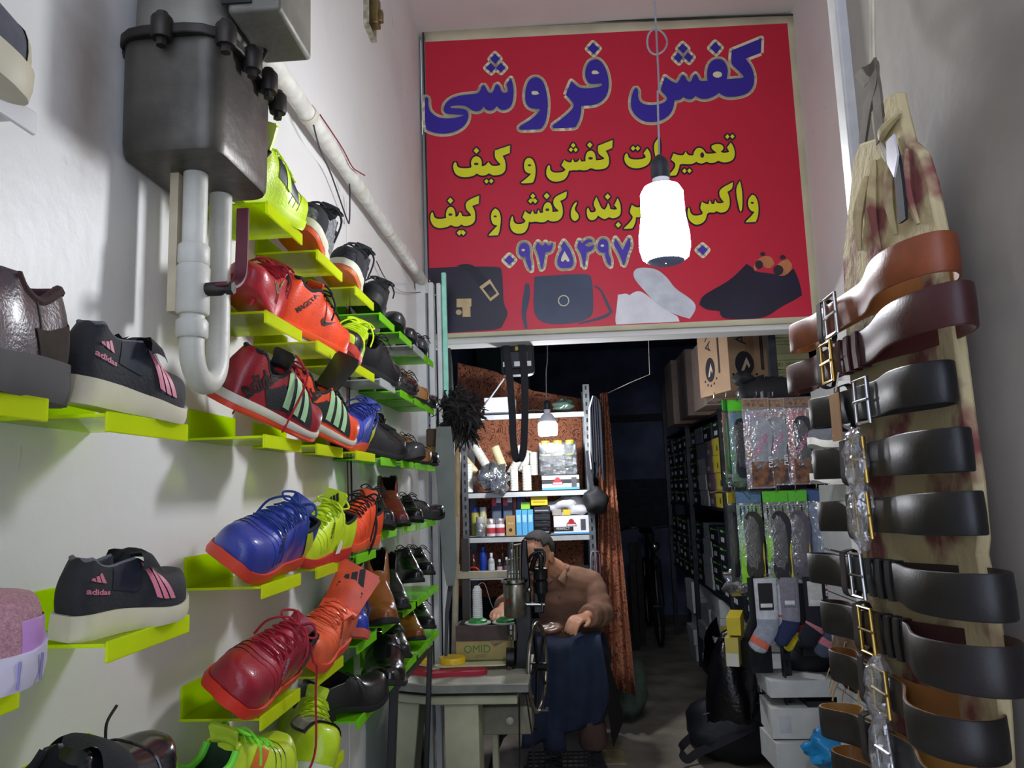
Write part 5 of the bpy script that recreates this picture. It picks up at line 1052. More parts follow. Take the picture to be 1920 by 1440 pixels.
def lump(name, label, cat, c, r, m, seed=1, rough=.28, nu=20, nv=13, parts=None):
    rr = random.Random(seed); ph = [(rr.uniform(1.2, 4.5), rr.uniform(0, 6), rr.uniform(1, 4), rr.uniform(0, 6)) for _ in range(6)]; s = MB(); rings = []
    for i in range(nv + 1):
        a = -PI / 2 + PI * i / nv * .985 + .01; R = []
        for j in range(nu):
            th = 2 * PI * j / nu; k = 1 + rough * sum(math.sin(round(p[0]) * th + p[1]) * math.sin(p[2] * a * 1.5 + p[3]) for p in ph) / 2.2 + rough * .25 * rr.uniform(-1, 1)
            z = r[2] * math.sin(a) * (1 if math.sin(a) > 0 else .8); R.append(Vector((r[0] * math.cos(a) * math.cos(th) * k, r[1] * math.cos(a) * math.sin(th) * k, max(z * k, -r[2] * .8))))
        rings.append(R)
    t = s.loft(rings).build(name, m, None, ang=70); t.location = Vector(c); return tag(t, label, cat)
M_BIN = mat('black_bin_liner', '0f0f13', .25, var=.2, bump=.8, bscale=45); F_DARK = film('smoky_plastic_bag', '8f9496', .55); F_CLR = film('clear_pack_plastic', 'dfe6e8', .07)
lump('plastic_bag', 'crumpled smoky plastic bag among the tape rolls', 'bag', S_(1, 925, .05) + Vector((0, 0, .075)), (.085, .06, .085), F_DARK, 3, .35)
lump('plastic_bag', 'small dark clear bag hanging over the shelf edge among the tape rolls', 'bag', S_(1, 938, .0) + Vector((0, -.03, .03)), (.05, .03, .06), F_DARK, 5, .35)
def carton(name, label, cat, i, px0, px1, hpx, col, y=.06, dep=.1, group=None, faces=None, base=0., yaw=0, rough=.45, metal=0):
    """a box on shelf i; faces: list of (part, x0, x1, z0, z1 as fractions, colour) printed on its front"""
    a = S_(i, px0, y); b = S_(i, px1, y); w = b.x - a.x; h = pxw(hpx, Y0 + y); c = (a + b) / 2; c.z += base
    t = thing(name, label, cat, T(c) @ Rz(yaw), group)
    MB().box((0, dep / 2, h / 2), (w, dep, h)).build('carton', mat('board_' + col, col, rough, metal=metal, var=.06), t, bevel=.0015)
    for q in faces or []:
        n, x0, x1, z0, z1, cc = q; MB().box((w * ((x0 + x1) / 2 - .5), -.0008, h * (z0 + z1) / 2), (w * (x1 - x0), .0012, h * (z1 - z0))).build(n, mat('print_' + cc, cc, .45, var=.04), t)
    return t, w, h
def crest(t, w, h, cx, cz, k):
    s = MB(); s.prism([(-.5, -.3), (.5, -.3), (.42, .02), (.3, .05), (.22, .3), (0, .42), (-.22, .3), (-.3, .05), (-.42, .02)], 0, .001, T(w * (cx - .5), -.0016, h * cz) @ FRONT @ Matrix.Scale(k, 4)); s.build('red_crest', mat('print_b02030', 'b02030', .45), t)
    MB().box((w * (cx - .5), -.0034, h * cz - k * .18), (k * .8, .001, k * .14)).build('crest_band', mat('print_e8e4e0', 'e8e4e0', .5), t)
t, w, h = carton('polish_box', 'white and black polish box with a red crest on the second shelf', 'box', 1, 1016, 1086, 26, 'dfe1e4', .02, .18, None, [('black_panel', .0, 1, .42, .72, '1c1d22'), ('blue_band', 0, 1, 0, .16, '4f9ad0')]); crest(t, w, h, .42, .58, .062)
MB().box((w * .36, -.0016, h * .5), (w * .14, .001, h * .7)).build('tin_picture', mat('print_4a4c50', '4a4c50', .4), t)
t, w, h = carton('polish_box', 'white polish box with a red crest at the right end of the third shelf', 'box', 2, 1035, 1101, 33, 'e2e3e6', .02, .18, None, [('black_band', .0, .55, .16, .4, '1c1d22'), ('blue_band', 0, 1, 0, .08, '4f9ad0')]); crest(t, w, h, .5, .6, .06)
MB().box((w * .33, -.0016, h * .5), (w * .14, .001, h * .6)).build('tin_picture', mat('print_4a4c50', '4a4c50', .4), t)
put_text('PERFECT', .02, T(-w * .24, -.002, h * .30) @ FRONT, 'lettering', mat('print_e8e4e0', 'e8e4e0', .5), t)
for k, lb in enumerate(('clear pack of dark tins with yellow lids, lowest of three', 'clear pack of dark tins with yellow lids, middle of three', 'clear pack of dark tins with yellow lids, topmost under the lamp')):
    t, w, h = carton('tin_pack', lb, 'pack', 1, 1013, 1083, 17, '1c1d1f', .03, .16, 'clear packs of tins', None, .084 + k * .062, rough=.15)
    for j in range(3): MB().lathe([(.026, 0), (.027, .02), (.026, .026), (.001, .027)], 14, T(w * (j / 3 - .33), .03, h)).build('tin_lid', mat('print_b8b43c', 'b8b43c', .4) if k else mat('print_8f959a', '8f959a', .3), t)
    MB().box((0, .08, h / 2 + .008), (w * 1.04, .17, h * 1.3)).build('clear_wrap', F_CLR, t, bevel=.004)
carton('white_box', 'plain white box on top of the metal shelves', 'box', 0, 912, 969, 33, 'd4d8de', .05, .2)
lump('plastic_bag', 'greenish clear bag lying on the top shelf', 'bag', S_(0, 1062, .1) + Vector((0, 0, .035)), (.07, .05, .042), film('greenish_film', '9fc4ac', .5), 8, .3)
tag(MB().ribbon(crom([S_(0, 990, .05) + Vector((0, 0, .006)), S_(0, 1005, .03) + Vector((0, 0, .016)), S_(0, 1030, .05) + Vector((0, 0, .006))], 5), (0, 1, 0), .05, .006).build('dark_strap', K_LIN), 'dark strap lying flat on the top shelf', 'strap')
def bottle(name, label, i, px, hpx, wpx, body, cap, y=.06, shape='bottle', lab_=None, base=0.):
    c = S_(i, px, y); c.z += base; h = pxw(hpx, Y0 + y); r = pxw(wpx, Y0 + y) / 2; t = thing(name, label, name.split('_')[-1], c)
    if shape == 'can': MB().lathe([(r * .94, 0), (r, .004), (r, h * .74), (r * .92, h * .78), (r * .7, h * .8)], 18).build('body', body, t); MB().lathe([(r * .9, h * .785), (r * .9, h * .98), (r * .8, h)], 18).build('cap', cap, t)
    elif shape == 'jar': MB().lathe([(r * .9, 0), (r, .004), (r, h * .62), (r * .9, h * .68)], 18).build('body', body, t); MB().lathe([(r * .93, h * .68), (r * .95, h * .97), (r * .88, h)], 18).build('cap', cap, t)
    else: MB().lathe([(r * .92, 0), (r, .004), (r, h * .56), (r * .85, h * .68), (r * .4, h * .76), (r * .38, h * .82)], 18).build('body', body, t); MB().lathe([(r * .45, h * .80), (r * .45, h * .98), (r * .4, h)], 14).build('cap', cap, t)
    if lab_: MB().lathe([(r * 1.015, h * .16), (r * 1.015, h * .48)], 18, cap=False).build('paper_label', mat('print_' + lab_, lab_, .5, var=.1, scale=90), t)
mm = lambda c, r=.35, **k: mat('plastic_' + c, c, r, var=.06, **k)
bottle('spray_can', 'yellow spray can with blue cap on the third shelf', 2, 889, 54, 15, mm('a8a03c'), mm('2a4a9c'), .12, 'can', '8c9a58'); bottle('spray_can', 'pale yellow spray can with white cap beside the blue-capped one', 2, 904, 52, 14, mm('c2bf86'), mm('dcdcd8'), .12, 'can', 'b5a85a')
bottle('small_bottle', 'small pale bottle at the left end of the third shelf', 2, 871, 40, 9, mm('b8b27a'), mm('7a7a6a'), .08, 'bottle')
bottle('glass_jar', 'empty clear jar in front of the spray cans', 2, 899, 36, 18, film('jar_glass', 'cfd6d6', .5), mm('9a9c9c'), .03, 'jar')
bottle('cream_jar', 'red and white jar left of its twin on the third shelf', 2, 918, 32, 17, mm('dedbd8'), film('clear_lid', 'e6d6d8', .5), .03, 'jar', 'b03a44'); bottle('cream_jar', 'red and white jar right of its twin on the third shelf', 2, 935, 32, 17, mm('dedbd8'), film('clear_lid', 'e6d6d8', .5), .03, 'jar', 'b03a44')
for k, (a, b) in enumerate(((920, 939), (941, 960))):
    carton('insole_box', ('blue and black printed box above the red jars', 'blue and black printed box above the gold box')[k], 'box', 2, a, b, 74, '1c2a58', .11, .06, 'blue printed boxes', [('red_flash', .05, .5, .72, .95, 'b83a44'), ('white_band', .5, .95, .8, .92, 'd8dce4'), ('shoe_picture', .1, .9, .3, .6, '55606e'), ('white_foot', 0, 1, .0, .12, 'c8ccd4')])
tag(MB().box(S_(2, 930, .07) + Vector((0, .02, .004)), (.14, .08, .008)).build('black_tray', mm('141418'), bevel=.002), 'flat black tray under the jars', 'tray')
t, w, h = carton('care_box', 'gold cardboard box lettered in white', 'box', 2, 946, 963, 36, 'a8844e', .03, .05); put_text('Pure', .016, T(0, -.001, h * .62) @ FRONT, 'lettering', mat('print_e8e4e0', 'e8e4e0', .5), t); MB().lathe([(.010, 0), (.010, .001)], 14, T(0, -.0002, h * .28) @ Rx(90)).build('round_mark', mat('print_3a2a1c', '3a2a1c', .5), t)
for k, (a, b) in enumerate(((965, 975), (976, 986), (987, 997))): carton('care_box', ('light blue box beside the gold box, leftmost of three', 'middle one of the three light blue boxes', 'light blue box beside the black packs, rightmost of three')[k], 'box', 2, a, b, 46, '58a8d8', .05, .05, 'light blue boxes', [('pale_print', .15, .85, .5, .8, '9fd0ea')], yaw=-4)
carton('care_box', 'lime green box lying on the light blue boxes', 'box', 2, 975, 992, 13, '8cc63c', .06, .07, None, None, .148); carton('care_box', 'blue lidded box behind the lime green box', 'box', 2, 968, 984, 70, '26428c', .14, .06); carton('care_box', 'rust red box behind the lime green box', 'box', 2, 958, 967, 70, 'a04a30', .15, .06)
for k in range(4): carton('polish_pack', ('black pack at the bottom of the stack of four', 'second black pack from the bottom of the stack', 'third black pack from the bottom of the stack', 'black pack at the top of the stack under the sponge')[k], 'pack', 2, 999, 1029, 12, '16161a', .03, .1, 'stacked black packs', [('silver_edge', .05, .9, .3, .5, '8c9096' if k in (0, 3) else '2c2e34')], k * .041, rough=.2)
carton('sponge', 'yellow sponge on top of the black packs', 'sponge', 2, 994, 1025, 17, 'd8c41e', .03, .08, None, [('white_band', .12, .88, .3, .5, 'b09a14')], .168)
lump('cloth_bag', 'crumpled white cloth bag on the third shelf', 'bag', S_(2, 1064, .1) + Vector((0, 0, .15)), (.115, .07, .065), mat('white_cotton', 'c9cbd0', .8, var=.08, bump=.5, bscale=30), 11, .3)
carton('care_box', 'tiny yellow box on the crested white box', 'box', 2, 1053, 1067, 10, 'd2b42a', .04, .05, None, None, .107); carton('care_box', 'small white and grey box left of the tiny yellow one', 'box', 2, 1033, 1050, 11, '9c958c', .04, .06, None, None, .107)
o = S_(2, 1060, .0); 
bottle('brown_bottle', 'small brown bottle with red cap at the left of the lower shelf', 3, 884, 34, 11, mm('3c2216', .2), mm('7a2422'), .06); bottle('spray_can', 'tall blue spray can on the lower shelf', 3, 902, 48, 14, mm('1f3f9a'), mm('1a2c6a'), .07, 'can')
bottle('glue_bottle', 'clear bottle with black and white label on the lower shelf', 3, 917, 36, 12, mm('aab0b4', .2), mm('d8d8d8'), .04, 'bottle', 'd0d4d8'); bottle('glue_bottle', 'small dark bottle with white label beside the clear one', 3, 932, 24, 10, mm('23222a', .2), mm('c8c8cc'), .04, 'bottle', 'c9a8b0'); bottle('glue_bottle', 'small bottle with white nozzle left of the metal can', 3, 945, 28, 10, mm('2a2630', .2), mm('dcdcdc'), .03, 'bottle', '6a6878')
bottle('brown_bottle', 'brown bottle standing behind the small ones', 3, 938, 50, 12, mm('4a2a14', .2), mm('8a3a20'), .14); bottle('metal_can', 'grey metal can at the right of the lower bottles', 3, 955, 52, 16, mm('8d9698', .3, metal=.7), mm('9aa0a2', .3, metal=.7), .12, 'can')
tag(MB().tube([S_(3, 883, .02) + Vector((.036 * math.cos(a), 0, .006 + .03 * math.sin(a))) for a in np.linspace(0, PI, 14)], .005, 8).build('red_hoop', mm('b02a2a')), 'red plastic hoop on the lower shelf', 'hoop')
# things hanging round the shelf
def rod(name, label, cat, P, r, m): return tag(MB().tube(P, r, 6).build(name, m), label, cat)
Yb = 3.42
t = thing('shoulder_bag', 'small black shoulder bag hanging from the lintel by its long strap', 'bag', onY(970, 665, Yb)); b0 = t.location.copy()
w, h = pxw(62, Yb), pxw(80, Yb)
MB().loft([[Vector((p[0], y, p[1])) for p in rrect(-w / 2 * k, w / 2 * k, -h / 2, h / 2 * k, .02)] for y, k in ((-.03, .93), (-.02, 1), (.03, 1), (.04, .93))]).build('bag_body', mat('black_nylon', '17181c', .7, var=.15), t, ang=60)
MB().box((0, -.037, -.03), (w * .72, .014, h * .42)).build('pocket', mat('charcoal_nylon', '2a2c33', .6), t, bevel=.006)
s = MB()
for x in (-.05, .0, .05): s.box((x, -.047, -.050), (.026, .003, .022))
s.build('reflective_marks', mat('white_print', 'dcdce4', .5), t); MB().box((0, -.036, .022), (.014, .004, .018)).build('yellow_mark', mat('print_b8a43c', 'b8a43c', .4), t)
MB().ribbon([b0 * 0 + v for v in crom([onY(946, 622, Yb) - b0 + Vector((0, -.05, 0)), onY(956, 700, Yb) - b0 + Vector((0, -.055, 0)), onY(962, 780, Yb) - b0 + Vector((0, -.05, 0)), onY(964, 830, Yb) - b0 + Vector((0, -.045, 0)), onY(970, 862, Yb) - b0 + Vector((0, -.04, 0)), onY(981, 850, Yb) - b0 + Vector((0, -.03, 0)), onY(985, 780, Yb) - b0 + Vector((0, -.035, 0)), onY(984, 700, Yb) - b0 + Vector((0, -.05, 0)), onY(976, 622, Yb) - b0 + Vector((0, -.05, 0))], 6)], (1, 0, 0), .032, .003).build('shoulder_strap', mat('black_webbing', '1b1a22', .8), t)
MB().tube([onY(952, 622, Yb) - b0 + Vector((0, -.04, 0)), onY(962, 611, Yb) - b0 + Vector((0, -.04, 0)), onY(974, 620, Yb) - b0 + Vector((0, -.04, 0))], .003, 6).build('hook', M_BOLT, t)
Yl = 4.42; t = thing('lace_bundle', 'thick hanging bundle of black shoelaces beside the curtain', 'shoelaces', onY(1117, 740, Yl)); b0 = t.location.copy(); rr = random.Random(5)
s = MB()
for k in range(46): x = rr.uniform(-9, 12); y = rr.uniform(-.03, .03); e = rr.uniform(860, 905); s.tube([onY(1116 + x * .6, 742 + abs(x) * .7, Yl + y) - b0, onY(1116 + x, 760, Yl + y) - b0, onY(1119 + x * 1.05, 820, Yl + y) - b0, onY(1121 + x * 1.1, e, Yl + y) - b0], .0035, 5)
s.build('black_laces', cloth('lace_navy_black', '12141f'), t)
s = MB()
for x in (-12, -10): s.tube([onY(1116 + x * .4, 742, Yl - .03) - b0, onY(1116 + x, 765, Yl - .03) - b0, onY(1112 + x * .6, 850, Yl - .03) - b0, onY(1112 + x * .3, 880, Yl - .03) - b0], .003, 5)
lab(s.build('white_laces', cloth('lace_grey', 'a8aab4'), t), 'pale grey laces at the edge')
_wp = lump('waist_pouch', 'small black pouch hanging by a strap beside the curtain', 'bag', onY(1117, 942, 4.40), (.07, .05, .085), mat('black_nylon', '17181c', .7), 21, .12)
MB().ribbon([onY(1102, 845, 4.485), onY(1104, 890, 4.43), onY(1112, 922, 4.41)], (1, 0, .2), .022, .003, T(-_wp.location)).build('pouch_strap', mat('black_webbing', '1b1a22', .8), _wp)
for k, c in enumerate(('a8a8b0', 'b0707a', '25252a')):
    x = 1112 + k * 7; tag(MB().ribbon(crom([onY(x, 1200, 4.46), onY(x - 3, 1100, 4.46), onY(x - 5, 1045, 4.46), onY(x, 1033, 4.46), onY(x + 5, 1045, 4.46), onY(x + 6, 1100, 4.46), onY(x + 4, 1190, 4.46)], 5), (0, 1, 0), .02, .003).build('cord_loop', cloth('lace_' + c, c)), ('grey', 'dull pink', 'black')[k] + ' looped cord hanging behind the cobbler', 'cord')
rod('washing_line', 'thin line stretched from the curtain top to the ceiling', 'cord', [onY(1140, 737, 4.55), onY(1180, 718, 4.55), onY(1218, 702, 4.55), onY(1216, 640, 4.55), onY(1214, 560, 4.55)], .002, mat('pale_string', 'c4bda8', .8))
rod('white_stick', 'white stick leaning on the box on the top shelf', 'stick', [S_(0, 905, .02) + Vector((0, 0, .02)), onY(945, 710, 4.6)], .005, mm('d4d8de'))
# teal and dark boards behind, left
s = MB(); s.box((-.55, 7.2, 1.5), (.5, .06, 2.9)); struct('trim_teal_board', s, mat('teal_board', '2f5a58', .6, var=.2, scale=3)); 
t = thing('pipe_stand', 'beige plastic pipe stand beside the work table', 'stand', onY(855, 1240, 3.36)); b0 = t.location.copy(); MPV = mat('beige_pvc', 'b8b096', .5, var=.15)
MB().tube([onY(858, 848, 3.36) - b0, onY(857, 920, 3.36) - b0, onY(852, 1235, 3.36) - b0, (onY(851, 1250, 3.36) - b0).xy.to_3d() + Vector((0, 0, -b0.z + .002))], .0135, 12).build('upright', MPV, t)
MB().box(((onY(858, 1075, 3.36) + onY(950, 1080, 3.36)) / 2 - b0), (pxw(96, 3.36), .03, .03), None).build('cross_bar', MPV, t, bevel=.003)
s = MB()
for y in (925, 1068, 1180): s.lathe([(.0165, -.02), (.0172, 0), (.0165, .02)], 12, T(onY(855, y, 3.36) - b0))
s.build('couplings', MPV, t); MB().tube([onY(852, 1180, 3.36) - b0, onY(880, 1182, 3.36) - b0], .011, 10).build('stub', MPV, t)
# the dark upright and cable tangle between brush and shelf
for k, (a, b, c, w) in enumerate((((872, 1010), (876, 1512), '3a352e', .03), ((838, 634), (848, 1010), '17181c', .03), ((838, 634), (846, 735), '4a5052', .02))):
    tag(MB().ribbon([onY(*a, 3.36 + .02 * k), onY((a[0] + b[0]) / 2 + 2, (a[1] + b[1]) / 2, 3.37 + .02 * k), onY(*b, 3.36 + .02 * k)], (1, 0, 0), w, .01).build('leather_strip', leather('strip_' + c, c, .5)), ('dark worn board standing beside the beige pipe', 'black leather strip hanging beside the feather duster', 'grey strip hanging beside the green rod')[k], 'strip')
# ------------------------------------------------------------------ the work table
M_TBL = mat('worn_laminate_top', 'a9a898', .5, var=.2, scale=7, bump=.1); M_TBE = mat('grey_table_edge', '77786f', .5, var=.15); M_TBL2 = mat('cream_painted_leg', 'a9a98c', .5, var=.15, scale=6)
TZ = .745; yF = onZ(885, 1283, TZ).y; a = onY(784, 1285, yF); b = onY(991, 1285, yF); yB = yF + .46
tb = thing('work_table', 'narrow grey work table with cream pedestal carrying the sewing machine', 'table', ((a.x + b.x) / 2, yF, 0)); t0 = tb.location.copy(); W_ = b.x - a.x
th = pxw(14, yF); MB().box((0, .23, TZ - .002), (W_, .46, .004)).build('table_top', M_TBL, tb); MB().box((0, .23, TZ - .004 - th / 2), (W_, .458, th)).build('top_edge', M_TBE, tb, bevel=.002)
def tbpx(name, x0, y0, x1, y1, dy, dep, m, bev=.004):
    c, w, h = rect(x0, y0, x1, y1, yF + dy); MB().box((c.x - t0.x, dy + dep / 2, c.z), (w, dep, h)).build(name, m, tb, bevel=bev); return c, w, h
tbpx('apron', 800, 1305, 970, 1322, .02, .10, M_TBL2); c, w, h = rect(833, 1320, 898, 1440, yF + .03)
MB().box((c.x - t0.x, .10, (TZ - .045) / 2), (w, .14, TZ - .045)).build('leg', M_TBL2, tb, bevel=.004); c2 = onY(928, 1400, yF + .2); MB().box((c2.x - t0.x, .23, (TZ - .045) / 2), (.022, .05, TZ - .045)).build('leg', M_TBL2, tb, bevel=.003)
tbpx('motor_box', 903, 1325, 998, 1378, .18, .16, mat('grey_motor_paint', '7c7a66', .5, var=.15)); c, w, h = rect(946, 1340, 966, 1362, yF + .17)
MB().lathe([(.014, 0), (.014, .012), (.006, .016)], 16, T(c.x - t0.x, .178, c.z) @ Rx(90)).build('motor_knob', mm('b8b4a0'), tb)
for x in (973, 986): MB().tube([onY(x, 1300, yF + .12) - t0, onY(x + (12 if x > 980 else 1), 1380, yF + .14) - t0, onY(x + (16 if x > 980 else 1), 1440, yF + .16) - t0], .003, 6).build('drive_cord', mm('1c1c1e'), tb)
# ------------------------------------------------------------------ patching machine
YMC = yF + .27; mc = thing('sewing_machine', 'old black cobbler sewing machine with a large hand wheel on the work table', 'sewing machine', (onY(985, 1275, YMC).x, YMC, TZ)); m0 = mc.location.copy()
M_IRON = mat('black_japanned_iron', '1a1a19', .35, metal=.4, var=.3, scale=20); M_NICK = mat('worn_nickel', '8c877a', .3, metal=.9, var=.25, scale=30); M_BAR = mat('polished_steel', 'a8a8a4', .18, metal=1., var=.1)
Q = lambda px, py, dy=0.: onY(px, py, YMC + dy) - m0
zt = Q(985, 1273).z
s = MB(); s.loft([[Q(x0, y, -.05), Q(x1, y, -.05), Q(x1, y, .06), Q(x0, y, .06)] for x0, x1, y in ((948, 992, 1278), (950, 990, 1270), (965, 992, 1245), (968, 996, 1190), (964, 998, 1160), (972, 996, 1130), (975, 994, 1085), (976, 990, 1040), (978, 988, 1012))])
s.build('column', M_IRON, mc, bevel=.006)
s = MB(); s.tube([Q(950, 1233, -.05), Q(965, 1233, -.05)], .036, 18); s.tube([Q(952, 1233, -.056), Q(956, 1233, -.056)], .010, 10); s.build('pulley', M_IRON, mc); MB().tube([Q(953, 1240, -.07), Q(953, 1258, -.07)], .006, 8).build('clamp', M_NICK, mc)
c = Q(965, 1120, -.07); r = pxw(40, YMC) / 2
MB().lathe([(r * .9, -.070), (r, -.065), (r, .045), (r * .92, .050)], 22, T(c)).build('spool_drum', M_NICK, mc); MB().lathe([(r * .9, .05), (r * 1.18, .056), (r * 1.2, .066), (r * 1.0, .066), (r * .9, .060)], 22, T(c)).build('drum_lid', M_BAR, mc)
MB().lathe([(.0105, 0), (.0105, .001)], 14, T(c + Vector((-r * .55, -r * .86, -.01))) @ Rz(-32) @ Rx(90)).build('maker_badge', mat('print_7a1e1c', '7a1e1c', .5), mc)
s = MB()
for x, y0, y1, rr_ in ((952, 1090, 1048, .003), (958, 1090, 1036, .003), (964, 1090, 1030, .004), (969, 1100, 1024, .0045), (975, 1110, 1020, .004)): s.tube([Q(x, y0, -.07), Q(x, y1, -.06)], rr_, 8)
s.tube([Q(950, 1050, -.06), Q(975, 1046, -.05)], .004, 8); s.tube([Q(957, 1024, -.06), Q(978, 1022, -.04)], .006, 8); s.tube([Q(960, 1030, -.062), Q(960, 1018, -.062)], .007, 8); s.tube([Q(965, 1170, -.05), Q(965, 1200, -.05)], .010, 10); s.build('tension_rods', M_NICK, mc)
c = Q(1014, 1085, -.06); r = pxw(25, YMC) / 2
MB().lathe([(r * .45, -.085), (r * .6, -.06), (r * .72, -.055), (r * .95, -.05), (r, -.01), (r * .8, -.006), (r, .0), (r, .03), (r * 1.05, .034), (r * .9, .038)], 18, T(c)).build('needle_head', M_IRON, mc); MB().tube([c + Vector((0, 0, -.08)), c + Vector((.002, 0, -.115))], .0035, 8).build('needle_bar', M_BAR, mc)
s = MB(); s.tube(crom([Q(996, 1070, -.04), Q(1002, 1050, -.05), Q(1008, 1040, -.055), Q(1014, 1046, -.06), Q(1014, 1075, -.06)], 5), .010, 10); s.tube(crom([Q(990, 1055, -.05), Q(996, 1042, -.06), Q(1010, 1034, -.06), Q(1020, 1036, -.06), Q(1021, 1050, -.06), Q(1018, 1062, -.06)], 5), .0055, 8); s.tube([Q(1001, 1030, -.06), Q(1019, 1030, -.06)], .006, 8); s.build('take_up_lever', M_IRON, mc)
s = MB(); s.tube([Q(984, 1133, -.05), Q(1021, 1133, -.05)], .008, 10); s.build('tension_pin', M_BAR, mc); MB().ell(Q(992, 1106, -.06), (.010, .010, .010), 10, 6).build('thumb_nut', M_BAR, mc)
MB().loft([[Q(x0, y, -.05), Q(x1, y, -.05), Q(x1, y, .03), Q(x0, y, .03)] for x0, x1, y in ((1001, 1020, 1150), (1000, 1022, 1100), (1000, 1012, 1060))]).build('arm', M_IRON, mc, bevel=.004)
wc = Q(1008, 1250, .02); Rw = pxw(158, YMC) / 2
ax = Vector((.985, -.17, 0)).normalized(); e1 = Vector((0, 0, 1)); e2 = ax.cross(e1)
s = MB(); s.tube([wc + (e1 * math.cos(a) + e2 * math.sin(a)) * Rw * .95 for a in np.linspace(0, 2 * PI, 49)], .0085, 10); s.build('wheel_rim', M_NICK, mc)
for k in range(5): MB().tube([wc, wc + (e1 * math.cos(k * 1.257 + .3) + e2 * math.sin(k * 1.257 + .3)) * Rw * .93], .007, 8).build('spoke', M_IRON, mc)
MB().tube([wc - ax * .05, wc + ax * .035], .016, 12).build('hub', M_IRON, mc); MB().tube([wc + e1 * -Rw * .93, wc + e1 * -Rw * .93 + ax * .035], .008, 8).build('crank_pin', M_BAR, mc)
lump('leather_piece', 'brown leather shoe piece held on the cobbler knee behind the hand wheel', 'leather piece', onY(1030, 1182, 3.72), (.07, .05, .03), leather('brown_scrap', '6b452e', .3), 31, .2)
# treadle frame under the table
t = thing('treadle', 'dark iron treadle frame with a grid pedal on the floor under the table', 'treadle', (onZ(1000, 1425, .03).x, 3.55, 0)); b0 = t.location.copy()
pc = onY(1052, 1385, 3.62); s = MB()
for k in range(13): s.box((pc.x - b0.x - .15 + k * .025, pc.y - b0.y, .20 + .0), (.006, .22, .006), None)
for k in range(5): s.box((pc.x - b0.x, pc.y - b0.y - .10 + k * .05, .204), (.31, .006, .006))
s.build('pedal_grid', M_IRON, t)
s = MB()
for q in ([(-.25, 0, .02), (.35, 0, .02)], [(-.25, -.2, .02), (.3, -.25, .02)], [(-.25, -.2, .02), (-.25, .1, .02)], [(.35, 0, .02), (.3, -.25, .02)], [(-.2, -.1, .02), (-.1, -.05, .34), (.05, 0, .36)], [(.2, .02, .02), (.13, .05, .20)], [(-.1, -.2, .13), (.2, -.2, .10)], [(.0, .0, .02), (.0, .0, .2)]): s.tube(crom([Vector(p) for p in q], 4), .012, 8)
s.build('iron_frame', M_IRON, t); MB().tube(crom([Vector((-.12, -.25, .28)), Vector((-.05, -.25, .2)), Vector((.06, -.25, .185)), Vector((.16, -.25, .18))], 5), .006, 8).build('bent_rod', M_BAR, t)
# things on the table
def onT(px, py, dz=0.): return onZ(px, py, TZ + dz)
p = onT(908, 1247); t = thing('shoe_carton', 'torn open cardboard shoe box lettered in green on the work table', 'box', (p.x, p.y, TZ)); w = pxw(100, p.y); h = pxw(42, p.y); M_KR = mat('tan_cardboard', 'a3925c', .8, var=.1)
s = MB(); s.box((0, .002, h / 2), (w, .003, h)); s.box((0, .12, h / 2), (w, .003, h)); s.box((-w / 2, .06, h / 2), (.003, .12, h)); s.box((w / 2, .06, h / 2), (.003, .12, h)); s.box((0, .06, .002), (w, .12, .003)); s.build('carton', M_KR, t)
MB().prism([(-w / 2, 0), (w * .12, .002), (w * .2, -.018), (w * .28, -.012), (w * .36, -.002), (w / 2, 0), (w / 2, .02), (w * .3, .024), (w * .1, .02), (-w * .2, .026), (-w / 2, .018)], 0, .002, T(0, .0, h) @ FRONT @ Rx(-50)).build('torn_flap', mat('torn_kraft', '8d7a5a', .85), t)
s = MB(); s.box((0, -.0005, h * .2), (w, .001, h * .05)); s.build('green_line', mat('print_3f7a38', '3f7a38', .6), t); put_text('OMID', .040, T(-w * .12, -.0012, h * .66) @ FRONT, 'green_lettering', mat('print_3f7a38', '3f7a38', .6), t, .0); put_text('SPORT', .016, T(-w * .04, -.0012, h * .38) @ FRONT, 'small_lettering', mat('print_8a7a48', '8a7a48', .6), t, .01)
c = onY(906, 1178, p.y + .06); t = thing('wooden_tray', 'dark wooden tray of odds and ends on top of the torn shoe box', 'tray', (c.x, p.y + .06, TZ + h)); w2 = pxw(92, p.y)
s = MB(); hh = c.z - TZ - h + .02; s.box((0, 0, .004), (w2, .12, .008)); s.box((0, -.058, hh / 2), (w2, .006, hh)); s.box((0, .058, hh / 2), (w2, .006, hh)); s.box((-w2 / 2, 0, hh / 2), (.006, .12, hh)); s.box((w2 / 2, 0, hh / 2), (.006, .12, hh)); s.build('tray_body', mat('dark_stained_wood', '4a3b34', .6, var=.2), t)
TT = TZ + h + hh
for px, lb, full in ((896, 'tall cone of white thread on a green base beside the machine', 1), (948, 'green thread cone base behind the drum of the machine', 0)):
    q = onY(px, 1165, p.y + .05); t = thing('thread_cone', lb, 'thread', (q.x, p.y + .05, TT)); k = pxw(1, p.y)
    MB().lathe([(24 * k, .0), (25 * k, .003), (24 * k, .006)], 20).build('dish', mm('b8bcb0'), t); MB().lathe([(18 * k, .006), (17 * k, .014), (10 * k, .022), (9.5 * k, .024)], 20).build('green_base', mm('2f8f3c'), t)
    if full:
        pr = [(9.4 * k, .022)]
        for i in range(15): pr += [(9.6 * k * (1 - i * .006), .024 + i * .0072), (9.0 * k * (1 - i * .006), .0276 + i * .0072)]
        MB().lathe(pr + [(6 * k, .136), (5 * k, .142)], 20).build('thread', mm('d8dad8', .7), t, ang=20); MB().tube(crom([Vector((0, 0, .142)), Vector((.03, 0, .15)), Vector((.06, 0, .06)), Vector((.10, 0, .04))], 5), .0008, 4).build('loose_thread', mm('d8dad8', .7), t)
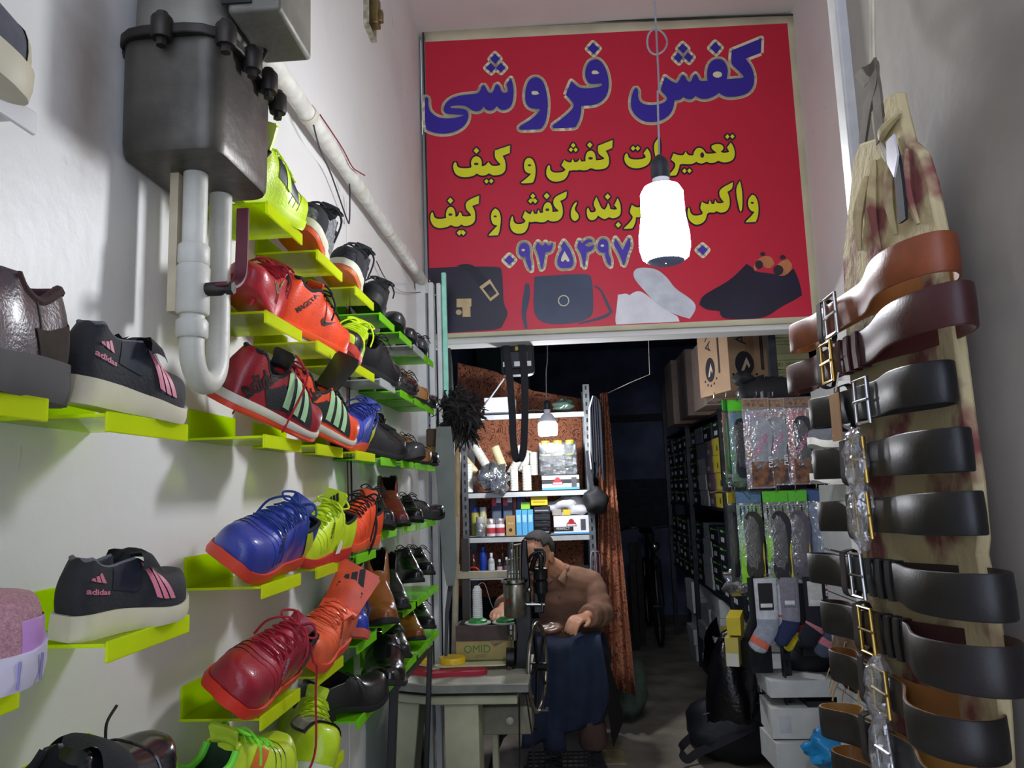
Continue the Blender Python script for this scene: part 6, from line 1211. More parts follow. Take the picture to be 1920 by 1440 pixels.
q = onT(849, 1254); t = thing('round_tin', 'round yellow plastic tin on the work table', 'tin', q); k = pxw(23, q.y)
MB().lathe([(k * .96, 0), (k, .004), (k, .03)], 24).build('tin_body', mm('b89a1c'), t); MB().lathe([(k * 1.03, .022), (k * 1.04, .04), (k * .98, .044), (.001, .0445)], 24).build('lid', mm('d9b41c'), t)
def sole_shape(L, w): return [(-L * .5, 0), (-L * .48, w * .26), (-L * .36, w * .37), (-L * .1, w * .30), (L * .18, w * .46), (L * .36, w * .44), (L * .47, w * .26), (L * .5, 0), (L * .46, -w * .24), (L * .34, -w * .36), (L * .1, -w * .30), (-L * .15, -w * .30), (-L * .36, -w * .38), (-L * .47, -w * .26)]
def sole_obj(name, label, q, L, w, c, th, rot, z=0., c2=None):
    o = MB().prism(chaikin([Vector(p) for p in sole_shape(L, w)], 2, 170), 0, th).build(name, mat('sole_' + c, c, .6, var=.08), None, bevel=.001); o.matrix_world = T(q.x, q.y, TZ + z) @ Rz(rot); return tag(o, label, 'insole')
sole_obj('insole', 'red thick insole at the front corner of the work table', onT(850, 1266), .25, .09, 'a01c34', .016, 8); sole_obj('insole', 'cream insole lying beside the red one on the table', onT(886, 1256), .28, .085, 'c9bf9c', .005, 4, .0165)
# ------------------------------------------------------------------ the cobbler
def J(px, py, Y): return onY(px, py, Y)
hd = J(1008, 1043, 4.02); nk = J(1041, 1068, 4.12); ch = J(1060, 1112, 4.22); wa = J(1075, 1190, 4.34); pv = Vector((J(1080, 1190, 4.36).x, 4.38, .50))
shR = J(1108, 1096, 4.20); elR = J(1128, 1150, 4.13); wrR = J(1100, 1156, 3.93); hnR = J(1078, 1162, 3.84)
shL = J(1004, 1092, 4.16); elL = J(962, 1130, 4.10); wrL = J(944, 1140, 3.92); hnL = J(938, 1152, 3.84)
knR = Vector((J(1088, 1195, 3.92).x, 3.93, .60)); anR = Vector((J(1112, 1385, 4.12).x, 4.10, .12)); knL = Vector((J(1020, 1198, 3.92).x, 3.93, .60)); anL = Vector((J(1040, 1385, 3.95).x, 3.98, .11))
hpR = pv + Vector((.085, -.02, -.01)); hpL = pv + Vector((-.085, -.02, -.01))
man = MB(); FZ = Rz(-30) @ Rx(22); HM = T(hd) @ FZ        # head: local -y is the face
E_ = lambda c, r, nu=16, nv=10: man.ell(c, r, nu, nv, HM)
E_((0, .012, .028), (.074, .094, .088), 22, 14); E_((0, -.022, -.03), (.060, .068, .078), 20, 12); E_((0, -.062, -.082), (.028, .026, .024)); E_((0, -.040, -.074), (.048, .045, .034))
E_((0, -.098, -.022), (.012, .020, .022)); E_((0, -.088, .0), (.009, .012, .026)); E_((.014, -.092, -.030), (.008, .010, .008)); E_((-.014, -.092, -.030), (.008, .010, .008))
for sx in (1, -1):
    E_((sx * .030, -.078, .018), (.026, .014, .010)); E_((sx * .038, -.066, -.022), (.022, .022, .022)); E_((sx * .074, .010, -.012), (.010, .020, .032)); E_((sx * .077, .018, .002), (.010, .016, .018)); E_((sx * .030, -.078, .0), (.013, .011, .008))
E_((0, -.084, -.054), (.022, .010, .006)); E_((0, -.082, -.064), (.019, .010, .006))
man.tube([hd + Vector((.012, .03, -.03)), nk, ch + Vector((0, 0, .05))], [.055, .056, .07], 14)
man.loft([[c + Vector((math.cos(a) * rx, math.sin(a) * ry, 0)) for a in np.linspace(0, 2 * PI, 18, endpoint=False)] for c, rx, ry in ((nk + Vector((0, .02, -.02)), .07, .06), (ch + Vector((0, .0, .0)), .15, .095), (ch.lerp(wa, .5), .145, .10), (wa, .14, .105), (pv, .15, .11), (pv + Vector((0, 0, -.07)), .13, .10))])
for A in ((shR, elR, wrR), (shL, elL, wrL)): man.tube(crom([nk.lerp(A[0], .55), A[0], A[0].lerp(A[1], .5), A[1], A[1].lerp(A[2], .5), A[2]], 3), [.05, .052, .054, .054, .052, .050, .048, .046, .044, .042, .042, .042, .040, .036, .030, .028][:16], 12)
for A in ((hpR, knR, anR), (hpL, knL, anL)): man.tube(crom([A[0], A[0].lerp(A[1], .5), A[1], A[1].lerp(A[2], .45), A[2]], 4), [.085, .084, .082, .08, .078, .074, .07, .066, .062, .060, .060, .058, .054, .05, .046, .042, .040], 14)
def hand(wr, hn, side, curl):
    d = (hn - wr).normalized(); up = Vector((0, -.35, .94)); up = (up - d * up.dot(d)).normalized(); sd = d.cross(up) * side
    palm = [wr, wr + d * .03, wr + d * .065, wr + d * .088]
    man.loft([[c + sd * (w * math.cos(a)) + up * (h * math.sin(a)) for a in np.linspace(0, 2 * PI, 12, endpoint=False)] for c, w, h in zip(palm, (.026, .034, .041, .040), (.020, .017, .015, .012))])
    for k, ln in enumerate((.068, .076, .072, .058)):
        b = wr + d * .084 + sd * (-.030 + k * .0205); f1 = b + d * ln * .42 - up * curl * .012; f2 = f1 + d * ln * .28 - up * curl * .028; f3 = f2 + d * ln * .10 - up * curl * .026
        man.tube(crom([b - d * .02, b, f1, f2, f3], 3), [.0095] * 7 + [.009] * 3 + [.008, .008, .0062], 8)
    b = wr + d * .028 - sd * .026; man.tube(crom([b, b - sd * .018 + d * .018 - up * .006, b - sd * .024 + d * .042 - up * .016, b - sd * .016 + d * .062 - up * .024], 3), [.013, .0125, .012, .011, .011, .0105, .010, .0095, .0085, .0075], 8)
hand(wrR, hnR, 1, 1.0); hand(wrL, hnL, -1, .7)
M_SKIN = mat('tanned_skin', 'cc9472', .5, var=.08, scale=25, bump=.1, bscale=200)
person = man.build('person', M_SKIN, None, ang=180); tag(person, 'seated man in a brown shirt bending over the black sewing machine', 'person')
q = person.modifiers.new('join', 'REMESH'); q.mode = 'VOXEL'; q.voxel_size = .0048; q.use_smooth_shade = True
q = person.modifiers.new('soft', 'SMOOTH'); q.factor = .5; q.iterations = 4
# hair, brows, eyes
s = MB(); nu, nv = 28, 16; V = []; F = []
for i in range(nv + 1):
    a = -.55 + (PI / 2 + .54) * i / nv
    for j in range(nu): th = 2 * PI * j / nu; V.append(Vector((.079 * math.cos(a) * math.cos(th), .016 + .0995 * math.cos(a) * math.sin(th), .030 + .0945 * math.sin(a))))
def keep(p): return (p.y > .0 and p.z > -.01) or (p.y > .035 and p.z > -.055) or (p.z > .088 and p.y > -.035) or (p.y > -.04 and abs(p.x) > .052 and p.z > .055)
for i in range(nv):
    for j in range(nu):
        f = (i * nu + j, i * nu + (j + 1) % nu, (i + 1) * nu + (j + 1) % nu, (i + 1) * nu + j)
        if all(keep(V[k]) for k in f): F.append(f)
h = s.add(V, F, HM).build('hair', mat('short_grey_black_hair', '4a4644', .8, var=.4, scale=220, bump=.6, bscale=300), person, ang=180, solid=.008)
s = MB()
for sx in (1, -1): s.tube(crom([HM @ Vector((sx * .012, -.094, .020)), HM @ Vector((sx * .030, -.094, .026)), HM @ Vector((sx * .052, -.078, .019))], 4), .0045, 6)
s.build('eyebrows', mat('short_grey_black_hair', '2e2b2a', .8), person); s = MB()
for sx in (1, -1): s.ell((sx * .030, -.0845, .003), (.011, .006, .0055), 10, 6, HM)
s.build('eyes', mat('dark_eyes', '2a201a', .3), person)
s = MB(); s.ell((0, -.100, -.047), (.020, .007, .006), 12, 6, HM); s.build('moustache', mat('grey_stubble', '5a4a42', .9), person)
# brown shirt
M_SH = mat('brown_cotton_shirt', '946e58', .85, var=.16, scale=12, bump=1.0, bscale=14)
s = MB()
s.loft([[c + Vector((math.cos(a) * rx, math.sin(a) * ry, math.cos(a * 5) * .004)) for a in np.linspace(0, 2 * PI, 26, endpoint=False)] for c, rx, ry in ((nk + Vector((.005, .025, -.004)), .068, .062), (nk + Vector((.004, .03, -.03)), .11, .082), (ch + Vector((0, .0, .03)), .165, .108), (ch + Vector((0, .0, -.03)), .168, .115), (ch.lerp(wa, .55), .165, .122), (wa + Vector((0, -.01, .0)), .165, .13), (pv + Vector((0, -.02, .03)), .172, .14), (pv + Vector((0, -.02, -.03)), .168, .13))])
for A in (shR, shL): s.tube([nk + Vector((0, .03, -.045)), nk.lerp(A, .6) + Vector((0, .01, -.01)), A], [.075, .075, .072], 14)
for A, e in (((shR, elR, wrR), .93), ((shL, elL, wrL), .93)):
    P = crom([ch.lerp(A[0], .6) + Vector((0, 0, .02)), A[0], A[0].lerp(A[1], .5), A[1], A[1].lerp(A[2], .5), A[1].lerp(A[2], e)], 4); n = len(P)
    s.tube(P, [.078 - .022 * (i / n) + .004 * math.sin(i * 2.2) for i in range(n)], 16)
o = s.build('shirt', M_SH, person, ang=180); q = o.modifiers.new('join', 'REMESH'); q.mode = 'VOXEL'; q.voxel_size = .008; q.use_smooth_shade = True; q = o.modifiers.new('soft', 'SMOOTH'); q.iterations = 5
s = MB(); 
for sx in (1, -1):
    c = nk + Vector((0, -.035, -.01)); s.add([c + Vector((sx * .055, .055, .030)), c + Vector((sx * .070, .03, -.005)), c + Vector((sx * .050, -.052, -.062)), c + Vector((sx * .012, -.050, -.030)), c + Vector((sx * .045, -.005, .012))], [(0, 1, 2, 3, 4)])
s.tube([nk + Vector((.07 * math.cos(a), .025 + .062 * math.sin(a), .006 + .012 * math.sin(a))) for a in np.linspace(-.7, PI + .7, 16)], .010, 8)
s.build('collar', M_SH, person, solid=.004)
s = MB()
for k in range(5): p = ch.lerp(wa, -.25 + k * .27); s.lathe([(.0055, 0), (.0055, .003)], 10, T(p.x - .03, p.y - .125 - .012 * k * .3, p.z) @ Rx(90))
s.build('shirt_buttons', mm('4c3830'), person)
# denim apron over trousers, shoes
M_DN = mat('navy_denim', '26324c', .85, var=.2, scale=9, bump=.4, bscale=160); M_TR = mat('brown_trousers', '5a443c', .85, var=.12)
s = MB()
for A in ((hpR, knR, anR), (hpL, knL, anL)): s.tube(crom([A[0], A[0].lerp(A[1], .5), A[1], A[1].lerp(A[2], .5), A[2] + Vector((0, 0, .015))], 4), [.105, .104, .102, .098, .095, .09, .088, .080, .074, .070, .066, .063, .060, .058, .056, .056, .057], 16)
o = s.build('trousers', M_DN, person, ang=180)
s = MB(); s.tube(crom([anR.lerp(knR, .30), anR.lerp(knR, .15) + Vector((.004, -.006, 0)), anR + Vector((0, -.004, .012))], 4), [.066, .066, .068, .07, .070, .071, .072, .074, .074], 16); lab(s.build('trouser_cuff', M_TR, person, ang=180), 'brown trouser leg below the apron')
s = MB(); n = 26; rows = []
lw = [(pv + Vector((-.17, -.13, .03)), pv + Vector((.17, -.13, .03))), (hpL.lerp(knL, .5) + Vector((-.12, -.01, .10)), hpR.lerp(knR, .5) + Vector((.10, -.01, .10))), (knL + Vector((-.12, -.03, .08)), knR + Vector((.10, -.03, .08))), (knL + Vector((-.13, -.09, -.01)), knR + Vector((.11, -.08, -.01))), (knL.lerp(anL, .45) + Vector((-.13, -.085, 0)), knR.lerp(anR, .45) + Vector((.11, -.075, 0))), (anL + Vector((-.16, -.085, .05)), anR + Vector((.05, -.09, .13)))]
for i, (a, b) in enumerate(lw):
    rows.append([a.lerp(b, j / n) + Vector((0, -.012 * math.sin(j * .9 + i) - (.03 if 1 < i < 5 else 0) * -math.cos(2 * PI * j / n) * .6, (-.02 if i in (1, 2) else 0) * math.sin(PI * j / n) ** 4)) for j in range(n + 1)])
fine = [crom([r[j] for r in rows], 5) for j in range(n + 1)]
s.loft([[fine[j][k] for j in range(n + 1)] for k in range(len(fine[0]))], closed=False).build('apron', M_DN, person, ang=180, solid=.005)
s = MB(); s.ribbon([knR + Vector((.11, .05, -.05)), knR + Vector((.15, .1, -.25)), anR + Vector((.13, .03, .04))], (.4, 1, 0), [.10, .16, .18], .006).build('apron_side', mat('black_cloth_fall', '131319', .9), person)
for A, yw in ((anR, 6), (anL, -12)):
    l = Last(L=.28, W=.1, hc=.06, hi=.075, ht=.05, soleh=.02, solet=.014); e = bpy.data.objects.new('shoe', None); COL.objects.link(e); e.parent = person; e.matrix_world = T(A.x, A.y + .07, .001) @ Rz(-90 + yw)
    upper_parts(l, leather('dark_slate_leather', '2c3038', .35), K_LIN, e); sole_part(l, K_SOLE, e)
# stool
t = thing('stool', 'low dark stool under the seated man', 'stool', (pv.x, pv.y - .05, 0)); MB().lathe([(.15, .355), (.16, .36), (.16, .385), (.15, .392)], 24).build('seat', mat('dark_stool_wood', '2c241e', .6), t)
for a in range(4): c_ = math.cos(a * PI / 2 + .7), math.sin(a * PI / 2 + .7); MB().tube([(c_[0] * .15, c_[1] * .15, 0), (c_[0] * .12, c_[1] * .12, .358)], .014, 8).build('leg', mat('dark_stool_wood', '2c241e', .6), t)
lump('sack', 'dull green plastic sack on the floor behind the curtain', 'sack', (onZ(1170, 1340, 0).x, 4.80, .20), (.13, .12, .20), mat('dull_green_sack', '4a5c50', .6, var=.2, bump=.5, bscale=20), 41, .2)
t = thing('floor_tiles', 'loose beige floor tiles at the cobbler foot', 'floor tile', (onZ(1135, 1410, 0).x, onZ(1135, 1410, 0).y, 0))
for k in range(2): MB().box((.02 - .02 * k, -.10 + .2 * k, .004), (.16, .19, .008)).build('tile', mat('beige_tile', 'ab9a74', .5, var=.15, scale=15), t, bevel=.002)
# ------------------------------------------------------------------ long rack of shoe boxes in the back room
XB = 1.0
rk = thing('box_rack', 'long dark slotted steel rack of shoe boxes along the right wall of the back room', 'rack', (XB + .22, 5.6, 0)); r0 = rk.location.copy()
M_DS = mat('dark_slotted_steel', '3a3d44', .45, metal=.6, var=.2)
RZ = [.66, 1.24, 1.86]
for z in RZ: MB().box((0, 0, z - .01), (.46, 4.0, .02)).build('shelf_board', M_DS, rk)
for y in (-1.98, -.7, .65, 1.98):
    for x in (-.235, .235): MB().box((x, y, 1.2), (.035, .035, 2.4)).build('upright', M_DS, rk)
M_BB = mat('black_shoe_box', '22252f', .5, var=.15); M_BG = mat('print_58c82e', '58c82e', .5); M_BW = mat('print_d8dcdf', 'd8dcdf', .5)
proto = {}
def shoebox(M, label, group, kind='black', d=(.30, .31, .112)):
    k = (kind, d)
    if k in proto: return copy_tree(proto[k], M, label, group)
    t = thing('shoe_box', label, 'shoe box', M, group); proto[k] = t
    m = {'black': M_BB, 'white': mat('white_box_card', 'cfd2d2', .6, var=.06), 'grey': mat('grey_box_card', '8a93a4', .6, var=.06), 'yellow': mat('yellow_box_card', 'c9b83c', .6, var=.06), 'mauve': mat('mauve_box_card', '7d6a74', .6, var=.06)}[kind]
    MB().box((0, 0, d[2] * .38), (d[0], d[1], d[2] * .76)).build('box_body', m, t, bevel=.001); MB().box((0, 0, d[2] * .80), (d[0] + .005, d[1] + .005, d[2] * .38)).build('lid', m, t, bevel=.001)
    x = -d[0] / 2 - .0034
    if kind == 'black':
        s = MB(); s.box((x, -d[1] * .22, d[2] * .78), (.001, d[1] * .36, .005)); s.build('green_line', M_BG, t)
        s = MB()
        for a in (.03, .085): s.box((x + .0025, a, d[2] * .30), (.001, .042, .030))
        s.build('size_label', M_BW, t); s = MB(); s.box((x, .065, d[2] * .78), (.001, .09, .014)); s.build('brand_mark', mat('print_8fd070', '8fd070', .5), t)
    elif kind == 'yellow': MB().lathe([(.02, 0), (.02, .001)], 14, T(x + .0022, 0, d[2] * .4) @ Ry(-90)).build('round_mark', mat('print_5a5a2c', '5a5a2c', .5), t)
    elif kind == 'grey': MB().box((x, 0, d[2] * .78), (.001, d[1] * .9, .005)).build('green_line', M_BG, t)
    else: MB().box((x + .0025, .06, d[2] * .3), (.001, .07, .03)).build('size_label', mat('print_b8bcc4', 'b8bcc4', .5), t)
    return t
rr = random.Random(9); OD = ['bottom', 'second', 'third', 'fourth', 'top']; CN = ['nearest', 'second', 'third', 'fourth', 'fifth', 'sixth', 'seventh', 'eighth', 'ninth', 'tenth', 'eleventh', 'farthest']
for si, z in enumerate(RZ[:2]):
    for c in range(2, 12):
        y = 3.80 + c * .325
        for r in range(5 if si else 4):
            kd = 'black'
            if si == 1 and c == 4: kd = 'yellow' if r < 4 else 'black'
            if si == 1 and c == 5: kd = 'mauve' if r < 4 else 'black'
            if si == 1 and c == 6: kd = 'white' if r < 3 else 'grey'
            if si == 0 and c == 6: kd = 'white'
            shoebox(T(XB + .15 + rr.uniform(-.012, .012), y, z + .0005 + r * .1135), '%s shoe box on the %s shelf of back rack, %s column, %s of stack' % (kd, ('middle', 'upper')[si], CN[c - 2], OD[r]), 'shoe boxes on the back rack', kd)
for k, (y, n, kd) in enumerate(((4.15, 4, 'white'), (4.75, 4, 'white'), (5.6, 5, 'white'), (6.0, 4, 'white'), (6.6, 5, 'white'))):
    for r in range(n): shoebox(T(XB + .13 + rr.uniform(-.03, .03), y, .0005 + r * .1235), 'white box on the floor under the rack, %s of the %s pile' % (OD[r], CN[k]), 'white boxes on the floor under the rack', kd, (.30, .33, .122))
t = shoebox(T(XB + .08, 5.08, .0005), 'upright yellow box on the floor between the white piles', 'upright boxes', 'yellow', (.26, .13, .50))
t = shoebox(T(XB + .10, 4.42, .0005), 'upright mauve box on the floor between the white piles', 'upright boxes', 'mauve', (.26, .12, .46))
# cartons above
M_CT = mat('tan_carton', 'a5876a', .75, var=.08, scale=8); M_CD = mat('shaded_carton_brown', '8a725c', .8, var=.08)
def big_carton(name, label, M, d, m, text=None):
    t = thing(name, label, 'box', M); MB().box((0, 0, d[2] / 2), d, None).build('carton', m, t, bevel=.003)
    MB().box((0, -d[1] / 2 - .0006, d[2] / 2), (.05, .001, d[2])).build('tape', mat('brown_tape', '9c7a58', .4), t)
    if text:
        for R in (Matrix(), T(0, 0, 0) @ Rz(-90) @ T(0, (d[1] - d[0]) / 2, 0)):
            MT = R @ T(-d[0] * .18, -d[1] / 2 - .0016, d[2] * .66) @ FRONT @ Rz(90); put_text(text, .085, MT, 'lettering', mat('print_3a3230', '3a3230', .6), t, .0)
            MB().lathe([(.052, 0), (.052, .001)], 24, R @ T(-d[0] * .14, -d[1] / 2 - .001, d[2] * .26) @ Rx(90) @ Matrix.Scale(1.25, 4, (0, 1, 0))).build('round_emblem', mat('print_26242c', '26242c', .6), t)
            MB().prism([(-.022, -.036), (-.006, -.036), (.012, .0), (.022, -.022), (.03, -.01), (.012, .034)], 0, .001, R @ T(-d[0] * .14, -d[1] / 2 - .0024, d[2] * .26) @ FRONT).build('emblem_stroke', mat('print_cbb79c', 'cbb79c', .6), t)
            s = MB()
            for k in range(5): a = math.radians(-140 + k * 25); s.box((-d[0] * .14 + .085 * math.cos(a), -d[1] / 2 - .001, d[2] * .26 + .085 * math.sin(a)), (.012, .001, .012), R)
            s.build('emblem_dots', mat('print_26242c', '26242c', .6), t); s = MB()
            for x in (.26, .30): s.box((d[0] * x, -d[1] / 2 - .001, d[2] * .45), (.008, .001, d[2] * .5), R)
            s.build('double_line', mat('print_3a3230', '3a3230', .6), t)
    return t
q = onY(1345, 752, 3.92); big_carton('large_carton', 'tilted tan carton lettered in dark brown above the rack', T(q.x + .135, 4.10, RZ[2] + .001) @ Rz(16), (.24, .34, .52), M_CT, 'AYAK')
for k, (y, h, lb) in enumerate(((4.95, .40, 'dim blue-lit carton on the rack behind the lamp'), (5.6, .46, 'second dim carton farther along the top of the rack'), (6.3, .5, 'farthest dim carton on top of the rack'))): big_carton('large_carton', lb, T(XB + .0, y - .12, RZ[2] + .001), (.30, .40, h), mat('dim_carton', '8c7a70', .8, var=.1))
# stack of lettered shoe boxes by the banner
M_TG = mat('pale_green_tan_card', 'b9b487', .7, var=.06); M_TL = mat('print_7d9a58', '7d9a58', .6)
for r in range(6):
    yw = (-2, 3, -3, 2, -2, 3)[r]; a = onY(1424 + (2, -3, 3, 6, 0, -5)[r], 712, 4.55); t = thing('shoe_box', ('lowest', 'second', 'third', 'fourth', 'fifth', 'topmost')[r] + ' green-lettered shoe box in the leaning stack under the banner corner', 'shoe box', T(a.x + .175, 4.66, RZ[2] + .001 + r * .0935) @ Rz(yw), 'green-lettered shoe boxes')
    MB().box((0, 0, .045), (.33, .20, .09)).build('box_body', M_TG, t, bevel=.001); MB().box((0, 0, .072), (.336, .206, .04)).build('lid', M_TG, t, bevel=.001)
    MB().box((0, -.1034, .054), (.336, .001, .004)).build('green_line', M_TL, t)
    if r % 2: put_text('THE BEST QUALITY SHOES FOR YOU', .017, T(.02, -.1036, .074) @ FRONT, 'lettering', M_TL, t)
    else: put_text('OMID  SPORT', .030, T(-.02, -.1012, .028) @ FRONT, 'lettering', M_TL, t)
lump('backpack', 'black soft bag lying on top of the insole display', 'bag', Vector((onY(1437, 733, 3.40).x, 3.40, 1.775)), (.14, .09, .075), mat('black_nylon', '17181c', .7), 51, .14)
lump('bag_flap', 'rounded black flap of cloth beside the soft bag', 'bag', onY(1393, 712, 3.40), (.045, .06, .035), mat('black_nylon', '17181c', .7), 52, .08)
# ------------------------------------------------------------------ hook stand with insoles and socks
YD = 3.08; hs = thing('display_stand', 'dark slotted post with hooked rails holding insoles and socks', 'display stand', (onY(1492, 1440, YD + .06).x, YD + .06, 0)); h0 = hs.location.copy()
px0 = h0.x; s = MB(); s.box((-.017, 0, .88), (.004, .04, 1.76)); s.box((0, .018, .88), (.036, .004, 1.76)); s.build('post', M_DS, hs)
s = MB()
for k in range(34): s.box((.002, .0155, .1 + k * .05), (.011, .002, .026))
s.build('post_slots', mat('dark_slot', '15161a', .8), hs)
def rail(y_px, x0, x1, nm):
    z = onY(1450, y_px, YD).z; a = onY(x0, y_px, YD).x; b = onY(x1, y_px, YD).x
    MB().tube([Vector((a, YD + .045, z)) - h0, Vector((b, YD + .045, z)) - h0], .004, 8).build(nm, M_BAR, hs); return z
RLZ = [rail(748, 1330, 1545, 'hook_rail'), rail(920, 1335, 1570, 'hook_rail'), rail(1078, 1360, 1580, 'hook_rail')]
def hookbar(px, z, ln=.10):
    x = onY(px, 900, YD).x; MB().tube(crom([Vector((x, YD + .045, z)), Vector((x, YD - ln * .5, z + .002)), Vector((x, YD - ln, z + .004)), Vector((x, YD - ln - .012, z + .022))], 4), .0024, 6, T(-h0)).build('hook', M_BAR, hs); return x
for px in (1340, 1362, 1385): hookbar(px, RLZ[0]); hookbar(px + 3, RLZ[1])
F_PK = film('glossy_clear_pouch', 'f4f6f8', .20)
def packet(label, px, row, w, h, yaw, head, back, insole, extra=None, txt=None, dy=0., sock=None, cat='insole pack'):
    z = RLZ[row] - .004; x = onY(px, 900, YD).x; y = YD - .02 - dy; MB().tube(crom([Vector((x, YD + .045, RLZ[row])), Vector((x, y - .02, RLZ[row] + .002)), Vector((x, y - .03, RLZ[row] + .02))], 4), .0022, 6, T(-h0)).build('hook', M_BAR, hs)
    t = thing('sock_pair' if sock else 'insole_pack', label, cat, T(x, y, z) @ Rz(yaw), 'hanging packs on the display stand')
    if not sock:
        MB().box((0, 0, -.018), (w, .004, .042)).build('header_card', mat('print_' + head, head, .5, var=.08, scale=60), t, bevel=.0006)
        MB().box((0, .004, -.04 - h / 2), (w * .94, .002, h * .96)).build('back_card', mat('photo_' + back, back, .5, var=.3, scale=22, col2=extra or '2a2c30'), t)
        P = [Vector((p[1], p[0])) for p in sole_shape(h * .84, w * 1.0)]; MB().prism(chaikin(P, 2, 170), 0, .006, T(w * .08, -.001, -.045 - h / 2) @ FRONT).build('insole', mat('sole_' + insole, insole, .6, var=.15, scale=30), t, bevel=.001)
        if head in ('58b82e', '5a7a9a'):
            MB().prism([(-w * .47, -h * .44), (w * .1, -h * .44), (-w * .47, -h * .78)] if head[0:2] == '58' else [(-w * .47, -h * .62), (-w * .05, -h * .70), (-w * .1, -h), (-w * .47, -h)], 0, .001, T(0, -.0045, -.03) @ FRONT).build('lime_print', mat('print_8fd62e', '8fd62e', .5), t)
            MB().box((w * .43, -.003, -.04 - h * .55), (w * .07, .004, h * .8)).build('yellow_edge', mat('print_d8c42e', 'd8c42e', .5), t); s = MB()
            for k in range(5): s.box((-w * .34 + k * w * .15, -.0035, -.04 - h * .16), (w * .06, .001, h * .2)); s.ell((-w * .34 + k * w * .15, -.0035, -.04 - h * .045), (w * .03, .0006, w * .03), 8, 5)
            s.build('people_print', mat('print_26262c', '26262c', .5), t)
        if txt:
            MB().box((0, -.0025, -.018), (w * .9, .001, .030)).build('header_print', mat('print_3a3034', '3a3034', .4, var=.4, scale=70, col2='8a6a4c'), t); MB().box((w * .06, -.0078, -.04 - h * .80), (w * .74, .001, h * .30)).build('picture_print', mat('print_8a5a34', '8a5a34', .5, var=.4, scale=45, col2='3a2a30'), t)
            put_text('run', w * .3, T(w * .36, -.0092, -.04 - h * .66) @ FRONT @ Rz(88), 'white_lettering', M_BW, t, .01)
        if txt: put_text(txt, w * .36, T(w * .05, -.0085, -.04 - h * .45) @ FRONT @ Rz(58), 'pink_lettering', mat('print_d84a8c', 'd84a8c', .4), t, .012)
        V = []; n = 8; m_ = 10; s = MB()
        for sg in (-1, 1):
            V = [Vector((w * (i / n - .5) * (1.0 + .03 * math.sin(j * 2.1)), sg * (.012 * math.sin(PI * i / n) ** .7 * math.sin(PI * (j + .3) / (m_ + .6)) + .001 * math.sin(i * 2.3 + j * 1.9)) + .0, -.034 - h * j / m_)) for j in range(m_ + 1) for i in range(n + 1)]
            s.add(V, [(j * (n + 1) + i, j * (n + 1) + i + 1, (j + 1) * (n + 1) + i + 1, (j + 1) * (n + 1) + i) for j in range(m_) for i in range(n)])
        s.build('clear_pouch', F_PK, t)
    else: sock(t, w, h)
    return t
packet('green and pink insole pack hanging edge-on at the left of the top row', 1368, 0, .085, .25, 62, '3fae3c', 'c87068', '3c8a44', '4a9a58'); packet('blue insole pack with lime header beside the edge-on one', 1390, 0, .085, .28, 18, '58c82e', '4a7aa8', '2a2e34', '3a8a30')
packet('silver insole pack with pink lettering, second of its kind from the left', 1452, 0, .098, .30, -6, '8a7a78', '8a8098', '8d929a', '8a5a34', 'nando', .02); packet('silver insole pack with pink lettering, in front beside the blue one', 1418, 0, .105, .31, 4, '8a7a78', '8c86a8', '9a9ea8', '8a5a34', 'nando', .05)
packet('black insole pack with red edge and pink lettering, right end of the top row', 1500, 0, .098, .30, -4, '6a5a5c', 'b0485a', '2b2c34', '8a4a30', 'nando', .03); packet('magenta pack hanging edge-on at the right end of the top row', 1536, 0, .08, .30, -58, 'd8c42e', 'a82a68', '8a2a58', '3a2a48')
packet('dark insole pack with orange sticker hanging edge-on in the middle row', 1366, 1, .085, .30, 60, 'd8c42e', '2a2c30', '26282c', '4a4e48'); packet('sea-blue insole pack with lime green print in the middle row', 1398, 1, .10, .31, 8, '5a7a9a', '3f8ab0', '35342f', 'a8d82e')
packet('green-headed insole pack with yellow edge in the middle row', 1444, 1, .095, .31, 2, '58b82e', '4a4a4c', '2c2a30', '6a9a30', None, .03); packet('green-headed insole pack with grey oval, right of the yellow-edged one', 1480, 1, .095, .31, -5, '58b82e', '6e6a78', '5a5560', '5a8a3a', None, .02)
packet('blue and white insole pack hanging slanted at the right of the middle row', 1522, 1, .085, .30, -35, '3c5a8a', 'a8b4c8', '8a96b0', '2c4a88'); packet('second blue and white pack slanting behind the first', 1540, 1, .085, .28, -48, '3c5a8a', '9aa6bc', '6a7aa0', '2c4a88', None, -.02)
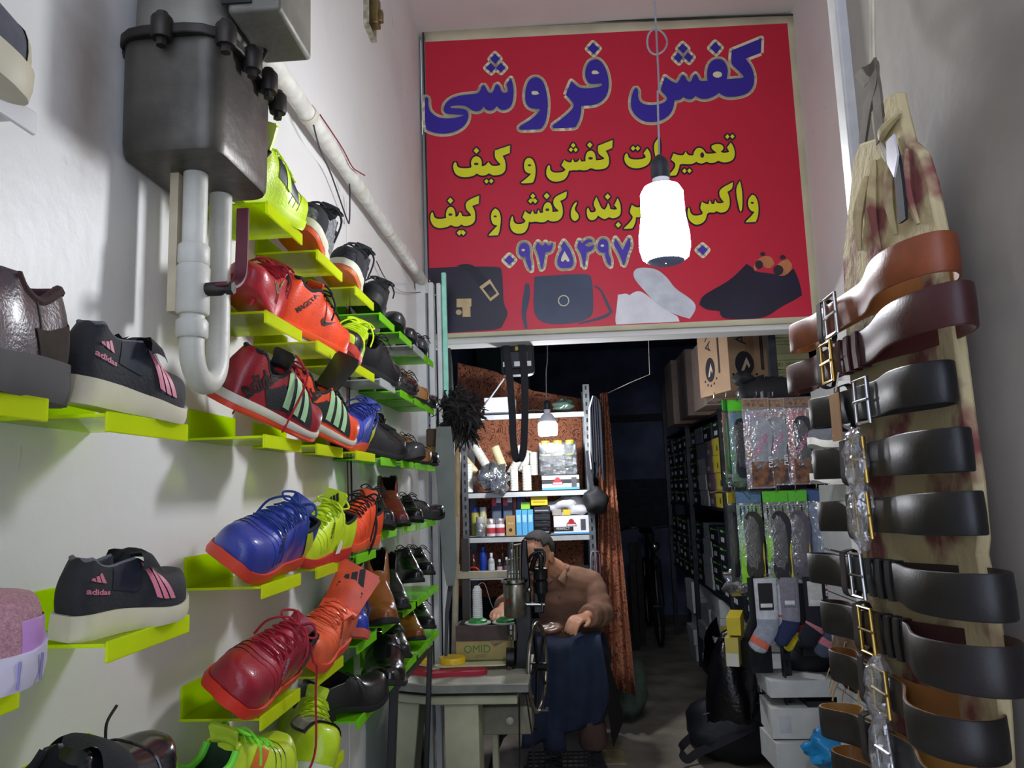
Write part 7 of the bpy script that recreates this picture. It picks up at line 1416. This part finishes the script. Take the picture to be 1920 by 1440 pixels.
def sock_fn(cols, label_c=None, foot=None, flag=None, w0=1.):
    def f(t, w, h):
        s = MB(); pr = [(0, 0), (0, -h * .5), (-.004, -h * .68), (-.028 * w0, -h * .82), (-.052 * w0, -h * .97)]; P = crom([Vector((x, -.004, z)) for x, z in pr], 6); n = len(P); rw = w / 2
        rings = []
        for i, p in enumerate(P):
            tg = (P[min(i + 1, n - 1)] - P[max(i - 1, 0)]).normalized(); sd = Vector((-tg.z, 0, tg.x)); k = rw * (1 - .18 * (i / n)) * (1 if i < n - 2 else (.8 if i == n - 2 else .45))
            rings.append([p + sd * k * math.cos(a) + Vector((0, .011 * math.sin(a), 0)) for a in np.linspace(0, 2 * PI, 12, endpoint=False)])
        cut = [int(n * q) for q in cols[1]]; b = 0
        for k, c in enumerate(cols[0]):
            e = cut[k] if k < len(cut) else n - 1
            MB().loft(rings[b:e + 1]).build('sock' if k == 0 else 'sock_band', cloth('knit_' + c, c), t, ang=70); b = e
        if label_c: MB().box((-.004, -.018, -h * .24), (w * .62, .002, h * .36)).build('paper_label', mat('print_' + label_c, label_c, .5, var=.1, scale=80), t, bevel=.0005); MB().box((-.004, -.0195, -h * .36), (w * .5, .001, .014)).build('label_strip', M_BW, t)
        if flag:
            s = MB(); 
            for sx in (1, -1): s.ribbon([Vector((-.014 * sx, -.0195, -h * .10)), Vector((.014 * sx, -.0195, -h * .22))], (1, 0, .3), .004, .001)
            s.box((0, -.0195, -h * .16), (.006, .001, h * .13)); s.box((0, -.0195, -h * .16), (.034, .001, .008)); MB().box((0, -.0175, -h * .16), (.038, .002, h * .15)).build('white_badge', M_BW, t, bevel=.0005); s.build('flag_cross', mat('print_a02a3c', 'a02a3c', .5), t)
    return f
SK = lambda lb, px, cols, w=.075, h=.26, yaw=0, lab_=None, flag=None, dy=0.: packet(lb, px, 2, w, h, yaw, None, None, None, dy=dy, sock=sock_fn(cols, lab_, None, flag), cat='socks')
SK('dark sock hanging edge-on at the left end of the bottom row', 1392, (['1c1c22'], []), .05, .22, 40); SK('white and grey sports sock with black paper label', 1412, (['c8ccd4', '9aa2b0', 'd8705a', 'a8b0bc'], [.30, .72, .84]), .085, .27, 0, '17171c', None, .04); SK('white sock with orange mark behind the black-labelled one', 1434, (['ccccd2', 'c85a3a', 'b8bcc8'], [.28, .34]), .08, .25, -6, None, None, .01)
SK('navy sock with grey paper label', 1456, (['8a8a98', '26305a'], [.4]), .07, .25, -4, '7d7a88', None, .03); SK('black, red and yellow sock hanging narrow', 1474, (['1a1a1e', 'a82430', 'd8c41e'], [.42, .58]), .045, .28, -10); SK('black sock with star and red-white stripes and white label', 1502, (['1c1e2c', 'c8808a', '1c1e2c'], [.55, .62]), .085, .25, 0, 'c8c8c4', None, .03)
SK('grey sock with flag badge and pink rings', 1530, (['4a5266', 'c87888', '4a5266'], [.66, .78]), .075, .30, -4, None, 1, .02); SK('navy sock with flag badge and red band', 1560, (['1a2038', 'b02a30', '1a2038'], [.70, .80]), .07, .27, -8, None, 1, -.03)
lump('plastic_bag', 'clear bag of green things hanging behind the middle row', 'bag', onY(1400, 898, YD + .12), (.085, .05, .045), film('greenish_film', '9fc4ac', .5), 61, .2)
lump('plastic_bag', 'clear plastic bag crumpled behind the sock rail', 'bag', onY(1385, 1095, YD + .2), (.06, .06, .06), F_DARK, 62, .3)
# yellow and black boxes under the socks
for k, (x, y, dz, kd, lb) in enumerate(((1400, 1200, 0, 'yellow', 'yellow tipped box under the white sock'), (1412, 1245, 0, 'yellow', 'yellow box with white lid below the tipped one'))): pass
Yn = 3.45
s_ = thing('low_rack', 'low dark rack behind the slotted post loaded with boxes', 'rack', (1.15, 3.26, 0)) if False else None
def fbox(name, label, x0, y0, x1, y1, Y, dep, col, yaw=0, faces=None, cat='box', group=None):
    c, w, h = rect(x0, y0, x1, y1, Y); t = thing(name, label, cat, T(c.x, Y + dep / 2, c.z - h / 2) @ Rz(yaw), group); MB().box((0, 0, h / 2), (w, dep, h)).build('carton', mat('board_' + col, col, .6, var=.06), t, bevel=.0015)
    for n, a, b, e, f, cc in faces or []: MB().box((w * ((a + b) / 2 - .5), -dep / 2 - .0006, h * (e + f) / 2), (w * (b - a), .001, h * (f - e))).build(n, mat('print_' + cc, cc, .45, var=.04), t)
    return t
LR = thing('side_rack', 'dark steel shelf behind the slotted post with white boxes below', 'rack', (.98, 3.2, 0)); l0 = LR.location.copy()
for yp in (1312, 1215):
    z = onY(1500, yp, 3.12).z; MB().box((.0, .02, z - .012), (.22, .26, .024)).build('shelf_board', M_DS, LR)
MB().box((.10, .22, 1.70), (.34, .24, .02)).build('shelf_board', M_DS, LR)
MB().box((.16, .33, .85), (.03, .03, 1.72)).build('upright', M_DS, LR)
for x in (.10,): MB().box((x, -.1, .55), (.03, .03, 1.1)).build('upright', M_DS, LR)
zs = onY(1500, 1312, 3.12).z
fbox('white_box', 'white box at the floor, bottom of the pile behind the slotted post', 1453, 1392, 1575, 1446, 3.06, .2, 'bfc2c0', 3); fbox('white_box', 'white box with a bent flap, upper one behind the slotted post', 1449, 1328, 1572, 1386, 3.08, .2, 'c6c8c4', -2, [('size_label', .12, .3, .2, .75, 'b8bcc4')])
fbox('white_box', 'flat white box on the dark shelf behind the post', 1444, 1276, 1575, 1308, 3.08, .2, 'c2c4c4'); fbox('black_box', 'black box with green line under the yellow boxes', 1402, 1212, 1444, 1262, 3.2, .2, '1a1c22', 6, [('green_line', .2, .8, .8, .86, '58c82e')]); fbox('yellow_box', 'yellow box with white front below the hanging socks', 1377, 1196, 1402, 1250, 3.25, .2, 'c2b45a', -20, [('white_front', .05, .95, .0, .45, 'cfcfc4')]); fbox('yellow_box', 'small tilted yellow box touching the white sock', 1376, 1158, 1402, 1192, 3.25, .2, 'd2bc2e', -16)
lump('dark_bag', 'large black bag stuffed on the shelf behind the slotted post', 'bag', onY(1535, 1235, 3.3), (.14, .10, .12), mat('black_nylon', '17181c', .7), 71, .12)
lump('blue_bag', 'bright blue crumpled plastic bag on the floor at the right', 'bag', onY(1560, 1425, 2.95) + Vector((0, 0, .03)), (.085, .07, .07), mat('bright_blue_plastic', '1f8fd0', .3, var=.15, bump=.8, bscale=40), 72, .3)
# bags on the floor
g = lump('gym_bag', 'big black gym bag lying on the concrete floor', 'bag', onZ(1395, 1440, .0) + Vector((0, .12, .15)), (.26, .20, .19), mat('navy_black_nylon', '14161f', .55, var=.2, bump=.5, bscale=25), 81, .12)
g.name = 'gym_bag'; c = g.location.copy()
MB().ribbon(crom([Vector((-.24, -.06, -.02)), Vector((-.30, -.1, -.06)), Vector((-.28, -.14, -.10)), Vector((-.22, -.16, -.06)), Vector((-.10, -.19, .0)), Vector((.06, -.19, .08)), Vector((.12, -.15, .16))], 5), (0, .4, 1), .04, .005).build('bag_strap', mat('black_webbing', '1b1a22', .8), g)
MB().box((.10, -.195, -.03), (.018, .004, .014)).build('bag_logo', mat('print_8a8c92', '8a8c92', .5), g); MB().tube([(-.18, -.11, .10), (0, -.14, .16), (.15, -.1, .15)], .004, 6).build('zip', mat('dark_zip', '2a2c34', .4), g)
lump('garbage_bag', 'shiny black bin bag slumped behind the gym bag', 'bag', onZ(1380, 1300, 0) + Vector((0, .1, .24)), (.19, .2, .26), M_BIN, 82, .18)
q = onY(1368, 1230, 4.15); lump('garbage_bag', 'tall shiny black bin bag standing before the white floor boxes', 'bag', (q.x, 4.15, .29), (.13, .13, .33), M_BIN, 83, .11)
# white shoe-box display against the right wall behind the belts
Yw = 2.60
for k, (y0, y1, lb) in enumerate(((712, 800, 'white picture box at the top of the pile behind the belts'), (842, 905, 'white picture box below the striped sneaker'), (908, 1040, 'white picture box half hidden by a dark bag behind the belts'), (1044, 1130, 'white picture box with pink flower behind the belts'), (1132, 1215, 'white picture box behind the striped basket'), (1220, 1330, 'white picture box near the bottom of the pile'), (1332, 1480, 'lowest white box of the pile behind the belts'))):
    c, w, h = rect(1566, y0, 1630, y1, Yw); t = thing('picture_box', lb, 'box', (1.0, Yw + .15, c.z - h / 2), 'white picture boxes behind the belts')
    MB().box((0, 0, h / 2), (.17, .28, h - .002)).build('carton', mat('white_gloss_card', 'cfd0d0', .4, var=.04), t, bevel=.001)
    MB().lathe([(.016, 0), (.016, .001), (.012, .001), (.012, 0)], 18, T(-.05, -.1405, h * .55) @ Rx(90)).build('ring_logo', mat('print_3a3a40', '3a3a40', .5), t)
    if k in (1, 2, 3): MB().prism([(.028 * (1 + .45 * math.cos(5 * a)) * math.cos(a), .028 * (1 + .45 * math.cos(5 * a)) * math.sin(a)) for a in np.linspace(0, 2 * PI, 40, endpoint=False)], 0, .001, T(.0, -.141, h * .35) @ FRONT).build('pink_flower', mat('print_b02a78', 'b02a78', .5), t)
def wsneak(lb, px, y_px, up, st):
    l = Last(L=.22, W=.085, soleh=.03, solet=.024); q = onY(px, y_px, Yw - .02); t = thing('sneaker', lb, 'shoe', T(q.x + .03, Yw + .02, q.z) @ Rz(200) @ Matrix.Scale(.8, 4)); upper_parts(l, cloth('knit_' + up, up), K_LIN, t); sole_part(l, WHITE_R, t, grow=.006); laces(l, cloth('lace_' + st, st), t, r=.003); stripes3(l, mat('print_' + st, st, .5), t); return t
wsneak('grey sneaker with pale red stripes behind the tagged belt', 1595, 838, '6a6c74', 'd08a8c'); wsneak('white soled black sneaker behind the wrapped belt buckles', 1600, 905, '1c1d22', 'c8c8cc')
lump('dark_bag', 'small black bag hanging in front of the white picture boxes', 'bag', onY(1598, 965, 2.75), (.06, .05, .09), mat('black_nylon', '17181c', .7), 91, .14)
b = lump('woven_basket', 'frayed brown and black striped woven bag behind the lower belts', 'basket', onY(1612, 1240, 2.55), (.085, .08, .12), mat('striped_weave', '6e553c', .9, var=.4, scale=24, col2='1a1614', bump=.8, bscale=60), 92, .06)
s = MB(); rr = random.Random(4)
for k in range(90): a = rr.uniform(0, 2 * PI); z = rr.uniform(-.08, .1); r_ = .08 * math.sqrt(max(.1, 1 - (z / .125) ** 2)); p = Vector((r_ * math.cos(a), r_ * math.sin(a), z)); s.tube([p, p * 1.2 + Vector((0, 0, -.012)), p * 1.32 + Vector((0, 0, -.035))], .0016, 4)
s.build('frayed_fibre', mat('straw_fibre', 'a38a62', .9), b)['kind'] = 'stuff'
# ------------------------------------------------------------------ bicycle in the dark at the back
bx = thing('bicycle', 'dark bicycle leaning in the unlit end of the passage', 'bicycle', (onZ(1238, 1212, 0).x, onZ(1238, 1212, 0).y, 0)); B0 = bx.location.copy(); M_BK = mat('dark_bike_paint', '16171c', .35, metal=.4)
for nm, y in (('front_wheel', 0), ('rear_wheel', 1.02)):
    s = MB(); s.tube([(.0, y + .33 * math.cos(a), .34 + .33 * math.sin(a)) for a in np.linspace(0, 2 * PI, 41)], .014, 8); w = s.build(nm, mat('bike_tyre', '131316', .8), bx); s = MB()
    for k in range(18): a = k * PI / 9; s.tube([(0, y, .34), (0, y + .31 * math.cos(a), .34 + .31 * math.sin(a))], .0014, 4)
    s.tube([(-.04, y, .34), (.04, y, .34)], .012, 8); s.build('spokes', M_BAR, w)
s = MB()
for a, b in (((0, .10, .88), (0, .55, .34)), ((0, .12, .80), (0, .70, .84)), ((0, .72, .92), (0, .55, .34)), ((0, .55, .34), (0, 1.02, .34)), ((0, .70, .80), (0, 1.02, .34))): s.tube([a, b], .014, 8)
s.build('frame', M_BK, bx); s = MB()
for sx in (1, -1): s.tube([(sx * .05, 0, .34), (sx * .045, .05, .72), (sx * .02, .08, .76)], .010, 8)
s.tube([(0, .08, .74), (0, .11, .98)], .013, 8); s.build('fork', M_BK, bx); MB().tube(crom([(-.30, .12, 1.00), (-.18, .02, 1.03), (0, .08, 1.02), (.18, .02, 1.03), (.30, .12, 1.00)], 5), .011, 8).build('handlebar', M_BAR, bx)
MB().ell((0, .72, .96), (.07, .13, .035), 14, 8).build('saddle', mat('bike_saddle', '17171a', .6), bx); MB().ell((0, -.02, .86), (.045, .04, .045), 14, 8).build('headlamp', M_BAR, bx)
for k, (x0, x1, y0, y1) in enumerate(((1180, 1196, 1060, 1195), (1160, 1174, 1080, 1150), (1197, 1212, 1060, 1200))): tag(MB().box((onY((x0 + x1) / 2, 1100, 6.9) * 1).xy.to_3d() + Vector((0, .1 * k, .45)), (.05, .03, .9)).build('plank', mat('dark_plank_wood', '33302e', .8, var=.2), bevel=.002), ('dark plank standing left of the bicycle wheel', 'short dark plank standing behind the curtain edge', 'dark plank standing just behind the bicycle wheel')[k], 'plank')
